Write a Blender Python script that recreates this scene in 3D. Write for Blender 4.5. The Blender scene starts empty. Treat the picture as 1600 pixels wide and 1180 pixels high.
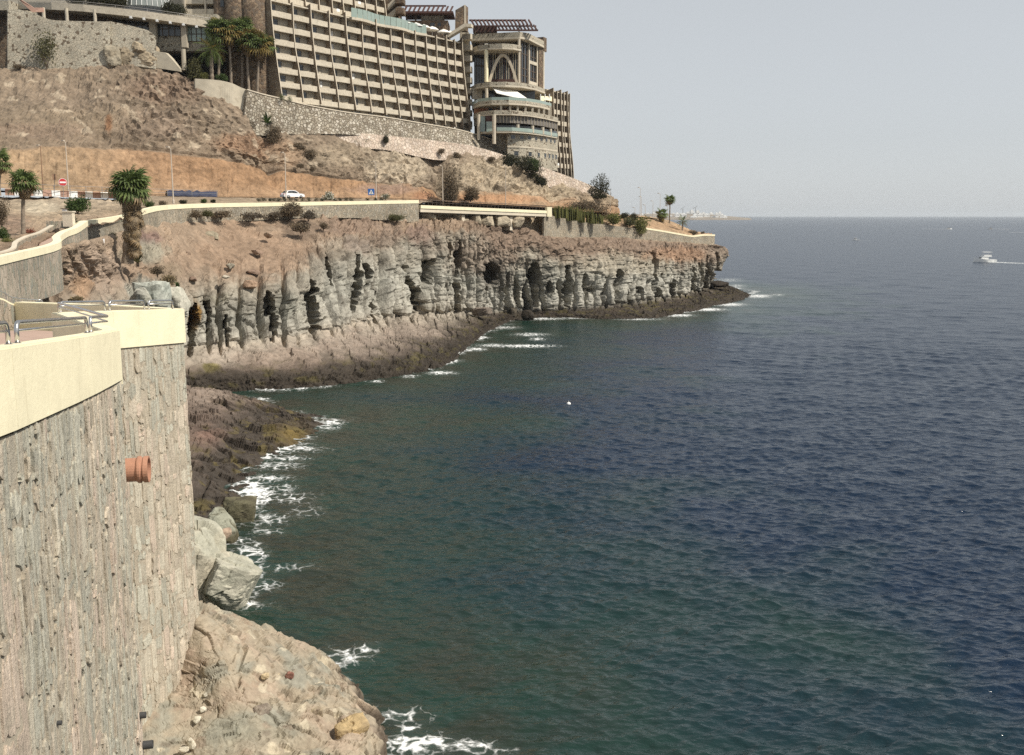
import bpy, bmesh, math, random
import numpy as np
from mathutils import Vector, Matrix
R_ = math.radians
scene = bpy.context.scene
COL = scene.collection

# ------------------------------------------------------------------ camera
H = 22.0                      # metres of the camera above the sea
PITCH = R_(9.27)
F = 1550.0                    # focal length in pixels of the 1600 x 1180 photograph
CP, SP = math.cos(PITCH), math.sin(PITCH)
cam_d = bpy.data.cameras.new('camera')
cam_d.sensor_width = 36.0
cam_d.lens = 36.0 * F / 1600.0
cam_d.clip_start = 0.3
cam_d.clip_end = 60000.0
cam = bpy.data.objects.new('camera', cam_d)
COL.objects.link(cam)
cam.location = (0, 0, H)
cam.rotation_euler = (R_(90) - PITCH, 0, 0)
scene.camera = cam

# ------------------------------------------------------------------ sky, sun, exposure
SUN = Vector((0.90, -0.36, 0)).normalized()
SUN_EL = R_(47)
sun_vec = Vector((SUN.x * math.cos(SUN_EL), SUN.y * math.cos(SUN_EL), math.sin(SUN_EL)))
world = bpy.data.worlds.new('World')
scene.world = world
world.use_nodes = True
wn = world.node_tree
wn.nodes.clear()
w_out = wn.nodes.new('ShaderNodeOutputWorld')
w_bg = wn.nodes.new('ShaderNodeBackground')
w_sky = wn.nodes.new('ShaderNodeTexSky')
w_hsv = wn.nodes.new('ShaderNodeHueSaturation')
w_sky.sky_type = 'NISHITA'
w_sky.sun_disc = False
w_sky.sun_elevation = SUN_EL
w_sky.sun_rotation = math.atan2(sun_vec.x, sun_vec.y)
w_sky.altitude = 0
w_sky.air_density = 1.0
w_sky.dust_density = 0.6
w_sky.ozone_density = 1.5
w_hsv.inputs['Saturation'].default_value = 0.26
w_bg.inputs['Strength'].default_value = 0.112
wn.links.new(w_sky.outputs[0], w_hsv.inputs['Color'])
w_mix = wn.nodes.new('ShaderNodeMix'); w_mix.data_type = 'RGBA'; w_mix.inputs[0].default_value = 0.72   # even veil of high haze
w_mix.inputs[7].default_value = (3.25, 3.46, 3.63, 1)
wn.links.new(w_hsv.outputs[0], w_mix.inputs[6])
wn.links.new(w_mix.outputs[2], w_bg.inputs[0])
wn.links.new(w_bg.outputs[0], w_out.inputs[0])

sl = bpy.data.lights.new('sun', 'SUN')
sl.energy = 3.5
sl.angle = R_(0.6)
sl.color = (1.0, 0.93, 0.82)
so = bpy.data.objects.new('sun', sl)
COL.objects.link(so)
so.location = (200, -100, 200)
so.rotation_euler = sun_vec.to_track_quat('Z', 'Y').to_euler()

scene.view_settings.view_transform = 'Standard'
scene.view_settings.look = 'None'
scene.view_settings.exposure = 0.5
scene.view_settings.gamma = 1.0
scene.view_settings.use_curve_mapping = False
scene.render.engine = 'CYCLES'
scene.cycles.max_bounces = 6
scene.cycles.volume_bounces = 0
scene.cycles.use_denoising = False
scene.cycles.sample_clamp_indirect = 4.0
scene.cycles.sample_clamp_direct = 8.0
scene.cycles.transparent_max_bounces = 12

# ------------------------------------------------------------------ points: a direction seen from the camera station and a distance
def ray(px, py):
    u = (px - 800.0) / F
    v = (590.0 - py) / F
    return (u, CP + v * SP, -SP + v * CP)
def W(px, py, Y):
    d = ray(px, py); t = Y / d[1]
    return Vector((d[0] * t, Y, H + d[2] * t))
def G(px, py, z):
    d = ray(px, py); t = (z - H) / d[2]
    return Vector((d[0] * t, d[1] * t, z))
def proj(P):
    P = np.asarray(P, float)
    x = P[..., 0]; y = P[..., 1]; z = P[..., 2] - H
    dep = y * CP - z * SP
    up = y * SP + z * CP
    return 800 + F * x / dep, 590 - F * up / dep

# ------------------------------------------------------------------ noise
_rng = np.random.RandomState(7)
_perm = _rng.permutation(256)
_perm = np.concatenate([_perm, _perm, _perm])
_grad = _rng.normal(size=(256, 3)); _grad /= np.linalg.norm(_grad, axis=1)[:, None]
_rnd = _rng.rand(256); _rnd3 = _rng.rand(256, 3)
def _hash(i, j, k):
    return _perm[(_perm[(_perm[i & 255] + j) & 255] + k) & 255]
def pn(P):
    P = np.asarray(P, float)
    i = np.floor(P).astype(int); f = P - i
    u = f * f * f * (f * (f * 6 - 15) + 10)
    out = 0
    for a in (0, 1):
        for b in (0, 1):
            for c in (0, 1):
                g = _grad[_hash(i[..., 0] + a, i[..., 1] + b, i[..., 2] + c)]
                d = g[..., 0] * (f[..., 0] - a) + g[..., 1] * (f[..., 1] - b) + g[..., 2] * (f[..., 2] - c)
                w = (u[..., 0] if a else 1 - u[..., 0]) * (u[..., 1] if b else 1 - u[..., 1]) * (u[..., 2] if c else 1 - u[..., 2])
                out = out + w * d
    return out * 1.5
def fbm(P, o=4, g=0.5):
    P = np.asarray(P, float); a = 1.0; s = 0; n = 0
    for k in range(o):
        s = s + a * pn(P + 17.3 * k); n += a
        P = P * 2.03; a *= g
    return s / n
def ridge(P, o=4):
    P = np.asarray(P, float); a = 1.0; s = 0; n = 0
    for k in range(o):
        s = s + a * (1 - np.abs(pn(P + 9.1 * k)) * 2); n += a
        P = P * 2.1; a *= 0.5
    return s / n
def worley(P):
    P = np.asarray(P, float)
    i = np.floor(P).astype(int); f = P - i
    F1 = np.full(P.shape[:-1], 9.0); F2 = F1.copy(); ID = np.zeros(P.shape[:-1])
    for a in (-1, 0, 1):
        for b in (-1, 0, 1):
            for c in (-1, 0, 1):
                h = _hash(i[..., 0] + a, i[..., 1] + b, i[..., 2] + c)
                q = _rnd3[h] + np.array([a, b, c]) - f
                d = np.sqrt((q * q).sum(-1))
                near = d < F1
                F2 = np.where(near, F1, np.minimum(F2, d))
                ID = np.where(near, _rnd[(h * 7 + 3) & 255], ID)
                F1 = np.where(near, d, F1)
    return F1, F2, ID
def plates(P, tilt=1.0):
    """broken plates: every cell is a plane of its own tilt and level -> (height, edge distance, cell value)"""
    P = np.asarray(P, float)
    i = np.floor(P).astype(int); f = P - i
    F1 = np.full(P.shape[:-1], 9.0); F2 = F1.copy(); HT = np.zeros(P.shape[:-1]); ID = HT.copy()
    for a in (-1, 0, 1):
        for b in (-1, 0, 1):
            for c in (-1, 0, 1):
                h = _hash(i[..., 0] + a, i[..., 1] + b, i[..., 2] + c)
                q = _rnd3[h] + np.array([a, b, c]) - f
                d = np.sqrt((q * q).sum(-1)); near = d < F1
                F2 = np.where(near, F1, np.minimum(F2, d))
                t_ = _rnd3[(h * 5 + 11) & 255] - .5
                HT = np.where(near, (q * t_).sum(-1) * tilt + _rnd[(h * 3 + 1) & 255] - .5, HT)
                ID = np.where(near, _rnd[(h * 7 + 3) & 255], ID)
                F1 = np.where(near, d, F1)
    return HT, F2 - F1, ID
def sstep(a, b, x):
    t = np.clip((x - a) / (b - a), 0, 1)
    return t * t * (3 - 2 * t)

# ------------------------------------------------------------------ object helpers
def tag(o, label=None, cat=None, group=None, kind=None):
    if label: o['label'] = label
    if cat: o['category'] = cat
    if group: o['group'] = group
    if kind: o['kind'] = kind
    return o
def empty(name, loc, label, cat, group=None, rz=0.0):
    o = bpy.data.objects.new(name, None)
    o.empty_display_size = 0.3
    COL.objects.link(o)
    o.location = loc; o.rotation_euler = (0, 0, rz)
    return tag(o, label, cat, group)
def link(name, me, parent=None):
    o = bpy.data.objects.new(name, me)
    COL.objects.link(o)
    if parent is not None: o.parent = parent
    return o

class MB:
    """collects verts and faces of ONE mesh"""
    def __init__(s): s.v = []; s.f = []; s.m = []; s.c = []
    def add(s, vs, fs, m=0, col=None):
        b = len(s.v); s.v.extend([tuple(p) for p in vs])
        for f in fs:
            s.f.append(tuple(b + i for i in f)); s.m.append(m); s.c.append(col)
    def box(s, o, X, Y, Z, m=0, col=None):
        o = Vector(o); X = Vector(X); Y = Vector(Y); Z = Vector(Z)
        vs = [o, o + X, o + X + Y, o + Y, o + Z, o + X + Z, o + X + Y + Z, o + Y + Z]
        fs = [(0, 3, 2, 1), (4, 5, 6, 7), (0, 1, 5, 4), (1, 2, 6, 5), (2, 3, 7, 6), (3, 0, 4, 7)]
        if X.cross(Y).dot(Z) < 0: fs = [f[::-1] for f in fs]
        s.add(vs, fs, m, col)
    def cbox(s, c, sx, sy, sz, m=0, rz=0, col=None):
        r = Matrix.Rotation(rz, 3, 'Z')
        X = r @ Vector((sx, 0, 0)); Y = r @ Vector((0, sy, 0)); Z = Vector((0, 0, sz))
        s.box(Vector(c) - X / 2 - Y / 2, X, Y, Z, m, col)
    def prism(s, poly, z0, z1, m=0, col=None):
        n = len(poly)
        a = sum(poly[i][0] * poly[(i + 1) % n][1] - poly[(i + 1) % n][0] * poly[i][1] for i in range(n))
        if a < 0: poly = poly[::-1]
        zz0 = z0 if isinstance(z0, (list, tuple)) else [z0] * n
        zz1 = z1 if isinstance(z1, (list, tuple)) else [z1] * n
        if a < 0: zz0 = zz0[::-1]; zz1 = zz1[::-1]
        vs = [(p[0], p[1], z) for p, z in zip(poly, zz0)] + [(p[0], p[1], z) for p, z in zip(poly, zz1)]
        fs = [tuple(range(n))[::-1], tuple(range(n, 2 * n))] + [(i, (i + 1) % n, n + (i + 1) % n, n + i) for i in range(n)]
        s.add(vs, fs, m, col)
    def extr(s, poly, off, m=0, ms=None, col=None):
        """closed 3-D polygon extruded along off; ms = material of each side"""
        n = len(poly); poly = [Vector(p) for p in poly]; off = Vector(off)
        vs = poly + [p + off for p in poly]
        nrm = Vector((0, 0, 0))
        for i in range(n): nrm += poly[i].cross(poly[(i + 1) % n])
        fl = nrm.dot(off) > 0
        caps = [tuple(range(n)), tuple(range(n, 2 * n))[::-1]]
        sides = [(i, n + i, n + (i + 1) % n, (i + 1) % n) for i in range(n)]
        if fl: caps = [c[::-1] for c in caps]; sides = [c[::-1] for c in sides]
        s.add(vs, caps, m, col)
        b = len(s.v) - 2 * n
        for i, f in enumerate(sides):
            s.f.append(tuple(b + k for k in f)); s.m.append(ms[i] if ms else m); s.c.append(col)
    def tube(s, pts, r, n=8, m=0, cap=True, col=None):
        pts = [Vector(p) for p in pts]; k = len(pts)
        rr = r if isinstance(r, (list, tuple)) else [r] * k
        vs = []; pu = None
        for i, p in enumerate(pts):
            t = (pts[min(i + 1, k - 1)] - pts[max(i - 1, 0)])
            if t.length < 1e-9: t = Vector((0, 0, 1))
            t.normalize()
            if pu is None:
                pu = t.orthogonal().normalized()
            pu = (pu - t * pu.dot(t))
            if pu.length < 1e-6: pu = t.orthogonal()
            pu.normalize(); w = t.cross(pu)
            for j in range(n):
                a = 2 * math.pi * j / n
                vs.append(p + (pu * math.cos(a) + w * math.sin(a)) * rr[i])
        fs = []
        for i in range(k - 1):
            for j in range(n):
                a = i * n + j; b2 = i * n + (j + 1) % n
                fs.append((a, b2, b2 + n, a + n))
        if cap:
            fs.append(tuple(range(n))[::-1]); fs.append(tuple(range((k - 1) * n, k * n)))
        s.add(vs, fs, m, col)
    def lathe(s, c, prof, n=16, m=0, axis=None):
        c = Vector(c); ax = Vector(axis or (0, 0, 1)).normalized()
        u = ax.orthogonal().normalized(); w = ax.cross(u)
        vs = []; fs = []
        for r, h in prof:
            for j in range(n):
                a = 2 * math.pi * j / n
                vs.append(c + ax * h + (u * math.cos(a) + w * math.sin(a)) * r)
        for i in range(len(prof) - 1):
            for j in range(n):
                a = i * n + j; b2 = i * n + (j + 1) % n
                fs.append((a, b2, b2 + n, a + n))
        fs.append(tuple(range(n))[::-1]); fs.append(tuple(range((len(prof) - 1) * n, len(prof) * n)))
        s.add(vs, fs, m)
    def mesh(s, name, mats, smooth=False):
        me = bpy.data.meshes.new(name)
        me.from_pydata(s.v, [], s.f)
        if not isinstance(mats, (list, tuple)): mats = [mats]
        for m in mats: me.materials.append(m)
        me.polygons.foreach_set('material_index', s.m)
        me.polygons.foreach_set('use_smooth', [smooth] * len(s.f))
        if any(c is not None for c in s.c):
            at = me.color_attributes.new('Col', 'FLOAT_COLOR', 'CORNER')
            d = []
            for f, c in zip(s.f, s.c):
                c = c or (0.5, 0.5, 0.5)
                d.extend((c[0], c[1], c[2], 1.0) * len(f))
            at.data.foreach_set('color', d)
        me.update()
        return me
    def build(s, name, mats, parent=None, smooth=False, local=True):
        if parent is not None and local:
            iv = Matrix.LocRotScale(parent.location, parent.rotation_euler, None).inverted()
            if parent.parent is not None:
                pp = parent.parent
                iv = iv @ Matrix.LocRotScale(pp.location, pp.rotation_euler, None).inverted()
            s.v = [tuple(iv @ Vector(p)) for p in s.v]
        return link(name, s.mesh(name, mats, smooth), parent)

def grid_mesh(name, V, mat, cols=None, smooth=False, extra=None, flip=False, closed=False):
    nu, nv = V.shape[:2]
    idx = np.arange(nu * nv).reshape(nu, nv)
    if closed: idx = np.concatenate([idx, idx[:, :1]], 1)
    a = idx[:-1, :-1]; b = idx[:-1, 1:]; c = idx[1:, 1:]; d = idx[1:, :-1]
    q = np.stack([a, b, c, d], -1).reshape(-1, 4)
    if flip: q = q[:, ::-1]
    me = bpy.data.meshes.new(name)
    me.vertices.add(nu * nv)
    me.vertices.foreach_set('co', V.reshape(-1).astype(np.float32))
    n = len(q)
    me.loops.add(n * 4)
    me.loops.foreach_set('vertex_index', q.reshape(-1).astype(np.int32))
    me.polygons.add(n)
    me.polygons.foreach_set('loop_start', np.arange(0, n * 4, 4, dtype=np.int32))
    me.polygons.foreach_set('use_smooth', np.full(n, smooth))
    me.update(calc_edges=True)
    if cols is not None:
        at = me.color_attributes.new('Col', 'FLOAT_COLOR', 'POINT')
        cc = np.ones((nu * nv, 4), np.float32); cc[:, :3] = cols.reshape(-1, 3)
        at.data.foreach_set('color', cc.reshape(-1))
    for k, arr in (extra or {}).items():
        at = me.attributes.new(k, 'FLOAT', 'POINT')
        at.data.foreach_set('value', arr.reshape(-1).astype(np.float32))
    me.materials.append(mat)
    me.validate()
    return me

def cr_basis(x, n, tens=0.42):
    """catmull-rom weights (len(x), n)"""
    Wt = np.zeros((len(x), n))
    for r, xv in enumerate(x):
        i = min(int(xv), n - 2); t = xv - i
        t2 = t * t; t3 = t2 * t
        h00 = 2 * t3 - 3 * t2 + 1; h10 = t3 - 2 * t2 + t; h01 = -2 * t3 + 3 * t2; h11 = t3 - t2
        Wt[r, i] += h00; Wt[r, i + 1] += h01
        for j, hh in ((i, h10), (i + 1, h11)):
            a, b = max(j - 1, 0), min(j + 1, n - 1)
            Wt[r, b] += hh * tens; Wt[r, a] -= hh * tens
    return Wt
def spread(lens, step, lo=2):
    """fractional positions so that samples are about step apart"""
    out = [0.0]
    for i, L in enumerate(lens):
        k = max(lo, int(round(L / step)))
        out += [i + (j + 1) / k for j in range(k)]
    return np.array(out)
def surf(ctrl, su, sv, ext=None):
    """ctrl rows x cols of Vectors -> (V, U, S, fr, fc): interpolated points, fractional row and col, normals"""
    A = np.array([[tuple(p) for p in row] for row in ctrl], float)
    lr = np.linalg.norm(np.diff(A, axis=0), axis=-1).mean(1)
    lc = np.linalg.norm(np.diff(A, axis=1), axis=-1).mean(0)
    fr = spread(lr, su); fc = spread(lc, sv)
    Wr = cr_basis(fr, A.shape[0]); Wc = cr_basis(fc, A.shape[1])
    V = np.einsum('ir,rck,jc->ijk', Wr, A, Wc)
    du = np.gradient(V, axis=0); dv = np.gradient(V, axis=1)
    N = np.cross(dv, du); N /= np.linalg.norm(N, axis=-1)[..., None] + 1e-9
    # arc length along columns (mean)
    s = np.concatenate([[0], np.cumsum(np.linalg.norm(np.diff(V, axis=1), axis=-1).mean(0))])
    return V, N, fr, fc, s
def rowval(fr, vals):
    return np.interp(fr, np.arange(len(vals)), vals)
def mixc(c, k, w):
    return c * (1 - w[..., None]) + np.array(k) * w[..., None]

# ------------------------------------------------------------------ materials
class NT:
    def __init__(s, mat):
        s.t = mat.node_tree; s.t.nodes.clear()
    def n(s, typ, **kw):
        nd = s.t.nodes.new(typ)
        for k, v in kw.items():
            if k.startswith('i_'):
                key = k[2:].replace('_', ' ')
                nd.inputs[key].default_value = v
            else: setattr(nd, k, v)
        return nd
    def l(s, a, b): s.t.links.new(a, b)
    def ramp(s, fac, stops, interp='LINEAR'):
        r = s.n('ShaderNodeValToRGB'); cr = r.color_ramp; cr.interpolation = interp
        while len(cr.elements) < len(stops): cr.elements.new(0.5)
        for e, (p, c) in zip(cr.elements, stops):
            e.position = p; e.color = (*c, 1) if not isinstance(c, (int, float)) else (c, c, c, 1)
        s.l(fac, r.inputs[0]); return r
    def mix(s, fac, a, b, blend='MIX'):
        m = s.n('ShaderNodeMix', data_type='RGBA', blend_type=blend)
        if isinstance(fac, (int, float)): m.inputs[0].default_value = fac
        else: s.l(fac, m.inputs[0])
        for v, k in ((a, 6), (b, 7)):
            if isinstance(v, (tuple, list)): m.inputs[k].default_value = (*v[:3], 1)
            else: s.l(v, m.inputs[k])
        return m.outputs[2]
    def math(s, op, a, b=None):
        m = s.n('ShaderNodeMath', operation=op)
        for v, k in ((a, 0), (b, 1)):
            if v is None: continue
            if isinstance(v, (int, float)): m.inputs[k].default_value = v
            else: s.l(v, m.inputs[k])
        return m.outputs[0]
def new_mat(name):
    m = bpy.data.materials.new(name); m.use_nodes = True
    return m, NT(m)

def mat_simple(name, col, rough=0.7, scale=3.0, var=0.25, bump=0.1, bscale=None, metal=0.0, spec=0.3, attr=False,
               stretch=(1, 1, 1), dirt=None, objvar=0.0):
    """base colour (or the 'Col' attribute) broken up by two noises, with fine relief"""
    m, t = new_mat(name)
    out = t.n('ShaderNodeOutputMaterial'); b = t.n('ShaderNodeBsdfPrincipled')
    b.inputs['Roughness'].default_value = rough; b.inputs['Metallic'].default_value = metal
    b.inputs['Specular IOR Level'].default_value = spec
    geo = t.n('ShaderNodeNewGeometry'); mp = t.n('ShaderNodeMapping'); mp.inputs['Scale'].default_value = stretch
    t.l(geo.outputs['Position'], mp.inputs[0])
    n1 = t.n('ShaderNodeTexNoise', i_Scale=scale, i_Detail=6.0, i_Roughness=0.62)
    n2 = t.n('ShaderNodeTexNoise', i_Scale=scale * 0.17, i_Detail=4.0)
    t.l(mp.outputs[0], n1.inputs[0]); t.l(mp.outputs[0], n2.inputs[0])
    s = t.math('ADD', t.math('MULTIPLY', n1.outputs[0], 0.65), t.math('MULTIPLY', n2.outputs[0], 0.35))
    r = t.ramp(s, [(0.3, 1 - var), (0.7, 1 + var)])
    if attr:
        a = t.n('ShaderNodeAttribute'); a.attribute_name = 'Col'; base = a.outputs['Color']
    else: base = col
    if objvar:
        oi = t.n('ShaderNodeObjectInfo')
        rr = t.ramp(oi.outputs['Random'], [(0, 1 - objvar), (1, 1 + objvar)])
        base = t.mix(1.0, base, rr.outputs[0], 'MULTIPLY')
    c = t.mix(1.0, base, r.outputs[0], 'MULTIPLY')
    if dirt:
        n3 = t.n('ShaderNodeTexNoise', i_Scale=dirt[1], i_Detail=5.0, i_Roughness=0.7)
        t.l(mp.outputs[0], n3.inputs[0])
        rd = t.ramp(n3.outputs[0], [(dirt[2], 0.0), (dirt[2] + 0.12, 1.0)])
        c = t.mix(t.math('MULTIPLY', rd.outputs[0], dirt[3]), c, dirt[0])
    t.l(c, b.inputs['Base Color'])
    if bump:
        bp = t.n('ShaderNodeBump', i_Strength=1.0, i_Distance=bump)
        nb = t.n('ShaderNodeTexNoise', i_Scale=(bscale or scale * 2), i_Detail=8.0, i_Roughness=0.65)
        t.l(mp.outputs[0], nb.inputs[0]); t.l(nb.outputs[0], bp.inputs['Height']); t.l(bp.outputs[0], b.inputs['Normal'])
    t.l(b.outputs[0], out.inputs[0])
    return m

def mat_masonry(name, stones, mortar, scale=1.6, stretch=(1, 1, 1), gap=0.06, bump=0.08, rough=0.9, dark=None):
    """stones too far away to tell apart: coloured cells, recessed joints"""
    m, t = new_mat(name)
    out = t.n('ShaderNodeOutputMaterial'); b = t.n('ShaderNodeBsdfPrincipled')
    b.inputs['Roughness'].default_value = rough; b.inputs['Specular IOR Level'].default_value = 0.2
    geo = t.n('ShaderNodeNewGeometry'); mp = t.n('ShaderNodeMapping'); mp.inputs['Scale'].default_value = stretch
    t.l(geo.outputs['Position'], mp.inputs[0])
    nz = t.n('ShaderNodeTexNoise', i_Scale=scale * 1.3, i_Detail=3.0); t.l(mp.outputs[0], nz.inputs[0])
    add = t.n('ShaderNodeMix', data_type='RGBA', blend_type='ADD'); add.inputs[0].default_value = 0.25
    t.l(mp.outputs[0], add.inputs[6]); t.l(nz.outputs[1], add.inputs[7])
    v1 = t.n('ShaderNodeTexVoronoi', i_Scale=scale); v2 = t.n('ShaderNodeTexVoronoi', feature='DISTANCE_TO_EDGE', i_Scale=scale)
    t.l(add.outputs[2], v1.inputs[0]); t.l(add.outputs[2], v2.inputs[0])
    sep = t.n('ShaderNodeSeparateColor'); t.l(v1.outputs['Color'], sep.inputs[0])
    k = len(stones)
    cr = t.ramp(sep.outputs[0], [(i / k, c) for i, c in enumerate(stones)], 'CONSTANT')
    edge = t.ramp(v2.outputs[0], [(gap * 0.4, 0.0), (gap * 1.4, 1.0)])
    c = t.mix(edge.outputs[0], mortar, cr.outputs[0])
    if dark:
        rd = t.ramp(sep.outputs[1], [(dark[0], 0.0), (dark[0] + 0.02, 1.0)])
        mk = t.math('MULTIPLY', rd.outputs[0], edge.outputs[0])
        c = t.mix(mk, c, dark[1])
    n1 = t.n('ShaderNodeTexNoise', i_Scale=scale * 5, i_Detail=5.0); t.l(geo.outputs['Position'], n1.inputs[0])
    n2 = t.n('ShaderNodeTexNoise', i_Scale=0.25, i_Detail=5.0); t.l(geo.outputs['Position'], n2.inputs[0])
    r = t.ramp(n1.outputs[0], [(0.3, 0.75), (0.7, 1.2)]); r2 = t.ramp(n2.outputs[0], [(0.3, 0.8), (0.7, 1.15)])
    c = t.mix(1.0, t.mix(1.0, c, r.outputs[0], 'MULTIPLY'), r2.outputs[0], 'MULTIPLY')
    t.l(c, b.inputs['Base Color'])
    bp = t.n('ShaderNodeBump', i_Strength=1.0, i_Distance=bump)
    hh = t.math('ADD', edge.outputs[0], t.math('MULTIPLY', n1.outputs[0], 0.7))
    t.l(hh, bp.inputs['Height']); t.l(bp.outputs[0], b.inputs['Normal'])
    t.l(b.outputs[0], out.inputs[0])
    return m

M = {}
M['rock'] = mat_simple('rock', None, 0.92, 1.1, 0.44, 0.30, 1.7, attr=True, spec=0.15)
M['rock_fine'] = mat_simple('rock_fine', None, 0.92, 3.2, 0.30, 0.06, 6.0, attr=True, spec=0.15)
M['rock_wet'] = mat_simple('rock_wet', None, 0.8, 1.2, 0.40, 0.2, 2.2, attr=True, spec=0.25)
def mat_cream():
    m, t = new_mat('cream_paint')
    out = t.n('ShaderNodeOutputMaterial'); b = t.n('ShaderNodeBsdfPrincipled'); b.inputs['Roughness'].default_value = .78; b.inputs['Specular IOR Level'].default_value = .25
    geo = t.n('ShaderNodeNewGeometry'); mp = t.n('ShaderNodeMapping'); mp.inputs['Scale'].default_value = (1, 1, .10); t.l(geo.outputs['Position'], mp.inputs[0])
    n1 = t.n('ShaderNodeTexNoise', i_Scale=5.0, i_Detail=6.0, i_Roughness=.7); t.l(mp.outputs[0], n1.inputs[0])
    n2 = t.n('ShaderNodeTexNoise', i_Scale=.9, i_Detail=5.0, i_Roughness=.6); t.l(geo.outputs['Position'], n2.inputs[0])
    n3 = t.n('ShaderNodeTexNoise', i_Scale=9.0, i_Detail=3.0, i_Roughness=.6); t.l(geo.outputs['Position'], n3.inputs[0])
    r1 = t.ramp(n1.outputs[0], [(.56, 0.0), (.74, .5)]); r2 = t.ramp(n2.outputs[0], [(.35, .93), (.65, 1.05)]); r3 = t.ramp(n3.outputs[0], [(.73, 0.0), (.80, .35)])
    c = t.mix(1.0, (.81, .74, .525), r2.outputs[0], 'MULTIPLY'); c = t.mix(r1.outputs[0], c, (.56, .49, .33)); c = t.mix(r3.outputs[0], c, (.40, .33, .21))
    t.l(c, b.inputs['Base Color'])
    bp = t.n('ShaderNodeBump', i_Strength=1.0, i_Distance=.012); nb = t.n('ShaderNodeTexNoise', i_Scale=7.0, i_Detail=8.0, i_Roughness=.7); t.l(geo.outputs['Position'], nb.inputs[0]); t.l(nb.outputs[0], bp.inputs['Height']); t.l(bp.outputs[0], b.inputs['Normal'])
    t.l(b.outputs[0], out.inputs[0]); return m
M['cream'] = mat_cream()
M['mortar'] = mat_simple('mortar', (0.385, 0.335, 0.26), 0.95, 3.5, 0.28, 0.05, 8.0)
def mat_schist():
    m, t = new_mat('schist')
    out = t.n('ShaderNodeOutputMaterial'); b = t.n('ShaderNodeBsdfPrincipled'); b.inputs['Roughness'].default_value = .9; b.inputs['Specular IOR Level'].default_value = .2
    at_ = t.n('ShaderNodeAttribute'); at_.attribute_name = 'Col'
    geo = t.n('ShaderNodeNewGeometry'); mp = t.n('ShaderNodeMapping'); mp.inputs['Scale'].default_value = (1, 1, .11); t.l(geo.outputs['Position'], mp.inputs[0])
    n1 = t.n('ShaderNodeTexNoise', i_Scale=9.0, i_Detail=6.0, i_Roughness=.6, i_Distortion=1.2); t.l(mp.outputs[0], n1.inputs[0])
    n2 = t.n('ShaderNodeTexNoise', i_Scale=2.2, i_Detail=7.0, i_Roughness=.65); t.l(geo.outputs['Position'], n2.inputs[0])
    n3 = t.n('ShaderNodeTexNoise', i_Scale=9.0, i_Detail=8.0, i_Roughness=.7); t.l(geo.outputs['Position'], n3.inputs[0])
    r1 = t.ramp(n1.outputs[0], [(.28, .55), (.42, .92), (.70, 1.18)]); r2 = t.ramp(n2.outputs[0], [(.54, 0.0), (.66, .6)]); r3 = t.ramp(n3.outputs[0], [(.3, .88), (.7, 1.10)])
    c = t.mix(r2.outputs[0], at_.outputs['Color'], (.44, .385, .30))       # lime smears across the joints
    c = t.mix(1.0, t.mix(1.0, c, r1.outputs[0], 'MULTIPLY'), r3.outputs[0], 'MULTIPLY')
    t.l(c, b.inputs['Base Color'])
    bp = t.n('ShaderNodeBump', i_Strength=1.0, i_Distance=.05); t.l(n1.outputs[0], bp.inputs['Height'])
    bp2 = t.n('ShaderNodeBump', i_Strength=1.0, i_Distance=.05); t.l(n3.outputs[0], bp2.inputs['Height']); t.l(bp.outputs[0], bp2.inputs['Normal']); t.l(bp2.outputs[0], b.inputs['Normal'])
    t.l(b.outputs[0], out.inputs[0]); return m
M['schist'] = mat_schist()
M['steel'] = mat_simple('steel', (0.55, 0.54, 0.53), 0.32, 4.0, 0.12, 0.0, metal=1.0)
M['terracotta'] = mat_simple('terracotta', (0.44, 0.23, 0.15), 0.6, 5.0, 0.18, 0.004, 30.0)
M['black_pipe'] = mat_simple('black_plastic', (0.06, 0.06, 0.06), 0.5, 5.0, 0.2, 0.0)
M['paving'] = mat_simple('paving', (0.42, 0.30, 0.24), 0.9, 2.0, 0.12, 0.01, 10.0)
M['asphalt'] = mat_simple('asphalt', (0.06, 0.06, 0.06), 0.9, 2.0, 0.2, 0.01, 10.0)
M['stone_far'] = mat_masonry('cliff_wall_stone', [(.34, .29, .22), (.40, .35, .27), (.30, .27, .21), (.44, .38, .29), (.36, .33, .27)], (.40, .35, .27), 3.0, (1, 1, 0.7))
M['stone_mid'] = mat_masonry('path_wall_stone', [(.30, .28, .22), (.40, .34, .27), (.26, .26, .22), (.42, .36, .29), (.36, .31, .25)], (.38, .33, .25), 4.2, (1, 1, 0.33), 0.05, 0.04)
M['stone_pale'] = mat_masonry('pink_block_wall', [(.52, .42, .34), (.56, .47, .38), (.48, .39, .31), (.58, .49, .41)], (.44, .36, .29), 1.5, (1, 1, 0.8), 0.05, 0.10)
M['stone_rubble'] = mat_masonry('pale_rubble', [(.46, .42, .34), (.34, .30, .24), (.54, .49, .41), (.26, .22, .17), (.42, .37, .29)], (.27, .225, .165), 1.55, (1, 1, 1), 0.08, 0.22)
M['stone_pitted'] = mat_masonry('pitted_wall_stone', [(.47, .42, .33), (.45, .41, .325), (.49, .44, .345), (.44, .405, .325)], (.43, .385, .30), 2.0, (1, 1, 1), 0.03, 0.08, dark=(0.90, (.16, .125, .09)))
M['stone_brown'] = mat_masonry('brown_lava_stone', [(.16, .11, .075), (.21, .15, .10), (.12, .085, .06), (.26, .19, .13), (.14, .11, .085)], (.24, .185, .13), 1.7, (1, 1, 1), 0.07, 0.12)
M['fin_side'] = mat_masonry('fin_side_stone', [(.27, .21, .15), (.31, .25, .18), (.23, .175, .125), (.33, .27, .20)], (.30, .24, .175), 1.7, (1, 1, 1), 0.05, 0.08)
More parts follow.
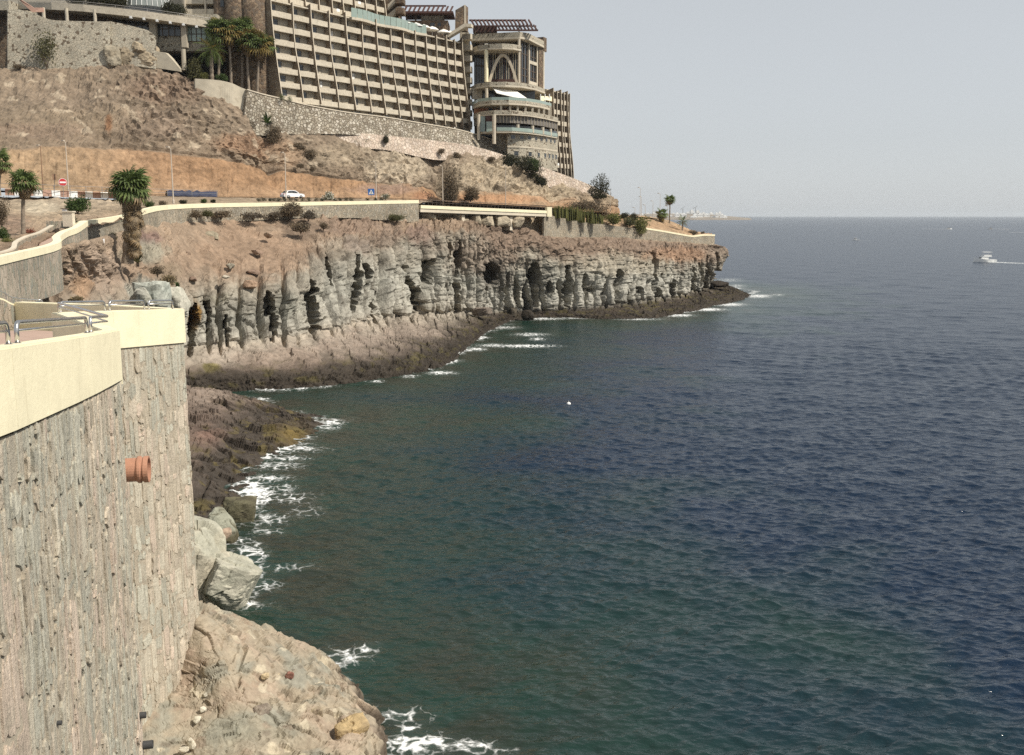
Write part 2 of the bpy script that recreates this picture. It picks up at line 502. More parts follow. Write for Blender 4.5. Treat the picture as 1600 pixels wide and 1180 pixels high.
M['concrete'] = mat_simple('concrete', (0.46, 0.41, 0.32), 0.9, 0.7, 0.2, 0.02, 6.0, dirt=((0.26, 0.22, 0.16), 0.6, 0.58, 0.5))
M['concrete_pale'] = mat_simple('pale_concrete', (0.60, 0.53, 0.42), 0.85, 0.8, 0.16, 0.02, 6.0, dirt=((0.36, 0.30, 0.22), 0.8, 0.60, 0.5))
M['white'] = mat_simple('white_paint', (0.80, 0.80, 0.78), 0.6, 2.0, 0.06, 0.0)
# ================================================================== THE SEA
C_BASE = [(225, 640), (345, 613), (400, 608), (480, 603), (560, 595), (650, 580), (700, 565), (725, 548), (755, 522), (800, 500),
          (880, 496), (960, 498), (1040, 494), (1100, 481), (1165, 463), (1180, 455), (1135, 448)]
C_NEAR = [(640, 1300), (600, 1210), (588, 1178), (576, 1138), (550, 1092), (495, 1033), (425, 1000), (345, 968)]
C_OUT = [(335, 960), (395, 928), (403, 885), (396, 850), (340, 838)]
C_MID = [(340, 838), (402, 806), (404, 780), (372, 738), (440, 702), (472, 680), (525, 656), (472, 649), (420, 631), (345, 613)]
def coast_xy(L): return np.array([[*G(px, py, 0)][:2] for px, py in L])
COASTS = [coast_xy(L) for L in (C_BASE, C_NEAR, C_OUT, C_MID)]
def seg_dist(X, Y, pts):
    D = np.full(X.shape, 1e9, np.float32)
    for (ax, ay), (bx, by) in zip(pts[:-1], pts[1:]):
        dx, dy = bx - ax, by - ay
        t = np.clip(((X - ax) * dx + (Y - ay) * dy) / (dx * dx + dy * dy + 1e-9), 0, 1)
        D = np.minimum(D, (X - ax - t * dx) ** 2 + (Y - ay - t * dy) ** 2)
    return np.sqrt(D)

fine = np.radians(np.linspace(-30.5, 30.5, 700))
ang = np.concatenate([fine, np.radians(np.linspace(36, 324, 60))])
rad = [4.0, 12.0, 22.0, 30.0]
while rad[-1] < 24000: rad.append(rad[-1] + 0.065 + rad[-1] ** 2 / 66000.0)
rad = np.array(rad)
RR, AA = np.meshgrid(rad, ang, indexing='ij')
SX = (RR * np.sin(AA)).astype(np.float32); SY = (RR * np.cos(AA)).astype(np.float32)
SPC = np.maximum(np.gradient(rad)[:, None], RR * (fine[1] - fine[0])).astype(np.float32)
SPC[:, len(fine):] *= 40
rs = np.random.RandomState(11)
NW = 64
lam = np.exp(np.linspace(math.log(0.36), math.log(17.0), NW)) * rs.uniform(0.93, 1.07, NW)
th = R_(-103) + rs.normal(0, 0.55, NW)        # the swell runs towards the camera, a little to the left
sea_z = np.zeros_like(SX); ox = np.zeros_like(SX); oy = np.zeros_like(SX); lost = np.zeros_like(SX)
gust = 1 + 0.35 * fbm(np.stack([SX / 60, SY / 60, SX * 0], -1), 3)
dist_all = np.minimum.reduce([seg_dist(SX, SY, c) for c in COASTS])
calm = 0.55 + 0.45 * sstep(0, 18, dist_all)
for l, t_ in zip(lam, th):
    k = 2 * math.pi / l; s = 0.062 if l < 1.1 else (0.052 if l < 2.0 else (0.022 if l < 4.5 else 0.011))
    a = s / k
    w = np.clip((l / SPC - 1.9) / 1.8, 0, 1)
    ph = k * (SX * math.cos(t_) + SY * math.sin(t_)) + rs.uniform(0, 6.28)
    e = w * a * gust * calm
    sea_z += e * np.cos(ph)
    ox -= 0.75 * e * math.cos(t_) * np.sin(ph); oy -= 0.75 * e * math.sin(t_) * np.sin(ph)
    lost += (1 - w * w) * s * s * 0.5
SV = np.stack([SX + ox, SY + oy, sea_z], -1)

# foam: a broken band along the rocks and the patches where waves break
foam = np.zeros_like(SX)
nz = fbm(np.stack([SX / 5.0, SY / 5.0, SX * 0 + 3.3], -1), 3)
for c, wd, st in zip(COASTS, (1.5, 0.55, 0.9, 1.3), (0.80, 0.50, 0.75, 0.78)):
    d = seg_dist(SX, SY, c)
    foam = np.maximum(foam, st * np.exp(-(d / (wd * np.clip(1 + 2.2 * nz, .15, 3))) ** 2) * np.clip(0.75 + 1.6 * nz, 0, 1.2))
PX, PY = proj(SV)
PATCH = [(535, 1028, 40, 14, .76), (572, 1014, 18, 10, .76), (500, 1030, 26, 14, .42), (655, 1163, 46, 15, 1.35), (735, 1167, 46, 10, .8), (625, 1118, 46, 13, .72),
         (640, 1140, 20, 10, .75), (455, 778, 40, 10, .62), (480, 800, 30, 9, .5), (420, 812, 30, 9, .72), (415, 830, 30, 6, .6), (440, 888, 40, 6, .55), (470, 885, 30, 5, .45), (405, 915, 32, 10, .72),
         (370, 945, 42, 8, .95), (490, 662, 26, 6, .85), (512, 668, 20, 6, .7), (470, 702, 40, 5, .8), (430, 728, 40, 7, .75), (420, 748, 40, 7, .7),
         (395, 752, 26, 5, .7), (450, 716, 34, 5, .7), (445, 763, 20, 6, .65), (470, 605, 12, 5, 1.1), (425, 607, 36, 5, .9), (408, 624, 16, 3, .8), (690, 583, 24, 3.0, .95), (705, 564, 16, 3, .9),
         (640, 588, 14, 3, .8), (590, 596, 12, 2.5, .8), (830, 523, 30, 3, .8), (785, 512, 28, 3, .75), (850, 498, 40, 2.6, .9), (820, 541, 50, 2.6, 1.0), (770, 540, 30, 3, .8),
         (745, 546, 16, 3, .9), (905, 497, 40, 2, .7), (1000, 499, 40, 2, .75), (1060, 493, 26, 2.6, 1.0), (1105, 484, 30, 2.6, 1.1), (1140, 476, 26, 3, 1.0), (1185, 463, 22, 3, 1.0), (1215, 461, 12, 1.6, .7),
         (1140, 438, 26, 3.5, .55), (1150, 447, 18, 3, .6), (840, 530, 14, 3, .8), (760, 1175, 50, 9, .5), (560, 1098, 14, 6, .7)]
inview = (PX > -200) & (PX < 1800) & (np.abs(AA) < 0.6)
for px, py, rx, ry, wgt in PATCH:
    e = ((PX - px) / rx) ** 2 + ((PY - py) / ry) ** 2
    foam = np.maximum(foam, np.where(inview & (e < 6), wgt * np.exp(-e * 0.9), 0))
# wakes of the boats, real streaks on the water
def wake(a, b, w0, w1, st):
    global foam
    a = np.array([*G(*a, 0)][:2]); b = np.array([*G(*b, 0)][:2]); d = b - a; L2 = (d * d).sum(); L = math.sqrt(L2)
    t = ((SX - a[0]) * d[0] + (SY - a[1]) * d[1]) / L2
    q = np.abs((SX - a[0]) * d[1] - (SY - a[1]) * d[0]) / L
    w = w0 + (w1 - w0) * np.clip(t, 0, 1)
    foam = np.maximum(foam, np.where((t > 0) & (t < 1), st * np.exp(-(q / w) ** 2) * (1 - 0.6 * np.clip(t, 0, 1)), 0))
wake((1546, 409.6), (1660, 414), 2.6, 5.5, 1.25)
#wake((1481, 358), (1440, 357.6), 9, 12, 1.0)
#wake((1578, 358), (1548, 358), 9, 11, 1.1)
#wake((1577, 363), (1640, 363), 8, 9, 1.1)
wake((1343, 376), (1360, 376.2), 3, 4, 0.5)
pn_big = fbm(np.stack([SX / 14.0, SY / 14.0, SX * 0 + 8.8], -1), 3)
dd = dist_all * np.clip(1 + 1.1 * pn_big, .35, 2)
deep = sstep(3, 40, dd)
shal = 1 - sstep(0.5, 15, dd)
sea_m, t = new_mat('sea_water')
out = t.n('ShaderNodeOutputMaterial'); b = t.n('ShaderNodeBsdfPrincipled')
def at(n):
    a = t.n('ShaderNodeAttribute'); a.attribute_name = n; return a.outputs['Fac']
geo = t.n('ShaderNodeNewGeometry')
nb1 = t.n('ShaderNodeTexNoise', i_Scale=0.22, i_Detail=4.0); t.l(geo.outputs['Position'], nb1.inputs[0])
nb1r = t.ramp(nb1.outputs[0], [(0.42, 0.0), (0.6, 1.0)])
c = t.mix(at('deep'), (0.010, 0.030, 0.024), (0.0027, 0.0135, 0.034))
shc = t.mix(nb1r.outputs[0], (0.023, 0.026, 0.016), (0.011, 0.032, 0.022))
c = t.mix(t.math('MULTIPLY', at('shal'), 0.85), c, shc)
# foam lace
v = t.n('ShaderNodeTexVoronoi', feature='DISTANCE_TO_EDGE', i_Scale=0.9)
nw = t.n('ShaderNodeTexNoise', i_Scale=0.9, i_Detail=5.0); t.l(geo.outputs['Position'], nw.inputs[0])
wm = t.n('ShaderNodeMix', data_type='RGBA', blend_type='LINEAR_LIGHT'); wm.inputs[0].default_value = 0.9
t.l(geo.outputs['Position'], wm.inputs[6]); t.l(nw.outputs[1], wm.inputs[7]); t.l(wm.outputs[2], v.inputs[0])
nf = t.n('ShaderNodeTexNoise', i_Scale=1.7, i_Detail=7.0, i_Roughness=0.7); t.l(geo.outputs['Position'], nf.inputs[0])
v.inputs['Scale'].default_value = 1.15
lace = t.math('SUBTRACT', 0.28, t.math('MULTIPLY', v.outputs[0], 2.6))
fv = t.math('ADD', t.math('ADD', at('foam'), t.math('MULTIPLY', lace, 1.15)), t.math('MULTIPLY', t.math('SUBTRACT', nf.outputs[0], 0.5), 1.7))
fr_ = t.ramp(fv, [(0.42, 0.0), (0.72, 0.32), (1.12, 1.0)])
c = t.mix(t.math('MULTIPLY', at('foam'), .30), c, (.085, .125, .105))      # churned water round the foam
gate = t.ramp(at('foam'), [(0.06, 0.0), (0.2, 1.0)])
fm = t.math('MULTIPLY', fr_.outputs[0], gate.outputs[0])
c = t.mix(fm, c, (0.82, 0.83, 0.82))
t.l(c, b.inputs['Base Color'])
b.inputs['IOR'].default_value = 1.333
rgh = t.math('ADD', at('rough'), t.math('MULTIPLY', fm, 0.5))
t.l(rgh, b.inputs['Roughness'])
bp = t.n('ShaderNodeBump', i_Strength=1.0, i_Distance=0.26)
nr = t.n('ShaderNodeTexNoise', i_Scale=1.25, i_Detail=4.0, i_Roughness=0.5)
mpp = t.n('ShaderNodeMapping'); mpp.inputs['Scale'].default_value = (0.7, 1.2, 1); mpp.inputs['Rotation'].default_value = (0, 0, 0.2)
t.l(geo.outputs['Position'], mpp.inputs[0]); t.l(mpp.outputs[0], nr.inputs[0])
t.l(nr.outputs[0], bp.inputs['Height']); t.l(bp.outputs[0], b.inputs['Normal'])
t.l(b.outputs[0], out.inputs[0])
SV[..., 2] += np.where(inview, 0.10 * foam * (0.5 + nz), 0)
rough = np.clip(0.05 + 0.85 * np.sqrt(lost), 0.05, 0.30)
sea = link('sea', grid_mesh('sea', SV, sea_m, None, True, {'deep': deep, 'shal': shal, 'foam': foam, 'rough': rough}, flip=True, closed=True))
tag(sea, kind='structure')
foam_m = mat_simple('foam_streak', (.82, .83, .83), .7, .3, .1, 0)
for a, b, w_ in (((1439, 357.8), (1481, 358.2), 9.0), ((1549, 358.0), (1577, 358.2), 11.0), ((1577, 363.2), (1660, 363.4), 9.0)):
    mb = MB(); A_ = G(*a, .5); B_ = G(*b, .5); q = Vector((0, w_, 0)); n_ = 12; up_ = []; dn_ = []
    for i in range(n_ + 1):
        p = A_.lerp(B_, i / n_); k_ = (.25 + .75 * i / n_) * (.75 + .25 * math.sin(i * 2.1)); up_.append(p + q * k_); dn_.append(p - q * k_)
    for i in range(n_): mb.add([dn_[i], dn_[i + 1], up_[i + 1], up_[i]], [(0, 1, 2, 3)])
    tag(mb.build('boat_wake', foam_m), kind='stuff')

# ================================================================== CLIFF, SHELF AND SLOPE BELOW THE ROAD
DARK = (0.046, 0.038, 0.030)
# column: waterline px, shelf mid (px,py,z), cliff foot (px,py,z), rock top (px,py,Y), slope middle (px,py,Y), wall foot (px,py,Y)
CL = [((0, 740), (0, 680, 1.6), (30, 590, 6.5), (72, 502, 80), (60, 452, 80), (60, 393, 77.5)),
      ((80, 720), (80, 660, 1.6), (90, 575, 6.0), (130, 492, 84), (112, 440, 84), (98, 390, 78.5)),
      ((215, 640), (210, 610, 1.6), (205, 555, 5.5), (245, 476, 117), (222, 430, 116), (197, 366, 117)),
      ((330, 614), (300, 585, 2.2), (300, 548, 4.5), (300, 462, 133), (292, 420, 134), (268, 346, 142)),
      ((400, 608), (385, 578, 2.2), (372, 540, 4.6), (368, 452, 139), (365, 400, 146), (362, 337, 158)),
      ((480, 603), (470, 570, 2.4), (455, 530, 4.8), (455, 446, 144), (450, 395, 152), (445, 334, 168)),
      ((560, 595), (550, 560, 2.4), (525, 516, 4.8), (505, 396, 157), (500, 370, 163), (498, 333, 174)),
      ((650, 580), (630, 545, 2.4), (605, 500, 4.5), (600, 388, 175), (600, 362, 178), (600, 338, 187)),
      ((700, 565), (690, 532, 2.0), (670, 492, 3.6), (668, 378, 187), (668, 360, 189), (668, 342, 195)),
      ((750, 524), (742, 510, 1.6), (735, 490, 2.4), (735, 372, 199), (735, 360, 200), (735, 340, 206)),
      ((800, 500), (800, 494, 0.6), (798, 488, 1.2), (798, 385, 213), (798, 368, 214), (798, 345, 219)),
      ((880, 496), (880, 491, 0.6), (880, 486, 1.1), (880, 398, 221), (878, 384, 222), (872, 371, 226)),
      ((960, 498), (960, 489, 0.7), (960, 479, 1.3), (960, 398, 233), (960, 386, 234), (958, 372, 239)),
      ((1040, 494), (1042, 482, 0.8), (1040, 467, 1.6), (1040, 402, 249), (1038, 390, 250), (1036, 378, 257)),
      ((1100, 481), (1098, 468, 0.9), (1090, 455, 1.8), (1094, 404, 265), (1092, 392, 266), (1085, 381, 269)),
      ((1168, 463), (1145, 458, 0.9), (1112, 449, 1.8), (1133, 396, 282), (1128, 388, 281), (1120, 384, 277)),
      ((1135, 448), (1125, 445, 1.2), (1108, 441, 2.0), (1124, 394, 302), (1118, 388, 297), (1108, 384, 286))]
rows = [[] for _ in range(10)]
for i, (wl, sm, ft, tp, sl_, wf) in enumerate(CL):
    pw = G(*wl, 0.1); ps = G(*sm); pf = G(*ft); pt = W(*tp); pm = W(*sl_); pwf = W(*wf)
    if i == len(CL) - 1: ps = W(1125, 444, 306); pf = W(1110, 441, 303)
    sea_dir = Vector((0.85, -0.5, 0)) if i < len(CL) - 2 else (Vector((1, 0, 0)) if i == len(CL) - 2 else Vector((0.5, 0.9, 0)))
    rows[0].append(pw + sea_dir * 2.5 + Vector((0, 0, -1.8)))
    rows[1].append(pw)
    rows[2].append(ps); rows[3].append(pf)
    inn = Vector((-0.7, 0.7, 0)) * 0.5
    rows[4].append(pf.lerp(pt, 0.12) + inn * 0.6)
    rows[5].append(pf.lerp(pt, 0.5) + inn)
    rows[6].append(pt); rows[7].append(pm); rows[8].append(pwf)
    rows[9].append(pwf + Vector((-1.2, 1.6, 0.1)))
V, N, fr, fc, s = surf(rows, 0.24, 0.26)
PX, PY = proj(V)
nu, nv = V.shape[:2]
S = np.broadcast_to(s, (nu, nv)); FR = np.broadcast_to(fr[:, None], (nu, nv)); Z = V[..., 2]
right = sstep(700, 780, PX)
k_cl = np.interp(FR, [0, 2.6, 3.1, 3.8, 5, 5.7, 6.2, 7, 9], [0, 0, .45, 1, 1, .8, .3, 0.03, 0])
k_sh = np.interp(FR, [0, 0.8, 1.4, 2.6, 3.3, 4, 9], [.5, .8, 1, 1, .4, 0, 0])
k_sl = np.interp(FR, [0, 5.6, 6.4, 7.6, 8.4, 9], [0, 0, 1, 1, .15, 0])
leftbank = 1 - sstep(255, 305, PX)
k_cl = k_cl * (1 - leftbank * 0.85)
P3 = V
# pillars: vertical joints at uneven spacing, bent with height
wob = 0.9 * fbm(np.stack([S / 7, Z / 6, S * 0], -1), 3)
su = S + 1.5 * wob
cells = np.cumsum(np.random.RandomState(3).uniform(2.0, 5.2, 120)) - 6
i0 = np.clip(np.searchsorted(cells, su) - 1, 0, 118)
lo_, hi_ = cells[i0], cells[i0 + 1]
f = (su - lo_) / (hi_ - lo_); wdt = hi_ - lo_
e = np.minimum(f, 1 - f) * wdt
jn = np.where(f < .5, i0, i0 + 1)
jr = np.random.RandomState(5).uniform(0.15, 1.0, 121)[jn]
jmod = np.clip(0.5 + 1.3 * pn(np.stack([jn * 3.7, Z / 4.2, jn * 0.0], -1)), 0, 1)
crev = jr * jmod * np.exp(-(e / 0.34) ** 2) * 3.0
bulge = (0.45 * np.sqrt(np.clip(1 - (2 * f - 1) ** 2, 0, 1)) + 0.55 * (1 - np.abs(2 * f - 1) ** 6) - 0.62) * np.clip(wdt * 0.60, .6, 2.3)
step = np.random.RandomState(6).uniform(-0.7, 0.7, 121)[i0] * np.clip(.6 + pn(np.stack([i0 * 2.1, Z / 5, i0 * 0.], -1)), 0, 1)
bed = 0.16 * pn(np.stack([S / 25, S * 0, (Z + 0.25 * pn(np.stack([S / 6, Z * 0, S * 0], -1))) * 1.5], -1)) + 0.10 * pn(np.stack([S / 6, S * 0 + 4, Z * 3.8], -1))
w1, w2, wid = worley(np.stack([S / 2.0, Z / 2.6, V[..., 1] / 9], -1))
blocks = (wid - 0.5) * 0.75 - 0.40 * np.exp(-((w2 - w1) / 0.07) ** 2)
big = 1.5 * fbm(np.stack([S / 16, Z / 12, S * 0 + 2], -1), 3)
upr = right * sstep(4.7, 5.2, FR + .5 * fbm(P3 / 5, 2))
b2w1, b2w2, b2id = worley(np.stack([S / 4.4, Z / 3.4, S * 0 + 3], -1) + .3 * fbm(P3 / 4, 2)[..., None])
zb_ = Z / 1.25 + 0.5 * pn(np.stack([S / 9, S * 0, S * 0 + 6], -1)) + i0 * .37
blk = _rnd[(np.floor(zb_).astype(int) * 13 + i0 * 7) & 255] - .5                  # courses of each column broken back unevenly
jnt = np.exp(-((zb_ - np.round(zb_)) / .035) ** 2)
pl1, pe1, pi1 = plates(np.stack([S / 2.2, Z / 2.4, S * 0 + 3], -1) + .15 * fbm(P3 / 3, 2)[..., None], 1.6)
pl2, pe2, pi2 = plates(np.stack([S / .9, Z / .8, S * 0 + 9], -1), 1.6)
d_cl = (bulge * 1.15 + step * 1.4 - crev * 1.3) * (1 - .80 * upr) + upr * .9 + bed * .8 + blk * .55 - jnt * .30 + pl1 * .45 - .30 * np.exp(-(pe1 / .05) ** 2) + pl2 * .15 + big + 0.18 * fbm(P3 / 1.6, 5)
# alcoves and clefts, each where the photograph has one: px, top, bottom, half width, depth in metres, lean
CAVES = [(322, 468, 528, 3.2, 1.8, 2), (418, 462, 492, 9, 1.5, 0), (424, 484, 530, 5, 2.8, 2), (352, 500, 545, 4, 1.0, 6), (487, 440, 512, 4, 2.2, 8), (507, 402, 442, 3.5, 2.0, 6), (549, 405, 475, 5.5, 2.6, 4), (566, 416, 446, 10, 2.2, 2),
         (583, 458, 506, 6, 3.2, 5), (609, 456, 492, 5, 2.6, 2), (640, 432, 476, 7, 2.6, 12), (652, 455, 494, 8, 2.6, 8), (632, 412, 424, 12, 1.2, 0), (668, 408, 440, 10, 2.0, -8), (712, 448, 492, 5.5, 3.0, 2),
         (752, 448, 482, 3.5, 2.2, -1), (762, 412, 440, 15, 2.6, 4), (785, 446, 488, 4.5, 2.6, 6), (700, 384, 408, 6, 2.2, -8), (715, 380, 425, 5, 2.0, -6), (806, 442, 474, 5, 2.4, 4), (834, 414, 448, 12, 4.2, 0), (834, 440, 474, 8, 4.0, 3), (823, 468, 490, 7, 2.4, 0), (857, 440, 456, 6, 1.4, 3),
         (884, 420, 470, 6.5, 3.8, 1), (886, 446, 462, 9, 3.2, 0), (887, 465, 486, 2, 2.0, 0), (912, 432, 472, 5, 1.6, 2), (924, 448, 456, 8, 2.0, 0), (926, 440, 462, 3, 1.8, 4), (962, 424, 442, 10, 3.4, 1), (964, 440, 476, 6, 3.0, -1), (940, 446, 480, 3, 2.0, -3), (981, 458, 480, 3, 2.0, 3), (998, 450, 466, 3, 1.8, 4),
         (1022, 384, 450, 4, 2.2, -2), (1026, 452, 468, 3, 1.8, 3), (1034, 430, 455, 3, 1.6, 3), (1052, 440, 466, 3, 2.0, 4), (1077, 420, 460, 4, 2.6, 3), (1102, 405, 455, 4, 2.4, -4), (1116, 400, 445, 4, 2.4, -4), (1090, 412, 440, 4, 1.6, 6), (296, 478, 545, 8, 3.0, 0)]
nc = 2.0 * fbm(np.stack([PX / 9, PY / 9, PX * 0], -1), 2)
cave = np.zeros_like(PX)
for px, t0, t1, hw, dp, lean in CAVES:
    hw = hw * (.88 if px < 720 else .92); dp = dp * .85; ex_ = (t1 - t0) * .16; t0 = t0 - ex_ * .6; t1 = t1 + ex_
    tt = (PY - t0) / (t1 - t0)
    cx = px + lean * (tt - 0.3) + 2.2 * nc
    tq = np.clip(tt, 0, 1); prof = np.where(tq < .45, (tq / .45) ** .8, 1 - .85 * ((tq - .45) / .55) ** 1.3)
    q = np.abs(PX - cx) / (hw * (0.35 + 0.65 * prof) + 1e-6)
    m_ = (1 - sstep(0.60, 1.05, q)) * sstep(-0.03, 0.05, tt) * (1 - sstep(0.90, 1.05, tt))
    cave = np.maximum(cave, m_ * dp * 2.3)
d_cl = d_cl - 0.6 * np.clip(cave, 0, 1)
# shelf: bedded slabs with steps and cracks
sw1, sw2, sid = worley(np.stack([S / 3.4, FR * 2.2, Z * 0], -1) + 0.25 * fbm(P3 / 2.5, 2)[..., None])
ps1, pse, psi = plates(np.stack([S / 3.0, FR * 2.6, Z * 0], -1) + 0.2 * fbm(P3 / 3, 2)[..., None], 1.6)
ps2, pse2, psi2 = plates(np.stack([S / 1.1, FR * 6.5, Z * 0 + 5], -1), 1.6)
d_sh = ps1 * .34 - .12 * np.exp(-(pse / .05) ** 2) + ps2 * .10 + 0.4 * fbm(P3 / 5.0, 4) + .22 * ((Z * 1.0 + fbm(P3 / 5, 3)) % 1.0) - 0.2
rough_low = (1 - sstep(0.4, 2.2, Z)) * 0.55 * ridge(P3 / 0.8, 3)
# slope: rubble and gullies
rw1, rw2, rid = worley(P3 / 1.05)
tw1, tw2, tid = worley(P3 / 2.6 + 7)
rub = np.where(rid > 0.66, np.clip(0.55 - rw1, 0, 1) * 1.1, 0) + np.where(tid > 0.8, np.clip(0.5 - tw1, 0, 1) * 2.0, 0)
rockier = np.clip(sstep(480, 520, PX) + 0.7 * leftbank, 0, 1)
d_sl = rub * 0.8 + 0.55 * fbm(P3 / 3.2, 4) + rockier * (0.5 * ridge(np.stack([S / 3.5, Z / 3.0, S * 0], -1), 4) - 0.3 + pl1 * .45 + pl2 * .35)
D = d_cl * k_cl + (d_sh + rough_low) * k_sh + d_sl * k_sl
Nh = N.copy(); 
V2 = V + Nh * D[..., None] + np.array([-0.40, 0.92, 0.0]) * (cave * np.clip(k_cl * 1.3, 0, 1))[..., None]
# colours of the rock
C = np.zeros((nu, nv, 3))
rowc = np.array([DARK, (.055, .045, .035), (.165, .13, .104), (.385, .335, .27), (.375, .35, .295), (.32, .31, .265), (.31, .275, .22), (.265, .195, .14), (.31, .235, .17), (.34, .27, .2)])
for k in range(3): C[..., k] = np.interp(FR + 0.55 * fbm(np.stack([S / 6, Z / 3, S * 0 + 5], -1), 3) * np.interp(FR, [0, 2, 5, 6, 9], [.3, 1, 1, 1, .2]), np.arange(10), rowc[:, k])
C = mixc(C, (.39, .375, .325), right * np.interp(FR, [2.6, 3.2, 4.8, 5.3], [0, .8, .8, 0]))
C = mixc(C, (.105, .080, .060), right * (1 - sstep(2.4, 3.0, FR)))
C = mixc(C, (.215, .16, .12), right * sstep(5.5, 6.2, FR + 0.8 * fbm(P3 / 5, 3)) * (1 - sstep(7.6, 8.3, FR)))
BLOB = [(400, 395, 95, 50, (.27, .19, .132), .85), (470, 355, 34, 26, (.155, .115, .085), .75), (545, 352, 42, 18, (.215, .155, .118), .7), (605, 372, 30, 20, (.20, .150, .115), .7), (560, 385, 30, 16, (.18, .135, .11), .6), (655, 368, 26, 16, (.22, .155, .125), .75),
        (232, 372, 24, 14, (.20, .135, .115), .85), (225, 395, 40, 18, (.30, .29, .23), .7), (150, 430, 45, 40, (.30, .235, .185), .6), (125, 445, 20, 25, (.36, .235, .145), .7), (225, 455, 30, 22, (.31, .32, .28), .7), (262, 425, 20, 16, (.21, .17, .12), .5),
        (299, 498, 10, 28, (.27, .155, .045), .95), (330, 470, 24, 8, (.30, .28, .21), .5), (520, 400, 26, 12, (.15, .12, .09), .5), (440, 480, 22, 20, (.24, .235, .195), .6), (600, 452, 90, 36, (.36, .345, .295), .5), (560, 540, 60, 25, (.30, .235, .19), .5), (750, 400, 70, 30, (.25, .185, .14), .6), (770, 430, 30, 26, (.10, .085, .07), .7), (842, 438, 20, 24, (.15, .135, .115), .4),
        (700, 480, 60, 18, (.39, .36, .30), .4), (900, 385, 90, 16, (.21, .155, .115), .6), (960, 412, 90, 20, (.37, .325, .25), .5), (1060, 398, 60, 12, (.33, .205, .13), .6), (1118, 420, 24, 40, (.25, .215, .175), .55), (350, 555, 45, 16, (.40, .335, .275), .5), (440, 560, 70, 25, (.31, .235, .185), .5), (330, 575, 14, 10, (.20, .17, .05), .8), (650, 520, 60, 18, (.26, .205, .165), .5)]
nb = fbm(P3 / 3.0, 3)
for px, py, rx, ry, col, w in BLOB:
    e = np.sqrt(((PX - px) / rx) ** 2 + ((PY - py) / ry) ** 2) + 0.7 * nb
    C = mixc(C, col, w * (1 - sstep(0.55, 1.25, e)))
wet = 1 - sstep(1.4, 3.4, V2[..., 2] + 1.2 * fbm(P3 / 3.5, 3) + 0.5 * right)
C = mixc(C, DARK, wet * 0.93)
alg = wet * sstep(0.05, 0.25, fbm(P3 / 2.2 + 5, 3)) * sstep(0.2, 0.9, V2[..., 2])
C = mixc(C, (.10, .085, .035), alg * 0.6)
streak = sstep(0.10, 0.35, fbm(np.stack([S / 0.8, Z / 9, S * 0], -1), 3)) * k_cl
C = mixc(C, (.115, .098, .078), streak * 0.55)
lines = np.exp(-((np.abs(bed) - 0.0) / 0.012) ** 2) * k_cl * 0.35
C = mixc(C, (.12, .105, .085), lines)
C *= (1 + 0.22 * (np.where(k_cl > .5, wid, np.where(k_sh > .5, sid, rid)) - 0.5))[..., None]
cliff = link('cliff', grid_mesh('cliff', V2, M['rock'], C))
tag(cliff, kind='structure')

# ================================================================== HILL BEHIND THE ROAD
# column: foot (px,py,Y), top of the cut (px,py,dY), upper (px,py,dY), crest (px,py,Y)
HL = [((-110, 275, 158), (-110, 225, 7), (-110, 165, 20), (-110, 108, 196)),
      ((0, 288, 165), (0, 238, 7), (0, 170, 20), (0, 106, 201)),
      ((100, 297, 172), (100, 233, 7), (100, 165, 20), (100, 104, 205)),
      ((200, 302, 180), (200, 232, 7), (195, 165, 17), (190, 99, 208)),
      ((300, 306, 188), (300, 244, 7), (300, 185, 14), (296, 126, 208)),
      ((345, 307, 192), (345, 250, 7), (350, 200, 12), (350, 150, 209)),
      ((400, 307, 196), (400, 258, 6), (400, 230, 9), (402, 186, 212)),
      ((480, 307, 203), (480, 272, 6), (480, 245, 10), (470, 207, 218)),
      ((560, 308, 209), (560, 284, 5), (560, 252, 11), (555, 224, 227)),
      ((640, 312, 217), (640, 290, 5), (640, 262, 13), (640, 242, 238)),
      ((700, 317, 223), (700, 296, 6), (700, 262, 15), (700, 238, 246)),
      ((760, 321, 231), (760, 298, 7), (765, 265, 18), (770, 247, 256)),
      ((830, 324, 240), (832, 305, 7), (840, 288, 16), (850, 280, 265)),
      ((900, 328, 253), (902, 315, 6), (905, 303, 12), (905, 299, 272)),
      ((955, 333, 270), (957, 322, 4), (958, 312, 8), (950, 310, 280)),
      ((968, 336, 290), (965, 325, 4), (962, 316, 5), (955, 312, 296))]
rows = [[] for _ in range(7)]
for ft, cu, up, cr in HL:
    pf = W(*ft); pc = W(cu[0], cu[1], ft[2] + cu[2]); pu = W(up[0], up[1], ft[2] + up[2]); pt = W(*cr)
    rows[0].append(pf + Vector((0.3, -1.0, -0.6))); rows[1].append(pf); rows[2].append(pc); rows[3].append(pc.lerp(pu, 0.45) + Vector((0, 0, .6)))
    rows[4].append(pu); rows[5].append(pt); rows[6].append(pt + Vector((-2, 6, 0.4)))
V, N, fr, fc, s = surf(rows, 0.30, 0.34)
PX, PY = proj(V); nu, nv = V.shape[:2]
S = np.broadcast_to(s, (nu, nv)); FR = np.broadcast_to(fr[:, None], (nu, nv)); Z = V[..., 2]
fade = np.interp(FR, [0, .6, 1.2, 5.0, 5.6, 6], [0, .1, 1, 1, .25, .2])
rw1, rw2, rid = worley(V / 1.5); tw1, tw2, tid = worley(V / np.array([4.2, 4.2, 2.6]))
bw1, bw2, bid = worley(np.stack([S / 2.6, Z / 1.7, S * 0], -1) + .3 * fbm(V / 4, 2)[..., None])
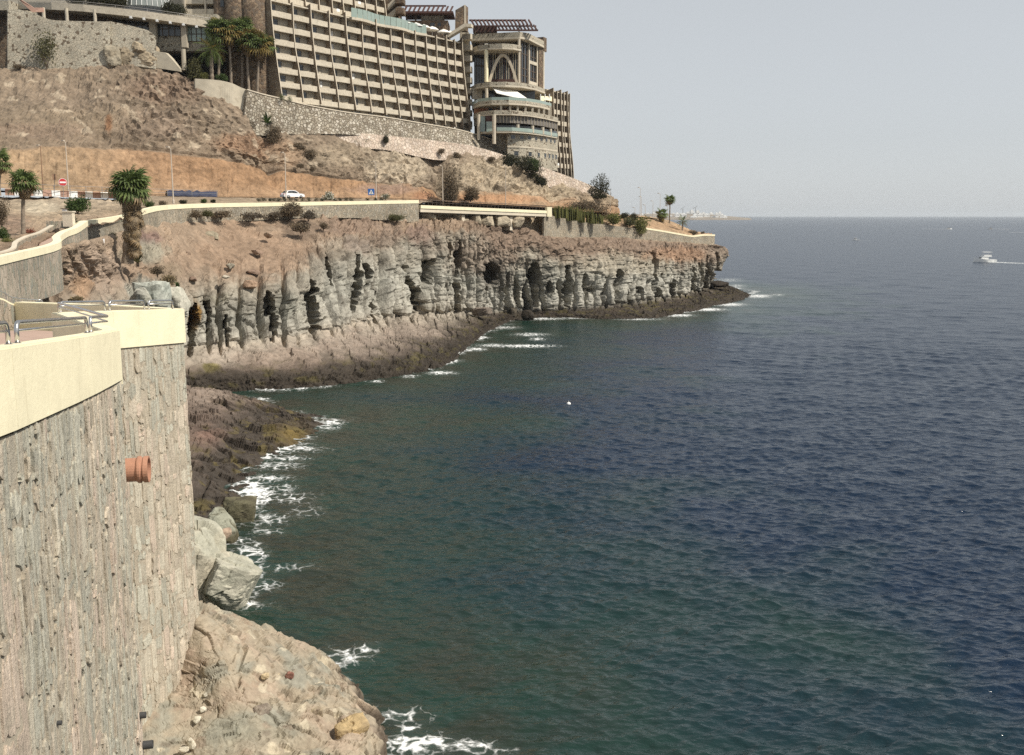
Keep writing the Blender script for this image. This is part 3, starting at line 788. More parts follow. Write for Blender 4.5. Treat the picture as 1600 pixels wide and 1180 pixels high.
rocky = np.clip(np.maximum.reduce([np.exp(-(((PX - 240) / 80) ** 2 + ((PY - 195) / 30) ** 2)), np.exp(-(((PX - 250) / 70) ** 2 + ((PY - 140) / 25) ** 2)),
                                   np.exp(-(((PX - 620) / 70) ** 2 + ((PY - 265) / 28) ** 2)), np.exp(-(((PX - 800) / 90) ** 2 + ((PY - 280) / 30) ** 2)), 0.8 * np.exp(-(((PX - 400) / 60) ** 2 + ((PY - 235) / 22) ** 2))]) * 1.3, 0, 1)
rocky = rocky * sstep(1.5, 2.1, FR)
hp1, he1, hi1 = plates(V / np.array([3.4, 3.4, 2.2]), 1.6); hp2, he2, hi2 = plates(V / 1.1 + 4, 1.6)
gl = ridge(np.stack([S / 5.5 + .8 * fbm(V / 8, 2), FR * .9, S * 0], -1), 4)
D = 1.3 * fbm(V / 9, 4) + 0.50 * fbm(V / 1.7, 5, .6) + .8 * (gl - .55) * sstep(2.1, 2.6, FR) + .22 * ((Z * .55 + fbm(V / 4, 3)) % 1.0) + .28 * hp2 * sstep(2, 2.3, FR) + np.where(rid > .72, np.clip(.5 - rw1, 0, 1) * 0.9, 0)
D = D + rocky * (.6 * ridge(V / 4.2, 4) - .3 + hp1 * .95 + hp2 * .4)
cutm = (1 - sstep(1.7, 2.1, FR)) * sstep(0.9, 1.2, FR)
gul = ridge(np.stack([S / 2.2, Z / 14, S * 0], -1), 3)
D = D * (1 - cutm * 0.75) + cutm * (0.55 * gul + 0.25 * (bid - .5) + .35 * fbm(V / 1.2, 4) + 0.12 * pn(np.stack([S / 12, S * 0, Z * 1.8], -1)))
# the cut ends in a small ledge
D = D - 0.7 * np.exp(-((FR - 2.03) / .06) ** 2) * sstep(90, 140, PX)
# two gullies with bushes
for gx, gw, gd in ((690, 16, 2.8), (425, 12, 1.6), (855, 12, 1.6)):
    D = D - gd * np.exp(-((PX - gx - 0.2 * (PY - 270)) / gw) ** 2) * sstep(1.0, 1.8, FR)
V2 = V + N * (D * fade)[..., None]
rowc = np.array([(.30, .21, .14), (.33, .215, .13), (.285, .185, .115), (.22, .172, .122), (.21, .165, .12), (.235, .182, .132), (.28, .22, .16)])
C = np.zeros((nu, nv, 3)); jit = 0.25 * fbm(V / 3.5, 3)
for k in range(3): C[..., k] = np.interp(FR + jit, np.arange(7), rowc[:, k])
upc = sstep(1.92, 2.06, FR + 0.3 * jit)
C = mixc(C, (.215, .165, .118), upc * (1 - sstep(3, 3.4, FR)))
C = mixc(C, (.285, .175, .10), (1 - upc) * sstep(1.1, 1.5, FR) * sstep(120, 330, PX) * 0.8)
C = mixc(C, (.315, .225, .14), (1 - upc) * (1 - sstep(60, 260, PX)) * 0.8)
HB = [(240, 195, 75, 28, (.235, .18, .135), .75), (255, 140, 70, 26, (.205, .145, .105), .7), (130, 190, 90, 25, (.225, .175, .122), .5), (120, 150, 100, 25, (.22, .17, .125), .6), (60, 205, 80, 14, (.21, .155, .115), .6), (390, 225, 60, 18, (.31, .195, .125), .7), (445, 240, 36, 22, (.36, .25, .165), .6),
      (170, 195, 6, 16, (.20, .10, .05), .8), (625, 262, 60, 32, (.40, .335, .25), .85), (760, 275, 70, 30, (.375, .31, .225), .85), (530, 245, 50, 20, (.31, .25, .18), .7), (850, 300, 60, 20, (.38, .31, .22), .8), (930, 318, 36, 14, (.36, .285, .20), .7), (790, 312, 110, 6, (.36, .21, .12), .75), (600, 298, 60, 9, (.235, .165, .13), .7), (700, 280, 18, 30, (.16, .125, .085), .6), (660, 308, 20, 8, (.33, .17, .10), .6)]
for px, py, rx, ry, col, w in HB:
    e = np.sqrt(((PX - px) / rx) ** 2 + ((PY - py) / ry) ** 2) + 0.8 * jit * 2
    C = mixc(C, col, w * (1 - sstep(0.5, 1.25, e)))
C *= (1 + 0.25 * (rid - 0.5) + 0.3 * rocky * (tid - .5))[..., None]
C = mixc(C, (.42, .35, .26), (rid > .93) * sstep(2, 2.3, FR) * 0.6)
tag(link('hillside', grid_mesh('hillside', V2, M['rock'], C)), kind='structure')

# ================================================================== FAR HEADLAND BEHIND THE END WALL, GARDEN BANK, PROMENADE GROUND
def sheet(name, ctrl, su, sv, amp, nsc, cols, mat='rock', rubble=0.0, blobs=(), edge=(0, 0)):
    V, N, fr, fc, s = surf(ctrl, su, sv)
    nu, nv = V.shape[:2]; PX, PY = proj(V)
    FR = np.broadcast_to(fr[:, None], (nu, nv))
    D = amp * fbm(V / nsc, 5)
    w1, w2, wid = worley(V / (nsc * .35))
    if rubble: D = D + np.where(wid > .6, np.clip(.5 - w1, 0, 1) * rubble, 0)
    fd = np.minimum(sstep(0, max(edge[0], 1e-3), FR) if edge[0] else 1, 1)
    V2 = V + N * (D * fd)[..., None]
    cc = np.array(cols); C = np.zeros((nu, nv, 3)); j = 0.5 * fbm(V / nsc, 3)
    for k in range(3): C[..., k] = np.interp(FR + j, np.linspace(0, len(ctrl) - 1, len(cc)), cc[:, k])
    for px, py, rx, ry, col, w in blobs:
        e = np.sqrt(((PX - px) / rx) ** 2 + ((PY - py) / ry) ** 2) + j
        C = mixc(C, col, w * (1 - sstep(.5, 1.25, e)))
    C *= (1 + 0.3 * (wid - .5))[..., None]
    return tag(link(name, grid_mesh(name, V2, M[mat], C)), kind='structure')

HEAD0 = [W(850, 345, 223.4), W(900, 352, 235.4), W(960, 362, 247.2), W(1010, 368, 255.8), W(1060, 374, 266.6), W(1085, 380, 271.2), W(1112, 378, 278.5)]
sheet('headland', [HEAD0, [W(850, 337, 224), W(900, 343, 236), W(960, 351, 248), W(1010, 356, 256.3), W(1060, 362, 267.2), W(1085, 368, 271.8), W(1112, 367.5, 279)],
                   [W(858, 333, 234), W(910, 337, 246), W(965, 342, 257), W(1012, 350, 265), W(1055, 356, 274), W(1085, 364, 277), W(1112, 366.5, 283)],
                   [W(866, 330, 242), W(915, 334, 252), W(970, 339, 264), W(1012, 342, 272), W(1050, 348, 281), W(1082, 361, 284), W(1104, 366.5, 288)],
                   [W(880, 331, 256), W(930, 334, 268), W(980, 338, 280), W(1012, 341, 288), W(1045, 348, 292), W(1075, 362, 293), W(1094, 368, 294)],
                   [W(900, 345, 275), W(950, 350, 290), W(990, 356, 300), W(1012, 362, 304), W(1040, 372, 304), W(1065, 380, 304), W(1080, 390, 304)]],
      0.5, 0.5, 0.55, 3.0, [(.36, .27, .18), (.33, .22, .135), (.38, .27, .17), (.3, .22, .15)], rubble=0.7)
# ================================================================== NEAR SHORE: ROCK SLAB, BOULDERS, LOW SHELF
GREY = (.33, .29, .225)
nr = [[G(340, 950, 3.2), G(385, 968, 2.6), G(430, 988, 1.8), G(500, 1020, .7), G(556, 1072, .2), G(588, 1118, -.3), G(606, 1172, -.6), G(625, 1250, -.8)],   # far side, falling to the water
      [G(318, 962, 4.9), G(366, 976, 4.0), G(420, 1000, 2.9), G(490, 1033, 1.7), G(545, 1084, 1.0), G(577, 1128, .6), G(592, 1180, .3), G(612, 1262, 0)],
      [G(316, 985, 4.7), G(355, 1010, 3.9), G(405, 1038, 3.1), G(462, 1072, 2.1), G(512, 1112, 1.5), G(545, 1150, 1.1), G(560, 1205, .8), G(580, 1290, .4)],
      [G(314, 1015, 4.1), G(345, 1050, 3.4), G(385, 1085, 2.7), G(425, 1118, 2.1), G(465, 1150, 1.6), G(490, 1190, 1.2), G(505, 1240, 1.0), G(520, 1320, .6)],
      [G(309, 1060, 3.1), G(330, 1095, 2.6), G(352, 1128, 2.2), G(372, 1158, 1.8), G(392, 1190, 1.5), G(405, 1225, 1.2), G(420, 1280, 1.0), G(430, 1360, .7)],
      [G(292, 1092, 2.6), G(290, 1130, 2.2), G(284, 1160, 1.9), G(268, 1190, 1.6), G(255, 1230, 1.35), G(245, 1270, 1.2), G(235, 1320, 1.0), G(220, 1400, .7)],
      [G(292, 1092, 2.6) + Vector((-3, 1, .8)), G(290, 1130, 2.2) + Vector((-3, 1, .8)), G(284, 1160, 1.9) + Vector((-3, 1, .8)), G(268, 1190, 1.6) + Vector((-3, .5, .6)), G(255, 1230, 1.35) + Vector((-3, .5, .6)), G(245, 1270, 1.2) + Vector((-3, .5, .5)), G(235, 1320, 1.0) + Vector((-3, .5, .5)), G(220, 1400, .7) + Vector((-3, .5, .5))]]
nr = [[r[0] + Vector((-2.2, .9, .3))] + r for r in nr]
V, N, fr, fc, s = surf(nr, 0.065, 0.065)
N = -N if N[..., 2].mean() < 0 else N
PX, PY = proj(V); nu, nv = V.shape[:2]
FR = np.broadcast_to(fr[:, None], (nu, nv))
w1, w2, wid = worley(V / np.array([1.5, 1.1, 1.2]) + .35 * fbm(V / 1.2, 3)[..., None])
x1, x2, xid = worley(V / 0.38)
np1, ne1, ni1 = plates(np.stack([V[..., 0] / 1.25, V[..., 1] / .9, V[..., 2] * 0], -1) + .22 * fbm(V / 1.2, 3)[..., None], 1.6); np2, ne2, ni2 = plates(np.stack([V[..., 0] / .42, V[..., 1] / .36, V[..., 2] * 0 + 3], -1), 1.6); np3, ne3, ni3 = plates(np.stack([V[..., 0] / .16, V[..., 1] / .15, V[..., 2] * 0 + 6], -1), 1.6)
patch_ = sstep(-.05, .2, fbm(V / 1.9 + 3, 3))
D = 0.30 * fbm(V / 2.6, 5) + np1 * .26 - .06 * np.exp(-(ne1 / .05) ** 2) + (np2 * .13 + np3 * .05) * (.25 + .75 * patch_) + .10 * ((V[..., 2] * 2.2 + 1.2 * fbm(V / 1.5, 3)) % 1.0)
D = D * np.interp(FR, [0, 4.2, 5, 6], [1, 1, .4, .2])
for px, py, rx, ry, dz in [(455, 1088, 26, 9, -.45), (430, 1092, 16, 10, .25), (526, 1140, 12, 16, -.4), (480, 1112, 18, 8, .3), (556, 1155, 20, 14, .15), (440, 1165, 40, 8, -.25), (350, 1135, 24, 5, -.2), (590, 1165, 6, 20, .1)]:
    D = D + dz * np.exp(-((PX - px) / rx) ** 2 - ((PY - py) / ry) ** 2)
V2 = V + N * D[..., None]
C = np.zeros((nu, nv, 3)) + np.array((.325, .275, .205))
nb = fbm(V / 1.6, 4)
C = mixc(C, (.27, .255, .205), sstep(0.0, .3, nb)); C = mixc(C, (.36, .285, .215), sstep(.02, .3, -nb) * .8)
C = mixc(C, (.27, .26, .205), np.exp(-((PX - 380) / 70) ** 2 - ((PY - 1150) / 35) ** 2) * .7)
C = mixc(C, (.24, .17, .125), sstep(.94, .96, xid) * .4); C = mixc(C, (.50, .44, .33), (xid > .80) * (xid < .84) * .7)
C = mixc(C, (.13, .105, .08), sstep(.25, .45, fbm(V / .7 + 9, 4)) * .6)
C = mixc(C, (.07, .055, .042), (1 - sstep(.25, .75, V2[..., 2] + .4 * nb)) * .85)
tag(link('shore_rock', grid_mesh('shore_rock', V2, M['rock_fine'], C, flip=bool(np.cross(V[1, 0] - V[0, 0], V[0, 1] - V[0, 0])[2] > 0))), kind='structure')

ms = [[G(200, 690, -1.0), G(300, 640, -1.0), G(352, 617, -1), G(425, 628, -1), G(478, 644, -1), G(540, 655, -1.2), G(560, 664, -1.6)],
      [G(190, 640, 2.4), G(262, 608, 2.7), G(318, 609, 2.4), G(375, 622, 1.8), G(425, 637, .8), G(480, 651, .3), G(530, 659, -.15)],
      [G(190, 690, 2.4), G(255, 660, 2.5), G(325, 641, 2.1), G(375, 642, 1.7), G(420, 650, .9), G(468, 662, .35), G(512, 668, -.1)],
      [G(190, 740, 2.2), G(250, 715, 2.4), G(330, 680, 1.9), G(370, 675, 1.2), G(410, 676, .7), G(450, 680, .35), G(490, 683, -.1)],
      [G(190, 800, 2.0), G(250, 770, 2.0), G(320, 728, 1.3), G(352, 715, .8), G(385, 706, .5), G(415, 704, .3), G(455, 705, -.15)],
      [G(190, 860, 2.0), G(250, 830, 1.6), G(315, 775, 1.0), G(340, 756, .6), G(362, 742, .3), G(390, 735, 0), G(425, 730, -.25)],
      [G(190, 930, 1.6), G(250, 900, 1.4), G(315, 830, .8), G(340, 806, .5), G(355, 790, .2), G(378, 782, -.1), G(410, 776, -.3)],
      [G(190, 1000, 1.2), G(250, 960, 1.0), G(315, 890, .5), G(340, 860, .2), G(360, 835, -.1), G(385, 822, -.3), G(410, 815, -.5)]]
V, N, fr, fc, s = surf(ms, 0.16, 0.16)
N = -N if N[..., 2].mean() < 0 else N
PX, PY = proj(V); nu, nv = V.shape[:2]
w1, w2, wid = worley(np.stack([V[..., 0] / 3.0, V[..., 1] / 2.0, V[..., 2] * 0], -1) + .3 * fbm(V / 2, 3)[..., None])
FRc = np.broadcast_to(fr[:, None], (nu, nv))
ex = sstep(.4, 1.0, FRc) * (1 - .6 * sstep(5, 6, np.broadcast_to(fc[None, :], (nu, nv))))
mp1, me1, mi1 = plates(np.stack([V[..., 0] / 2.6, V[..., 1] / 1.7, V[..., 2] * 0], -1) + .2 * fbm(V / 2, 3)[..., None], 1.6); mp2, me2, mi2 = plates(np.stack([V[..., 0] / .9, V[..., 1] / .7, V[..., 2] * 0 + 3], -1), 1.6)
D = (mp1 * .62 - .12 * np.exp(-(me1 / .05) ** 2) + mp2 * .26 + .4 * fbm(V / 2.6, 5) - .05) * ex
V2 = V + N * D[..., None]
C = np.zeros((nu, nv, 3)) + np.array((.155, .118, .094)); nb = fbm(V / 3, 4)
C = mixc(C, (.29, .23, .185), np.exp(-((PX - 330) / 40) ** 2 - ((PY - 618) / 14) ** 2))
C = mixc(C, (.21, .125, .095), np.exp(-((PX - 325) / 26) ** 2 - ((PY - 680) / 18) ** 2) * .7)
low = 1 - sstep(.9, 2.7, V2[..., 2] + 1.0 * nb)
C = mixc(C, DARK, low * .92)
C = mixc(C, (.17, .12, .035), np.exp(-((PX - 455) / 26) ** 2 - ((PY - 682) / 14) ** 2) * .85)
C = mixc(C, (.12, .095, .035), low * sstep(.1, .3, fbm(V / 1.5 + 3, 3)) * .7)
tag(link('rock_shelf', grid_mesh('rock_shelf', V2, M['rock_wet'], C, flip=bool(np.cross(V[1, 0] - V[0, 0], V[0, 1] - V[0, 0])[2] > 0))), kind='structure')

def rock_block(name, c, size, seed, col, col2, rz=0.0, res=44, blocky=0.6, amp=0.16, mat='rock_fine', tilt=0.0, cut=None, planes=None, edge=22):
    """boxy weathered boulder: a rounded cube pushed in and out"""
    n = res
    th = np.linspace(0, 2 * math.pi, n, endpoint=False); ph = np.linspace(-math.pi / 2 + .001, math.pi / 2 - .001, n // 2)
    P, T = np.meshgrid(ph, th, indexing='ij')
    d = np.stack([np.cos(P) * np.cos(T), np.cos(P) * np.sin(T), np.sin(P)], -1)
    rq = np.random.RandomState(seed * 7 + 1); npl = planes if planes is not None else 6 + int(9 * (1 - blocky))
    pnl = rq.normal(size=(npl, 3)); pnl /= np.linalg.norm(pnl, axis=1)[:, None]
    pnl = np.concatenate([pnl, np.eye(3), -np.eye(3)]); ph_ = np.concatenate([rq.uniform(.66, 1.0, npl), rq.uniform(.80, 1.0, 6)])
    dot = d @ pnl.T
    rr = np.where(dot > .05, ph_ / np.maximum(dot, .05), 9)
    rr = -np.log(np.exp(-edge * rr).sum(-1)) / edge * 1.06          # planes cut a stone with slightly worn edges
    V = d * rr[..., None] * np.array(size) / 2
    q = V + seed * 13.7
    sc = max(size)
    p1, e1, i1 = plates(q / (sc * .34), 1.6); p2, e2, i2 = plates(q / (sc * .13) + 5, 1.6)
    D = amp * sc * (.25 * fbm(q / (sc * .5), 5, .6) + .30 * p1 + .11 * p2 - .06 * np.exp(-(e1 / .05) ** 2))
    V = V + d * D[..., None]
    rm = np.array(Matrix.Rotation(rz, 3, 'Z') @ Matrix.Rotation(tilt, 3, 'Y'))
    V = V @ rm.T
    nb = fbm(q / (sc * .4) + 5, 4)
    C = np.zeros(V.shape) + np.array(col); C = mixc(C, col2, sstep(-.05, .3, nb))
    if cut: C = mixc(C, cut[1], 1 - sstep(cut[0] - .3, cut[0] + .3, V[..., 2] + .5 * nb))
    me = grid_mesh(name, V, M[mat], C, closed=True)
    o = link(name, me); o.location = c
    return o
PALE = (.46, .42, .33); PALE2 = (.37, .36, .29)
o = rock_block('rock_outcrop', G(322, 905, 1.6) + Vector((-.6, .2, .3)), (3.6, 3.6, 6.4), 1, PALE, PALE2, .5, 96, .8, .16, tilt=.12, planes=4)
tag(o, 'pale rough rock flank standing tight against the corner of the foreground wall', 'rock')
o = rock_block('rock_outcrop', G(362, 908, 1.5) + Vector((-.3, .2, -.2)), (3.1, 3.4, 3.1), 9, (.42, .40, .325), PALE2, .45, 90, .9, .13, tilt=.42, planes=3)
tag(o, 'pale layered grey block leaning over the surf beside the foreground wall', 'rock')
o = rock_block('boulder', G(374, 797, .7), (2.7, 2.0, 1.9), 2, (.13, .12, .075), (.085, .075, .05), .2, 50, .75, .10, cut=None)
tag(o, 'square dark green boulder with white surf around it, farther of two', 'boulder')
o = rock_block('boulder', G(346, 822, .9), (3.0, 2.2, 1.7), 3, (.30, .30, .235), (.11, .10, .065), -.35, 50, .6, .12, tilt=.2, cut=(-.2, (.09, .08, .05)))
tag(o, 'slanting grey boulder with dark sides in front of the square dark boulder', 'boulder')
o = rock_block('boulder', G(353, 833, 1.7), (.75, .7, .8), 4, (.36, .27, .20), (.30, .22, .17), .4, 30, .2, .12)
tag(o, 'small round pinkish boulder leaning on the slanting grey boulder', 'boulder')
o = rock_block('boulder', G(548, 1143, 1.15), (1.35, 1.0, 1.05), 5, (.40, .30, .165), (.33, .25, .15), .5, 46, .35, .16)
tag(o, 'yellowish rounded boulder on the grey rock slab near the lower edge', 'boulder')
o = rock_block('boulder', G(489, 1113, 1.75), (.8, .55, .5), 6, (.35, .29, .20), (.29, .23, .17), .2, 30, .4, .16)
tag(o, 'tan boulder in the middle of the grey rock slab', 'boulder')
o = rock_block('boulder', G(410, 1112, 2.15), (.75, .6, .6), 7, (.23, .19, .155), (.28, .24, .19), .9, 30, .3, .16)
tag(o, 'dark brown boulder on the grey rock slab nearest the wall', 'boulder')
o = rock_block('boulder', G(452, 1055, 2.6), (.4, .34, .34), 8, (.26, .13, .10), (.22, .12, .09), .1, 24, .3, .1)
tag(o, 'small dark red stone on the grey rock slab', 'stone')
for i, (px, py, z, sx, c1) in enumerate([(414, 1057, 2.95, .34, (.52, .42, .27)), (433, 1056, 2.6, .30, (.55, .46, .31)), (320, 1086, 2.75, .26, (.60, .56, .46)), (317, 1108, 2.5, .30, (.60, .56, .46)), (308, 1125, 2.35, .34, (.60, .56, .45)), (298, 1160, 2.1, .42, (.60, .55, .44)), (287, 1172, 1.95, .36, (.60, .55, .44)), (372, 1086, 2.7, .3, (.50, .43, .33)), (318, 1068, 2.9, .25, (.58, .54, .44))]):
    o = rock_block('stone', G(px, py, z), (sx, sx * .7, sx * .8), 20 + i, c1, tuple(k * .85 for k in c1), i * 1.1, 18, .4, .14)
    tag(o, ['flat ochre stone on the grey slab left of the dark red stone', 'pale ochre stone touching the dark red stone', 'highest white stone fallen at the foot of the foreground wall', 'second white stone down along the foot of the wall', 'white stone halfway along the foot of the wall',
            'largest white stone at the foot of the wall near the lower edge', 'lowest white stone at the foot of the wall', 'pale stone lying alone on the grey slab under the wall', 'small white stone under the corner of the foreground wall'][i], 'stone', 'loose stones on the rock slab')
for i, (px, py, Y, sz, c1, c2, lab) in enumerate([(238, 466, 90, (3.2, 2.4, 3.4), (.40, .41, .36), (.31, .33, .29), 'greenish grey split boulder above the corner of the cream parapet'), (222, 470, 88, (2.0, 1.8, 2.2), (.36, .35, .30), (.31, .30, .25), 'smaller grey boulder left of the split grey boulder'),
      (277, 470, 95, (2.2, 2.0, 2.6), (.44, .42, .35), (.36, .35, .29), 'pale boulder right of the split grey boulder by the rusty cleft'), (283, 484, 97, (1.8, 1.6, 1.8), (.45, .43, .37), (.37, .36, .3), 'lower pale boulder right beside the rusty cleft')]):
    o = rock_block('boulder', W(px, py, Y), sz, 40 + i, c1, c2, i * .8, 36, .45, .16); tag(o, lab, 'boulder')
for i, (px, py, w, h, Y) in enumerate([(690, 345, 26, 13, 201), (715, 346, 24, 11, 203), (742, 344, 20, 13, 206), (760, 345, 22, 13, 208), (785, 346, 26, 15, 212), (806, 347, 18, 13, 215), (664, 340, 22, 12, 196)]):
    k = Y / F
    o = rock_block('boulder', W(px, py, Y), (w * k * 1.25, 3.0, h * k * 1.25), 60 + i, (.40, .34, .25), (.29, .24, .18), .6, 32, .4, .14, mat='rock')
    tag(o, ['round tan boulder under the left part of the bridge', 'second tan boulder under the bridge, right of the first pier', 'narrow grey boulder under the middle of the bridge', 'tan boulder under the bridge left of the big round one', 'big round tan boulder under the right part of the bridge', 'rightmost tan boulder under the bridge', 'slanting tan boulder at the left end of the bridge'][i], 'boulder', 'boulders under the bridge')
for i, (px, py, w, h, Y, c) in enumerate([(824, 492, 16, 12, 210, DARK), (1124, 444, 26, 9, 279, DARK), (802, 488, 12, 9, 214, (.1, .085, .065)), (762, 505, 20, 12, 195, (.085, .07, .055)), (752, 487, 26, 10, 198, (.20, .165, .135)), (329, 367, 20, 9, 148, (.29, .25, .18)), (294, 397, 8, 6, 138, (.26, .19, .14)), (302, 436, 11, 6, 133.5, (.23, .16, .12)), (420, 368, 12, 7, 153, (.34, .25, .18)), (402, 394, 14, 6, 148, (.27, .19, .14)), (395, 425, 16, 6, 143, (.25, .175, .13)), (353, 433, 10, 5, 137, (.45, .40, .32)), (360, 416, 14, 6, 141, (.32, .29, .23)), (392, 445, 18, 9, 140, (.31, .215, .15)), (460, 380, 16, 9, 158, (.38, .30, .22))]):
    k = Y / F
    o = rock_block('boulder', W(px, py, Y), (w * k * 1.3, w * k, h * k * 1.4), 80 + i, c, tuple(q * .8 for q in c), i * .7, 24, .4, .15, mat='rock')
    tag(o, ['black wave washed boulder standing at the foot of the cliff', 'dark wave washed boulder at the tip of the cliff', 'dark boulder left of the black wave washed boulder', 'dark boulder at the inner end of the surf', 'brown block lying at the cliff foot', 'large flat boulder high on the brown slope under the road wall',
            'small boulder in the gully left of the large flat boulder', 'dark boulder low on the brown slope above the rusty cleft', 'tan boulder right of the large flat boulder on the brown slope', 'brown boulder in the middle of the brown slope', 'brown boulder low in the middle of the brown slope', 'pale stone low on the brown slope', 'greyish stone in the middle of the brown slope', 'brown block on the edge of the brown slope above the cliff', 'pale tan block at the right end of the brown slope'][i], 'boulder')

# ================================================================== FOREGROUND RETAINING WALL
def nx(Y): return float(np.interp(Y, [3, 10, 14.7, 20, 24.6], [-5.9, -6.75, -7.55, -8.7, -9.86]))
PATH = [Vector((nx(y), y, 0)) for y in (3, 6, 9, 12, 14.7, 17, 19, 21, 23, 24.6)] + [Vector((-12.6, 29.2, 0)), Vector((-15.1, 33.4, 0)), Vector((-14.35, 36.4, 0)), Vector((-13.36, 40.1, 0)), Vector((-17, 43.2, 0)), Vector((-23, 46.5, 0))]
PZ = [20.07 - .088 * (p.y - 14.7) if p.y < 25 else float(np.interp(p.y, [25, 33.4, 40.1, 47], [19.19, 18.78, 18.28, 18.0])) for p in PATH]
wall = empty('retaining_wall', (-9.86, 24.6, 16), 'tall foreground sea wall of rough upright stone slabs under a cream parapet', 'wall')
def nrm2(a, b):
    d = (b - a).normalized(); return Vector((d.y, -d.x, 0))       # towards the sea
off = []
for i, p in enumerate(PATH):
    n1 = nrm2(PATH[max(i - 1, 0)], PATH[max(i, 1)]); n2 = nrm2(PATH[min(i, len(PATH) - 2)], PATH[min(i + 1, len(PATH) - 1)])
    q = (n1 + n2).normalized(); off.append(q / max(q.dot(n1), .45))
mb = MB()
for i in range(len(PATH) - 1):
    a, b = PATH[i], PATH[i + 1]; na, nb_ = off[i], off[i + 1]
    poly = [a, b, b - nb_ * .9, a - na * .9]
    mb.prism([(p.x, p.y) for p in poly], -.6, [PZ[i] - 1.33, PZ[i + 1] - 1.33, PZ[i + 1] - 1.33, PZ[i] - 1.33])
mb.build('core', M['mortar'], wall)
# the cast parapet, one panel between two joints
for grp in ([0, 1, 2], [2, 3, 4], [4, 5, 6], [6, 7, 8, 9], [9, 10, 11], [11, 12, 13], [13, 14, 15]):
    mb = MB()
    for i, j in zip(grp[:-1], grp[1:]):
        a, b = PATH[i], PATH[j]; d = (b - a).normalized()
        ga = d * (.006 if i == grp[0] and i not in (9, 11, 13) else 0); gb = d * (.006 if j == grp[-1] and j not in (9, 11, 13) else 0)
        oa, ob = off[i], off[j]
        A = [a + ga + oa * .07, b - gb + ob * .07, b - gb - ob * .40, a + ga - oa * .40]
        za, zb = PZ[i], PZ[j]; hh = 1.27 if i < 9 else 1.38
        mb.prism([(p.x, p.y) for p in A], [za - hh, zb - hh, zb - hh, za - hh], [za - .03, zb - .03, zb - .03, za - .03])
        A2 = [a + ga + oa * .045, b - gb + ob * .045, b - gb - ob * .375, a + ga - oa * .375]
        mb.prism([(p.x, p.y) for p in A2], [za - .03, zb - .03, zb - .03, za - .03], [za, zb, zb, za])
    mb.build('parapet', M['cream'], wall)
# stones
rs = random.Random(4)
SC = [(.36, .32, .25), (.38, .325, .255), (.39, .33, .255), (.33, .305, .235), (.37, .32, .25), (.40, .335, .255), (.30, .295, .235), (.42, .345, .265), (.375, .335, .265), (.345, .33, .27), (.41, .33, .25), (.32, .315, .265)]
stones = []
def slab(a, b, na, nb_, s0, s1, z0, z1, L):
    """one upright slab between s0..s1 along the wall and z0..z1"""
    k = 5
    w = s1 - s0; h = z1 - z0; tilt = rs.uniform(-.14, .14) * h * .5
    pts = []
    for i in range(k): pts.append((s0 + w * i / (k - 1) * 1.0 + rs.uniform(-.1, .1) * w, z1 + rs.uniform(-.45, .25) * min(w, .3) - (abs(i - (k - 1) / 2) * .12 * w)))
    for i in range(1, 3): pts.append((s1 + rs.uniform(-.16, .14) * w, z1 - h * i / 3))
    for i in range(k): pts.append((s1 - w * i / (k - 1) + rs.uniform(-.1, .1) * w, z0 + rs.uniform(-.25, .45) * min(w, .3) + (abs(i - (k - 1) / 2) * .12 * w)))
    for i in range(1, 3): pts.append((s0 + rs.uniform(-.14, .16) * w, z0 + h * i / 3))
    pts = [(sv + tilt * ((zv - z0) / h - .5), zv) for sv, zv in pts]
    pr = rs.choice((.004, .010, .018, .03, .05)) * rs.uniform(.7, 1.2)
    rg = fbm(np.array([[s0 * .55 + a.y * .55, z0 * .42, 1.7]]), 3)[0] + rs.gauss(0, .10)      # beds of one colour were laid together
    c = Vector((.435, .415, .34)) if rg < -.10 else (Vector((.465, .42, .335)) if rg < .06 else (Vector((.495, .43, .34)) if rg < .2 else Vector((.52, .43, .345))))
    c = c * rs.uniform(.90, 1.22)
    if rs.random() < .12: c = Vector((.46, .40, .31)) * rs.uniform(.9, 1.1)
    d = (b - a) / L
    def P(sv, zv, o_):
        t_ = min(max(sv / L, -.02), 1.02); nn = na.lerp(nb_, min(max(t_, 0), 1)).normalized()
        p = a + d * sv + nn * o_; return (p.x, p.y, zv)
    mb = MB(); n = len(pts)
    cs = sum(p[0] for p in pts) / n; cz = sum(p[1] for p in pts) / n
    back = [P(sv, zv, -.02) for sv, zv in pts]
    front = [P(cs + (sv - cs) * .94, cz + (zv - cz) * .985, pr * rs.uniform(.7, 1.15)) for sv, zv in pts]
    m1 = P(cs + rs.uniform(-.2, .2) * w, cz + h * .2, pr * rs.uniform(1.0, 1.6)); m2 = P(cs + rs.uniform(-.2, .2) * w, cz - h * .2, pr * rs.uniform(1.0, 1.6))
    vs = back + front + [m1, m2]
    fs = [(i, (i + 1) % n, n + (i + 1) % n, n + i) for i in range(n)]
    # fan the front on two centres
    for i in range(n):
        j = (i + 1) % n
        ci = 2 * n if (pts[i][1] + pts[j][1]) / 2 > cz else 2 * n + 1
        fs.append((n + i, n + j, ci))
    for i in range(n):
        j = (i + 1) % n; k2 = (j + 1) % n
        ci = (pts[i][1] + pts[j][1]) / 2 > cz; cj = (pts[j][1] + pts[k2][1]) / 2 > cz
        if ci != cj: fs.append((n + j, 2 * n + 1, 2 * n) if ci else (n + j, 2 * n, 2 * n + 1))
    mb.add(vs, [f[::-1] for f in fs], 0, tuple(c))
    ctr = Vector(P(cs, cz, 0))
    px, py = proj(np.array(ctr))
    vis = -40 < px < 330 and 520 < py < 1215
    area = w * h * (F / ctr.y) ** 2 if vis else 0
    stones.append((area, mb))
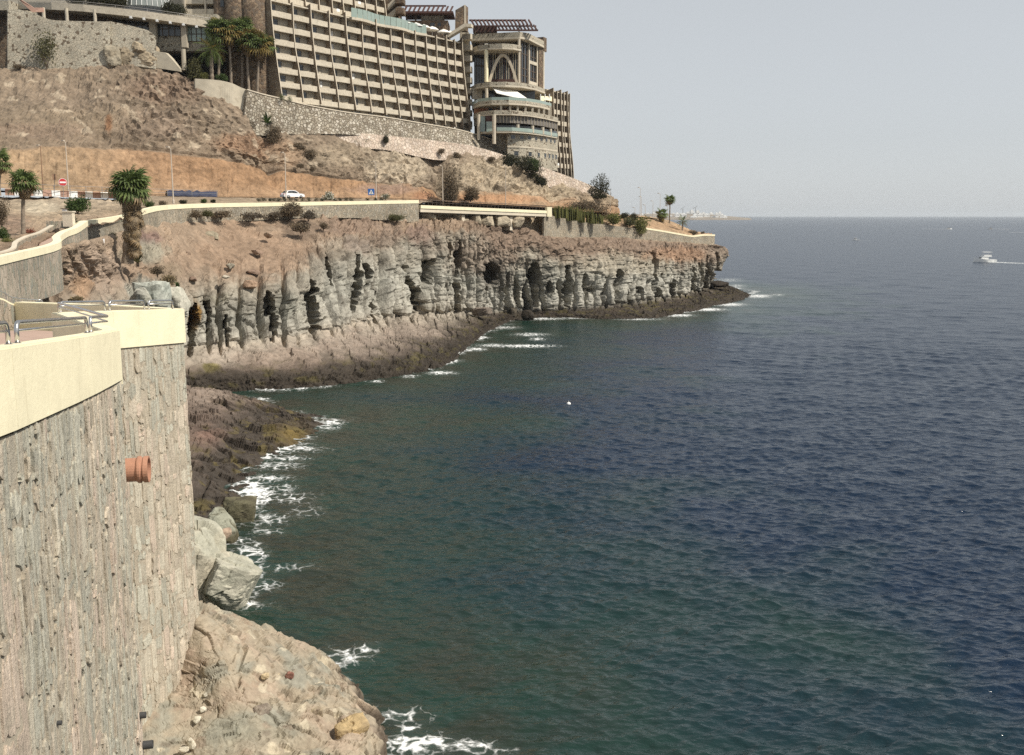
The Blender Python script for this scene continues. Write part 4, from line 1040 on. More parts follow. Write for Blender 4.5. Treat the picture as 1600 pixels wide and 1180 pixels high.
for i in range(3, 13):
    if i in (9, 10): continue
    a, b = PATH[i], PATH[i + 1]; L = (b - a).length
    top_a = PZ[i] - (1.27 if i < 9 else 1.38); top_b = PZ[i + 1] - (1.27 if i < 9 else 1.38)
    zb0 = 6.5 if i < 4 else (4.0 if i < 6 else (2.0 if i < 9 else .6))
    sv = 0.0
    while sv < L - .02:
        w = min(rs.choice((.12, .16, .2, .24, .28, .33, .4)) * rs.uniform(.85, 1.15) * (1.0 if i < 9 else 1.15), L - sv)
        if L - sv - w < .08: w = L - sv
        zt = top_a + (top_b - top_a) * (sv + w / 2) / L - .03
        z = zt
        while z > zb0:
            h = rs.choice((.22, .32, .45, .6, .8, 1.0, 1.25)) * rs.uniform(.8, 1.2) * (.75 + w)
            if rs.random() < .22 and w > .22:
                q = rs.uniform(.35, .65); slab(a, b, off[i], off[i + 1], sv + .006, sv + w * q - .006, z - h, z - .015, L); h2 = h * rs.uniform(.8, 1.0)
                slab(a, b, off[i], off[i + 1], sv + w * q + .006, sv + w - .006, z - h2, z - .02, L)
            else:
                slab(a, b, off[i], off[i + 1], sv + .006, sv + w - .006, z - h, z - .015, L)
            z -= h
            if rs.random() < .25: z -= rs.uniform(.02, .10)
        sv += w
stones.sort(key=lambda t_: -t_[0])
for ar, mb in stones[:300]: mb.build('stone', M['schist'], wall)
rest = MB()
for ar, mb in stones[300:]:
    rest.add(mb.v, mb.f, 0, mb.c[0])
tag(rest.build('stone', M['schist'], wall), kind='stuff')
# pipes let into the wall
def frame_pipe(p, d, r, L, name, mat, ring=True, rim=None):
    d = Vector(d).normalized()
    prof = [(r * .80, -.3), (r, -.3), (r, L * .55)]
    if ring: prof += [(r * 1.10, L * .57), (r * 1.14, L * .62), (r * 1.14, L * .70), (r * 1.02, L * .73), (r * 1.02, L * .80), (r * 1.12, L * .82), (r * 1.12, L), (r * .96, L), (r * .92, L * .5), (r * .9, 0)]
    else: prof += [(r, L), (r * .86, L), (r * .82, L * .3)]
    mb = MB(); mb.lathe(p, prof, 28, 0, d); return mb.build(name, M[mat], wall, smooth=False)
ln = nrm2(PATH[9], PATH[10])
pp = W(199, 735, 25.4)
o = frame_pipe(pp + Vector((-.12, 0, 0)), (.96, .20, .0), .315, .66, 'drain_pipe', 'terracotta'); o['label'] = 'big terracotta drain pipe jutting from the wall'
for px, py, Y, r, L in [(268, 1018, 38.6, .11, .22), (196, 1118, 24.3, .085, .16), (234, 1165, 24.2, .11, .30), (318, 980, 40.0, .12, .3), (116, 1130, 15.8, .04, .08), (299, 1090, 39.2, .08, .15)]:
    p = W(px, py, Y)
    if Y < 30: p.x = nx(Y); p.y = Y
    n_ = Vector((.97, .22, 0)) if Y < 30 else nrm2(PATH[11], PATH[13])
    frame_pipe(p, n_, r, L, 'weep_pipe', 'black_pipe', False)
# stainless handrails standing on the parapet
def railing(idx, inset, spans, z_off=0, label=''):
    pass
def along(pts, zs, t_):
    k = 0; acc = 0
    for i in range(len(pts) - 1):
        L = (pts[i + 1] - pts[i]).length
        if t_ <= acc + L or i == len(pts) - 2:
            f = (t_ - acc) / L; p = pts[i].lerp(pts[i + 1], f); return Vector((p.x, p.y, zs[i] + (zs[i + 1] - zs[i]) * f))
        acc += L
def hoop(pts3, h, r):
    """post, rounded corner, bar along pts3, rounded corner, post"""
    a, b = pts3[0], pts3[-1]; u = (pts3[1] - a).normalized(); w = (pts3[-2] - b).normalized(); c = .14
    path = [a, a + Vector((0, 0, h - c))]
    for k in range(1, 5):
        q = k / 5 * math.pi / 2; path.append(a + Vector((0, 0, h - c + c * math.sin(q))) + u * c * (1 - math.cos(q)))
    mid = [p + Vector((0, 0, h)) for p in pts3[1:-1]]
    path.append(a + u * c + Vector((0, 0, h))); path += mid; path.append(b + w * c + Vector((0, 0, h)))
    for k in range(4, 0, -1):
        q = k / 5 * math.pi / 2; path.append(b + Vector((0, 0, h - c + c * math.sin(q))) + w * c * (1 - math.cos(q)))
    path += [b + Vector((0, 0, h - c)), b]
    return path
inn = [PATH[i] - off[i] * .2 for i in range(len(PATH))]
nearL = inn[3:10]; nearZ = PZ[3:10]
rail_lab = ['steel handrail hoop cut off by the left edge of the photo', 'nearest full steel handrail hoop on the cream parapet', 'steel handrail hoop around the bend of the parapet', 'farthest steel handrail hoop at the parapet corner', 'middle steel handrail hoop on the far parapet', 'left steel handrail hoop on the far parapet']
def rail_thing(pts3, lab, r=.038, h=.34):
    o = empty('handrail', tuple(pts3[0]), lab, 'railing', 'steel hoops on the parapet')
    mb = MB(); mb.tube(hoop(pts3, h, r), r, 12); mb.build('top_rail', M['steel'], o, smooth=True)
    mb = MB(); low = [p + Vector((0, 0, h * .62)) for p in pts3]; mb.tube(low, r * .6, 8); mb.build('lower_rail', M['steel'], o, smooth=True)
    for p in (pts3[0], pts3[-1]):
        mb = MB(); mb.lathe(p, [(r * 1.6, 0), (r * 1.6, .012), (r * 1.05, .016)], 12); mb.build('base_flange', M['steel'], o)
def onpath(px, Y):      # a point over the inner line of the near parapet at the depth Y
    ys = [p.y for p in nearL]; x = float(np.interp(Y, ys, [p.x for p in nearL])); z = float(np.interp(Y, ys, nearZ)); return Vector((x, Y, z))
rail_thing([onpath(0, y) for y in (12.2, 13.4, 14.6, 15.5)], rail_lab[0])
rail_thing([onpath(0, y) for y in (16.0, 17.5, 19, 20.5, 21.6)], rail_lab[1])
l2 = [onpath(0, 22.1), onpath(0, 23.4), inn[9] + Vector((0, 0, PZ[9])), (inn[9].lerp(inn[10], .5)) + Vector((0, 0, (PZ[9] + PZ[10]) / 2)), inn[10] + Vector((0, 0, PZ[10])), inn[11].lerp(inn[10], .06) + Vector((0, 0, PZ[11]))]
rail_thing(l2, rail_lab[2])
fa = inn[11] + Vector((0, 0, PZ[11])); fb = inn[12] + Vector((0, 0, PZ[12])); fc_ = inn[13] + Vector((0, 0, PZ[13]))
L1 = (fb - fa).length; tot = L1 + (fc_ - fb).length
def farp(t_):
    s_ = t_ * tot; return fa.lerp(fb, s_ / L1) if s_ < L1 else fb.lerp(fc_, (s_ - L1) / (tot - L1))
# the far hoops run back along the parapet end wall
ea = inn[13] + Vector((0, 0, PZ[13])); eb = inn[14] + Vector((0, 0, PZ[14]))
rail_thing([farp(.02), farp(.2), farp(.36)], rail_lab[5]); rail_thing([farp(.40), farp(.55), farp(.70)], rail_lab[4]); rail_thing([farp(.74), farp(.85), farp(.97)], rail_lab[3])
# ================================================================== ROAD, GARDEN BANK, PROMENADE
# promenade behind the foreground parapet
prom = []
for f_ in (0.38, 1.2, 2.5, 4.5, 8.0):
    row = []
    for i in range(2, 14):
        p = PATH[i] - off[i] * f_ if i != 13 else PATH[i] + Vector((-f_, .4 * f_, 0)); row.append(Vector((p.x, p.y, PZ[i] - 1.22)))
    prom.append(row)
me = grid_mesh('promenade', np.array([[tuple(p) for p in r] for r in prom]), M['paving'])
tag(link('promenade', me), kind='structure')
mb = MB(); mb.prism([(-60, 30), (-22, 30), (-16.5, 33.6), (-15.2, 39.5), (-18, 42.2), (-24, 45.3), (-30, 56), (-60, 62)], 13.5, [16.9, 17.2, 17.35, 16.85, 16.75, 16.6, 16.5, 16.6])
tag(mb.build('terrace', M['paving']), kind='structure')

def wallpath(pts, zt, zb, th, mb, m=0, side=1, batter=0.0):
    """wall of thickness th along plan points; zt / zb per point; outer face on the seaward side"""
    n = len(pts); P = [Vector((p.x, p.y, 0)) for p in pts]; of = []
    for i, p in enumerate(P):
        a = nrm2(P[max(i - 1, 0)], P[max(i, 1)]); b = nrm2(P[min(i, n - 2)], P[min(i + 1, n - 1)])
        q = (a + b).normalized(); of.append(q / max(q.dot(a), .5))
    for i in range(n - 1):
        a, b = P[i], P[i + 1]
        lo = [a + of[i] * batter, b + of[i + 1] * batter, b - of[i + 1] * th, a - of[i] * th]
        hi = [a, b, b - of[i + 1] * th, a - of[i] * th]
        vs = [(p.x, p.y, z) for p, z in zip(lo, (zb[i], zb[i + 1], zb[i + 1], zb[i]))] + [(p.x, p.y, z) for p, z in zip(hi, (zt[i], zt[i + 1], zt[i + 1], zt[i]))]
        mb.add(vs, [(0, 3, 2, 1), (4, 5, 6, 7), (0, 1, 5, 4), (1, 2, 6, 5), (2, 3, 7, 6), (3, 0, 4, 7)], m)
    return of
def coped_wall(name, lab, px_pts, base_drop, coph, mat, parent=None, th=.45, cop=True, sub=4):
    tops = [W(*p) for p in px_pts]
    A = np.array([[tuple(p) for p in tops]] * 2, float)
    fcx = np.linspace(0, len(tops) - 1, (len(tops) - 1) * sub + 1)
    T = cr_basis(fcx, len(tops)) @ A[0]
    tops = [Vector(t) for t in T]
    bd = np.interp(fcx, np.arange(len(base_drop)), base_drop)
    o = empty(name, tuple(tops[0]), lab, 'wall')
    mb = MB(); wallpath(tops, [p.z - (coph if cop else 0) for p in tops], [p.z - d for p, d in zip(tops, bd)], th, mb)
    mb.build('stone_face', M[mat], o)
    if cop:
        mb = MB(); sh = []
        for i, p in enumerate(tops):
            a = nrm2(tops[max(i - 1, 0)], tops[max(i, 1)]); b = nrm2(tops[min(i, len(tops) - 2)], tops[min(i + 1, len(tops) - 1)])
            q = (a + b).normalized() * .07; sh.append(Vector((p.x + q.x, p.y + q.y, p.z)))
        wallpath(sh, [p.z for p in sh], [p.z - coph for p in sh], th + .14, mb)
        mb.build('coping', M['cream'], o)
    return o, tops
midw, mid_tops = coped_wall('path_wall', 'curved grey stone wall with cream coping carrying the footpath', [(-60, 414, 54), (0, 401, 61), (45, 391, 67), (80, 383, 72), (94, 377, 75), (93, 369, 80), (104, 361, 86), (121, 355, 91), (136, 345, 97)],
                            [4, 3.8, 3.5, 3.6, 3.6, 3.2, 2.8, 2.6, 2.4], .50, 'stone_mid')
clw, cl_tops = coped_wall('road_wall', 'long stone wall with cream coping along the cliff top below the road', [(120, 347, 101), (150, 343, 108), (190, 337, 117), (213, 331, 126), (240, 323.5, 134), (270, 320, 142), (330, 317.8, 152), (400, 316.8, 160), (480, 315.6, 169), (560, 314.2, 179), (654, 312.6, 191)],
                          [3.2, 3.2, 3.4, 3.6, 3.0, 3.2, 2.8, 2.8, 2.6, 3.0, 4.4], .62, 'stone_far')
endw, end_tops = coped_wall('headland_wall', 'plain grey stone wall beyond the bridge topped by bushes', [(850, 333, 222), (870, 339, 227), (905, 345, 235), (945, 351, 243), (985, 356, 250), (1010, 358.5, 254)], [7, 6.5, 5.5, 4.8, 4, 4], .4, 'stone_far', cop=False)
tipw, tip_tops = coped_wall('headland_wall', 'grey stone wall with cream coping at the tip of the cliff', [(1009, 356, 254.6), (1035, 360, 260), (1060, 364.5, 265), (1082, 368, 269), (1100, 366.2, 273), (1117, 366.5, 277)], [4, 4, 4, 4, 4.2, 4.4], .42, 'stone_far')
mb = MB(); q = tip_tops[-1]; mb.box(q + Vector((-.5, .05, -4)), (.5, .0, 0), (-3.0, 5.0, 0), (0, 0, 4.0)); mb.build('end_return', M['stone_far'], tipw)
q = end_tops[0]
mb = MB(); a = q + Vector((.02, .02, 0)); b = W(833, 333, 229); mb.extr([Vector((a.x, a.y, 15)), Vector((b.x, b.y, 15)), Vector((b.x, b.y, q.z)), Vector((a.x, a.y, q.z))], (.45, .4, 0)); mb.build('end_return', M['stone_far'], endw)
# footpath surface
mid_l = [p - Vector((0, 0, .95)) for p in mid_tops]
fp = []
for w_ in (.3, 1.6, 3.0):
    row = []
    for i, p in enumerate(mid_l):
        d = nrm2(mid_l[max(i - 1, 0)], mid_l[min(i + 1, len(mid_l) - 1)])
        row.append(p - d * w_)
    fp.append(row)
tag(link('footpath', grid_mesh('footpath', np.array([[tuple(p) for p in r] for r in fp]), M['paving'], flip=False)), kind='structure')
o = empty('kerb_wall', tuple(fp[2][4]), 'low stone kerb wall on the garden side of the footpath', 'wall')
kp = [p for p in fp[2][6:]]
mb = MB(); wallpath(kp, [p.z + .45 for p in kp], [p.z - .6 for p in kp], .3, mb); mb.build('stone_face', M['stone_mid'], o)
mb = MB(); wallpath(kp, [p.z + .55 for p in kp], [p.z + .452 for p in kp], .36, mb); mb.build('coping', M['concrete_pale'], o)
mb = MB(); p = W(108, 349, 93); mb.cbox(p - Vector((0, 0, .3)), .9, .6, 1.3); mb.cbox(p + Vector((0, 0, 1.0)), 1.05, .75, .12)
o = mb.build('planter_post', M['concrete_pale']); tag(o, 'pale square gate post at the upper end of the footpath', 'post')
o = empty('low_wall', tuple(W(75, 356, 96)), 'low dark stone planter wall left of the pale gate post', 'wall')
mb = MB(); mb.box(W(73, 362, 97), (1.9, .6, 0), (0, .5, 0), (0, 0, 1.0)); mb.build('stone_face', M['stone_mid'], o)
# garden bank between path and road
gb = [[W(-140, 313, 150), W(-60, 311, 150), W(0, 309, 151), W(60, 309.5, 153), W(110, 310, 155), W(160, 312, 158), W(210, 313, 161), W(275, 315.5, 163)],
      [W(-140, 335, 128), W(-60, 333, 128), W(0, 332, 128), W(60, 333, 130), W(110, 334, 132), W(160, 332, 135), W(205, 327, 139), W(262, 321, 147)],
      [W(-140, 365, 102), W(-60, 362, 102), W(0, 360, 102), W(50, 358, 103), W(90, 352, 106), W(135, 345, 112), W(180, 339, 124), W(248, 325, 139)],
      [W(-140, 395, 84), W(-60, 390, 84), W(0, 382, 85), W(30, 378, 87), W(60, 371, 90), W(105, 358, 98), W(150, 350, 108), W(212, 337, 124)],
      [W(-140, 420, 72), W(-60, 412, 72), W(0, 400, 72), W(30, 397, 74), W(58, 386, 80), W(72, 371, 90), W(120, 358, 100), W(200, 343, 119)]]
gb = gb[::-1]
sheet('garden_bank', gb, .4, .4, .5, 3.0, [(.23, .165, .12), (.25, .185, .13), (.28, .21, .15), (.30, .235, .165), (.33, .27, .2)], rubble=.8, blobs=[(65, 325, 34, 12, (.40, .345, .26), .8), (20, 350, 30, 16, (.20, .135, .10), .6)])
# road
RD = [(-140, 297, 150), (-60, 297.5, 151), (0, 298.5, 153), (60, 300.5, 156), (110, 302.5, 159), (160, 304.5, 162), (210, 306, 166), (270, 307.5, 172), (330, 308.5, 177), (400, 309.5, 184), (480, 310, 191), (560, 310.5, 198), (650, 314, 206), (720, 318, 215), (800, 322, 227), (850, 325.5, 235), (905, 332.5, 250), (955, 338.5, 266), (990, 342, 280), (1012, 345, 292)]
ctr = [W(*p) for p in RD]
def strip(offs, dz=0):
    out_ = []
    for f_ in offs:
        row = []
        for i, p in enumerate(ctr):
            n = nrm2(ctr[max(i - 1, 0)], ctr[min(i + 1, len(ctr) - 1)])
            row.append(p + n * f_ + Vector((0, 0, dz)))
        out_.append(row)
    return np.array([[tuple(p) for p in r] for r in out_])
tag(link('road', grid_mesh('road', strip([4.2, 2, 0, -2, -4.2, -9]), M['asphalt'])), kind='structure')
tag(link('road_marking', grid_mesh('road_marking', strip([.08, -.08], .012), M['white'])), kind='structure')
tag(link('pavement', grid_mesh('pavement', strip([6.4, 5.4, 4.2], .13), M['concrete_pale'])), kind='structure')
vg = [[], [], []]
for px in range(196, 660, 24):
    i = int(np.argmin([abs(proj(np.array(p))[0] - px) for p in cl_tops])); p = cl_tops[i]
    d = nrm2(cl_tops[max(i - 1, 0)], cl_tops[min(i + 1, len(cl_tops) - 1)])
    ry = float(np.interp(px, [q[0] for q in RD], [q[1] for q in RD])); rY = float(np.interp(px, [q[0] for q in RD], [q[2] for q in RD]))
    c_ = W(px, ry, rY); a_ = p - d * .35 - Vector((0, 0, .75)); b_ = c_ + Vector((.7, -.75, 0)) * 5.5 + Vector((0, 0, -.05))
    vg[0].append(a_); vg[1].append(a_.lerp(b_, .5) + Vector((0, 0, .1))); vg[2].append(b_)
sheet('road_verge', vg, .6, .8, .15, 2.0, [(.30, .235, .165), (.27, .21, .15)], rubble=.2)
# low kerb barrier in red and white blocks beside the road on the left
red = mat_simple('faded_red_paint', (.42, .27, .21), .8, 3, .15, 0); M['red'] = red
bar = empty('road_barrier', tuple(W(10, 303, 147)), 'low road barrier of alternating white and faded red blocks at the left', 'barrier')
pts = [W(8, 301.5, 148), W(60, 303, 150), W(110, 305, 153), W(160, 306.5, 157), W(195, 307.5, 160)]
pz = [0]
for a, b in zip(pts[:-1], pts[1:]): pz.append(pz[-1] + (b - a).length)
tt = 0; k = 0
while tt < pz[-1] - .5:
    i = max(j for j in range(len(pz) - 1) if pz[j] <= tt); f_ = (tt - pz[i]) / (pz[i + 1] - pz[i]); p = pts[i].lerp(pts[i + 1], f_); d = (pts[i + 1] - pts[i]); d.z = 0; d.normalize()
    mb = MB(); mb.box(p - Vector((0, 0, .35)), d * 1.22, Vector((-d.y, d.x, 0)) * .4, (0, 0, .95)); mb.build('block', M['white'] if k % 2 else red, bar)
    tt += 1.26; k += 1
fen = empty('fence', tuple(W(-20, 303, 147)), 'thin grey post and rail fence behind the red and white barrier', 'fence')
M['grey_metal'] = mat_simple('grey_metal', (.30, .29, .28), .55, 4, .1, 0, metal=.6)
M['brown_metal'] = mat_simple('brown_metal', (.10, .075, .06), .6, 4, .1, 0)
fpts = [W(px, py - 1.5, Y - 1.5) for px, py, Y in ((0, 301.5, 149), (30, 302, 150), (60, 303, 151), (85, 304, 152), (110, 305, 154), (135, 305.8, 156), (160, 306.5, 158), (195, 307.5, 161), (230, 308.5, 165), (262, 309.3, 169), (300, 310, 173), (340, 310.5, 177))]
for p in fpts:
    mb = MB(); mb.tube([p - Vector((0, 0, .3)), p + Vector((0, 0, 1.25))], .05, 6); mb.build('post', M['grey_metal'], fen)
mb = MB(); mb.tube([p + Vector((0, 0, 1.22)) for p in fpts], .035, 6); mb.tube([p + Vector((0, 0, .7)) for p in fpts], .025, 6); mb.build('rail', M['grey_metal'], fen)
# rock fall netting posts and blue debris sheet at the foot of the cut
M['blue'] = mat_simple('blue_tarp', (.07, .08, .13), .7, 1.0, .4, .15)
mb = MB()
bl = [W(px, py, Y) for px, py, Y in ((262, 303, 184), (285, 303.6, 185.8), (308, 304.2, 187.6), (345, 305, 190))]
rsx = random.Random(9)
prev = None; q2 = []
for i in range(len(bl) - 1):
    for j in range(6): q2.append(bl[i].lerp(bl[i + 1], j / 6))
for p in q2: p.z += 0
for i in range(len(q2) - 1):
    a, b = q2[i], q2[i + 1]; h1 = .55 + .18 * math.sin(i * .9) ** 2 + .1 * math.sin(i * 2.3); h2 = .55 + .18 * math.sin((i + 1) * .9) ** 2 + .1 * math.sin((i + 1) * 2.3)
    bk = Vector((-.5, .7, 0))
    mb.add([a - Vector((0, 0, .4)), b - Vector((0, 0, .4)), b + Vector((0, 0, h2)), a + Vector((0, 0, h1)), a + bk, b + bk, b + bk + Vector((0, 0, h2 * .9)), a + bk + Vector((0, 0, h1 * .9))], [(0, 1, 2, 3), (3, 2, 6, 7), (5, 4, 7, 6)])
tag(mb.build('tarpaulin', M['blue']), 'blue tarpaulin strip along the foot of the orange road cut', 'tarpaulin')

gy = [[], [], [], []]
for px, py, Y in ((640, 340, 196), (668, 344, 196.5), (700, 343, 201), (735, 342, 207), (770, 344, 213), (800, 347, 220), (835, 352, 224), (872, 372, 228)):
    a = W(px, py + (3 if px < 790 else 20), Y); gy[0].append(a); gy[1].append(W(px, py - 9, Y + 1.2)); gy[2].append(W(px, min(py - 11, 334), Y + 4.5)); b = W(px, float(np.interp(px, [640, 720, 800, 872], [316, 319, 323.5, 330])), Y + 10); gy[3].append(b)
sheet('gully_bank', gy, .4, .4, .8, 2.5, [(.34, .28, .2), (.30, .24, .17), (.28, .215, .15)], rubble=1.0)
# bridge
br = empty('footbridge', tuple(W(655, 330, 192)), 'flat cream footbridge with dark railing over the gap in the cliff', 'bridge')
ba = W(654, 321, 191.5); bb = W(851, 329.5, 222.5); d = bb - ba; Lb = d.length; du = d.normalized(); nb2 = Vector((du.y, -du.x, 0)).normalized()
def bp(s_, o_, z_): return ba + du * s_ + nb2 * o_ + Vector((0, 0, z_))
mb = MB(); mb.box(bp(-.2, -3.2, -.55), du * (Lb + .2), nb2 * 3.2, (0, 0, .55)); mb.build('deck', M['concrete_pale'], br)
mb = MB(); mb.box(bp(0, .02, -1.25), du * Lb, nb2 * .45, (0, 0, .65)); mb.build('girder', M['concrete_pale'], br)
mb = MB(); mb.box(bp(0, -2.9, -1.5), du * Lb, nb2 * .45, (0, 0, .94)); mb.build('girder', M['concrete_pale'], br)
mb = MB(); mb.box(bp(0, .0, -.58), du * Lb, nb2 * .62, (0, 0, .62)); mb.build('edge_beam', M['cream'], br)
for f_ in (.315, .70):
    mb = MB(); mb.box(bp(Lb * f_, -2.9, -4.4), du * .9, nb2 * 2.7, (0, 0, 2.85)); mb.build('pier', M['concrete_pale'], br)
n = 34
for i in range(n + 1):
    mb = MB(); p = bp(Lb * i / n, .32, .04); mb.tube([p, p + Vector((0, 0, 1.05))], .032, 5); mb.build('baluster', M['brown_metal'], br)
mb = MB(); mb.tube([bp(0, .32, 1.08), bp(Lb, .32, 1.08)], .06, 6); mb.tube([bp(0, .32, .62), bp(Lb, .32, .62)], .03, 5); mb.build('handrail', M['brown_metal'], br)
p = W(857, 328, 223); mb = MB(); mb.cbox(p - Vector((0, 0, 1.5)), 1.2, 1.0, 2.1, rz=.5); tag(mb.build('pillar', M['cream']), 'short cream pillar at the right end of the footbridge', 'pillar')

# lookout below: low curved wall with a thin rail
lk = [(-40, 470, 42), (0, 468, 45), (20, 477, 46), (45, 480, 47.5), (66, 481, 48.5), (70, 488, 46.5), (82, 490, 45.5), (100, 488, 45)]
tops = [W(*p) for p in lk]
A = np.array([tuple(p) for p in tops]); fx = np.linspace(0, len(lk) - 1, 29); tops = [Vector(p) for p in cr_basis(fx, len(lk)) @ A]
o = empty('lookout_wall', tuple(tops[0]), 'low winding terrace wall in shade with a thin handrail, lower left', 'wall')
mb = MB(); wallpath(tops, [p.z for p in tops], [15.5] * len(tops), .35, mb); mb.build('stone_face', M['stone_mid'], o)
mb = MB(); wallpath(tops, [p.z + .08 for p in tops], [p.z + .002 for p in tops], .42, mb); mb.build('coping', M['cream'], o)
mb = MB(); mb.tube([p + Vector((-.1, .15, .36)) for p in tops], .028, 6); mb.build('handrail', M['steel'], o)
for p in tops[4::2]:
    mb = MB(); mb.tube([p + Vector((-.1, .15, .05)), p + Vector((-.1, .15, .36))], .024, 5); mb.build('rail_post', M['steel'], o)

# ================================================================== WALLS ON THE HILL
def hill_wall(name, lab, top, bot, mat, th=.7, sub=5, cap=None):
    """top and bottom edges traced at their own distances"""
    n = len(top); fx = np.linspace(0, n - 1, (n - 1) * sub + 1)
    T = cr_basis(fx, n) @ np.array([tuple(W(*p)) for p in top]); B = cr_basis(fx, n) @ np.array([tuple(W(*p)) for p in bot])
    o = empty(name, tuple(B[0]), lab, 'wall')
    mb = MB(); bk = Vector((-.6, .8, 0)) * th
    for i in range(len(fx) - 1):
        t0, t1, b0, b1 = Vector(T[i]), Vector(T[i + 1]), Vector(B[i]), Vector(B[i + 1])
        mb.add([b0, b1, t1, t0, b0 + bk, b1 + bk, t1 + bk, t0 + bk], [(0, 1, 2, 3), (3, 2, 6, 7), (5, 4, 7, 6), (4, 0, 3, 7), (1, 5, 6, 2)])
    mb.build('stone_face', M[mat], o)
    if cap:
        mb = MB(); up = Vector((0, 0, .22)); ot = Vector((.5, -.6, 0)) * .2
        for i in range(len(fx) - 1):
            t0, t1 = Vector(T[i]), Vector(T[i + 1])
            a = [t0 + ot, t1 + ot, t1 + bk, t0 + bk]; e_ = Vector((0, 0, .004))
            mb.add([p + e_ for p in a] + [p + up for p in a], [(0, 3, 2, 1), (4, 5, 6, 7), (0, 1, 5, 4), (1, 2, 6, 5), (2, 3, 7, 6), (3, 0, 4, 7)])
        mb.build('coping', M[cap], o)
    return o
hill_wall('terrace_wall', 'long pale pink block retaining wall stepping down the hill under the hotel', [(424, 189, 214), (470, 198, 219.5), (520, 204, 224), (600, 211.5, 232.5), (680, 220, 243), (740, 228.5, 252), (800, 246, 261), (850, 262, 267), (905, 282, 273), (945, 300, 281), (958, 309, 287)],
          [(424, 232, 212), (470, 237, 217), (520, 233, 222), (600, 234, 231), (680, 250, 241), (740, 250, 250), (800, 268, 259), (850, 290, 264.5), (905, 306, 271), (945, 322, 279), (958, 325, 286)], 'stone_pale')
hill_wall('rubble_wall', 'battered white and brown rubble stone bank directly below the hotel balconies', [(386, 141, 209.5), (410, 148, 212), (440, 155, 215.5), (480, 165, 220), (540, 176, 227), (600, 183.5, 235.5), (660, 193.5, 245), (715, 203, 255), (750, 213, 262), (790, 226, 266), (830, 240, 269)],
          [(380, 205, 207), (408, 212, 209.5), (440, 210, 213.5), (480, 210, 218), (540, 210, 225), (600, 216, 233.5), (660, 222, 243), (715, 229, 252), (750, 236, 258), (790, 248, 263), (830, 260, 266.5)], 'stone_rubble', cap='concrete_pale', th=1.2)
hill_wall('concrete_wall', 'stained pale concrete wall with a stepped foot in front of the palms', [(305, 123, 206.5), (325, 124, 207), (345, 126, 208), (362, 130, 209), (375, 136, 210), (388, 141, 210.5)],
          [(305, 168, 206), (325, 172, 206.5), (345, 178, 207.5), (362, 186, 208), (375, 194, 209), (388, 200, 209.5)], 'concrete')
# ================================================================== HOTEL
M['h_cream'] = mat_simple('balcony_render', (.52, .465, .37), .88, 2.2, .22, .03, 6.0, dirt=((.26, .20, .14), 3.0, .55, .6))
M['h_beige'] = mat_simple('beige_render', (.44, .39, .305), .9, .5, .14, .01, 5.0)
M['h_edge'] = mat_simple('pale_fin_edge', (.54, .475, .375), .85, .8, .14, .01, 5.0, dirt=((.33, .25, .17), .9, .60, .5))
M['h_glass'] = mat_simple('dark_window_glass', (.035, .04, .044), .08, 1.0, .2, 0, spec=.6, objvar=.5)
M['h_frame'] = mat_simple('bronze_frame', (.10, .075, .055), .6, 2, .1, 0)
M['h_wood'] = mat_simple('dark_red_timber', (.085, .042, .034), .7, 3, .2, 0)
M['h_orange'] = mat_simple('terracotta_render', (.42, .20, .11), .9, 1, .15, 0)
M['h_green'] = mat_simple('green_glass', (.27, .34, .30), .15, 2, .12, 0, spec=.6)
M['h_white'] = mat_simple('white_canvas', (.80, .78, .73), .8, 2, .05, 0)
M['h_grey'] = mat_simple('grey_louvre', (.17, .155, .14), .7, 3, .15, 0)
rh = random.Random(21)

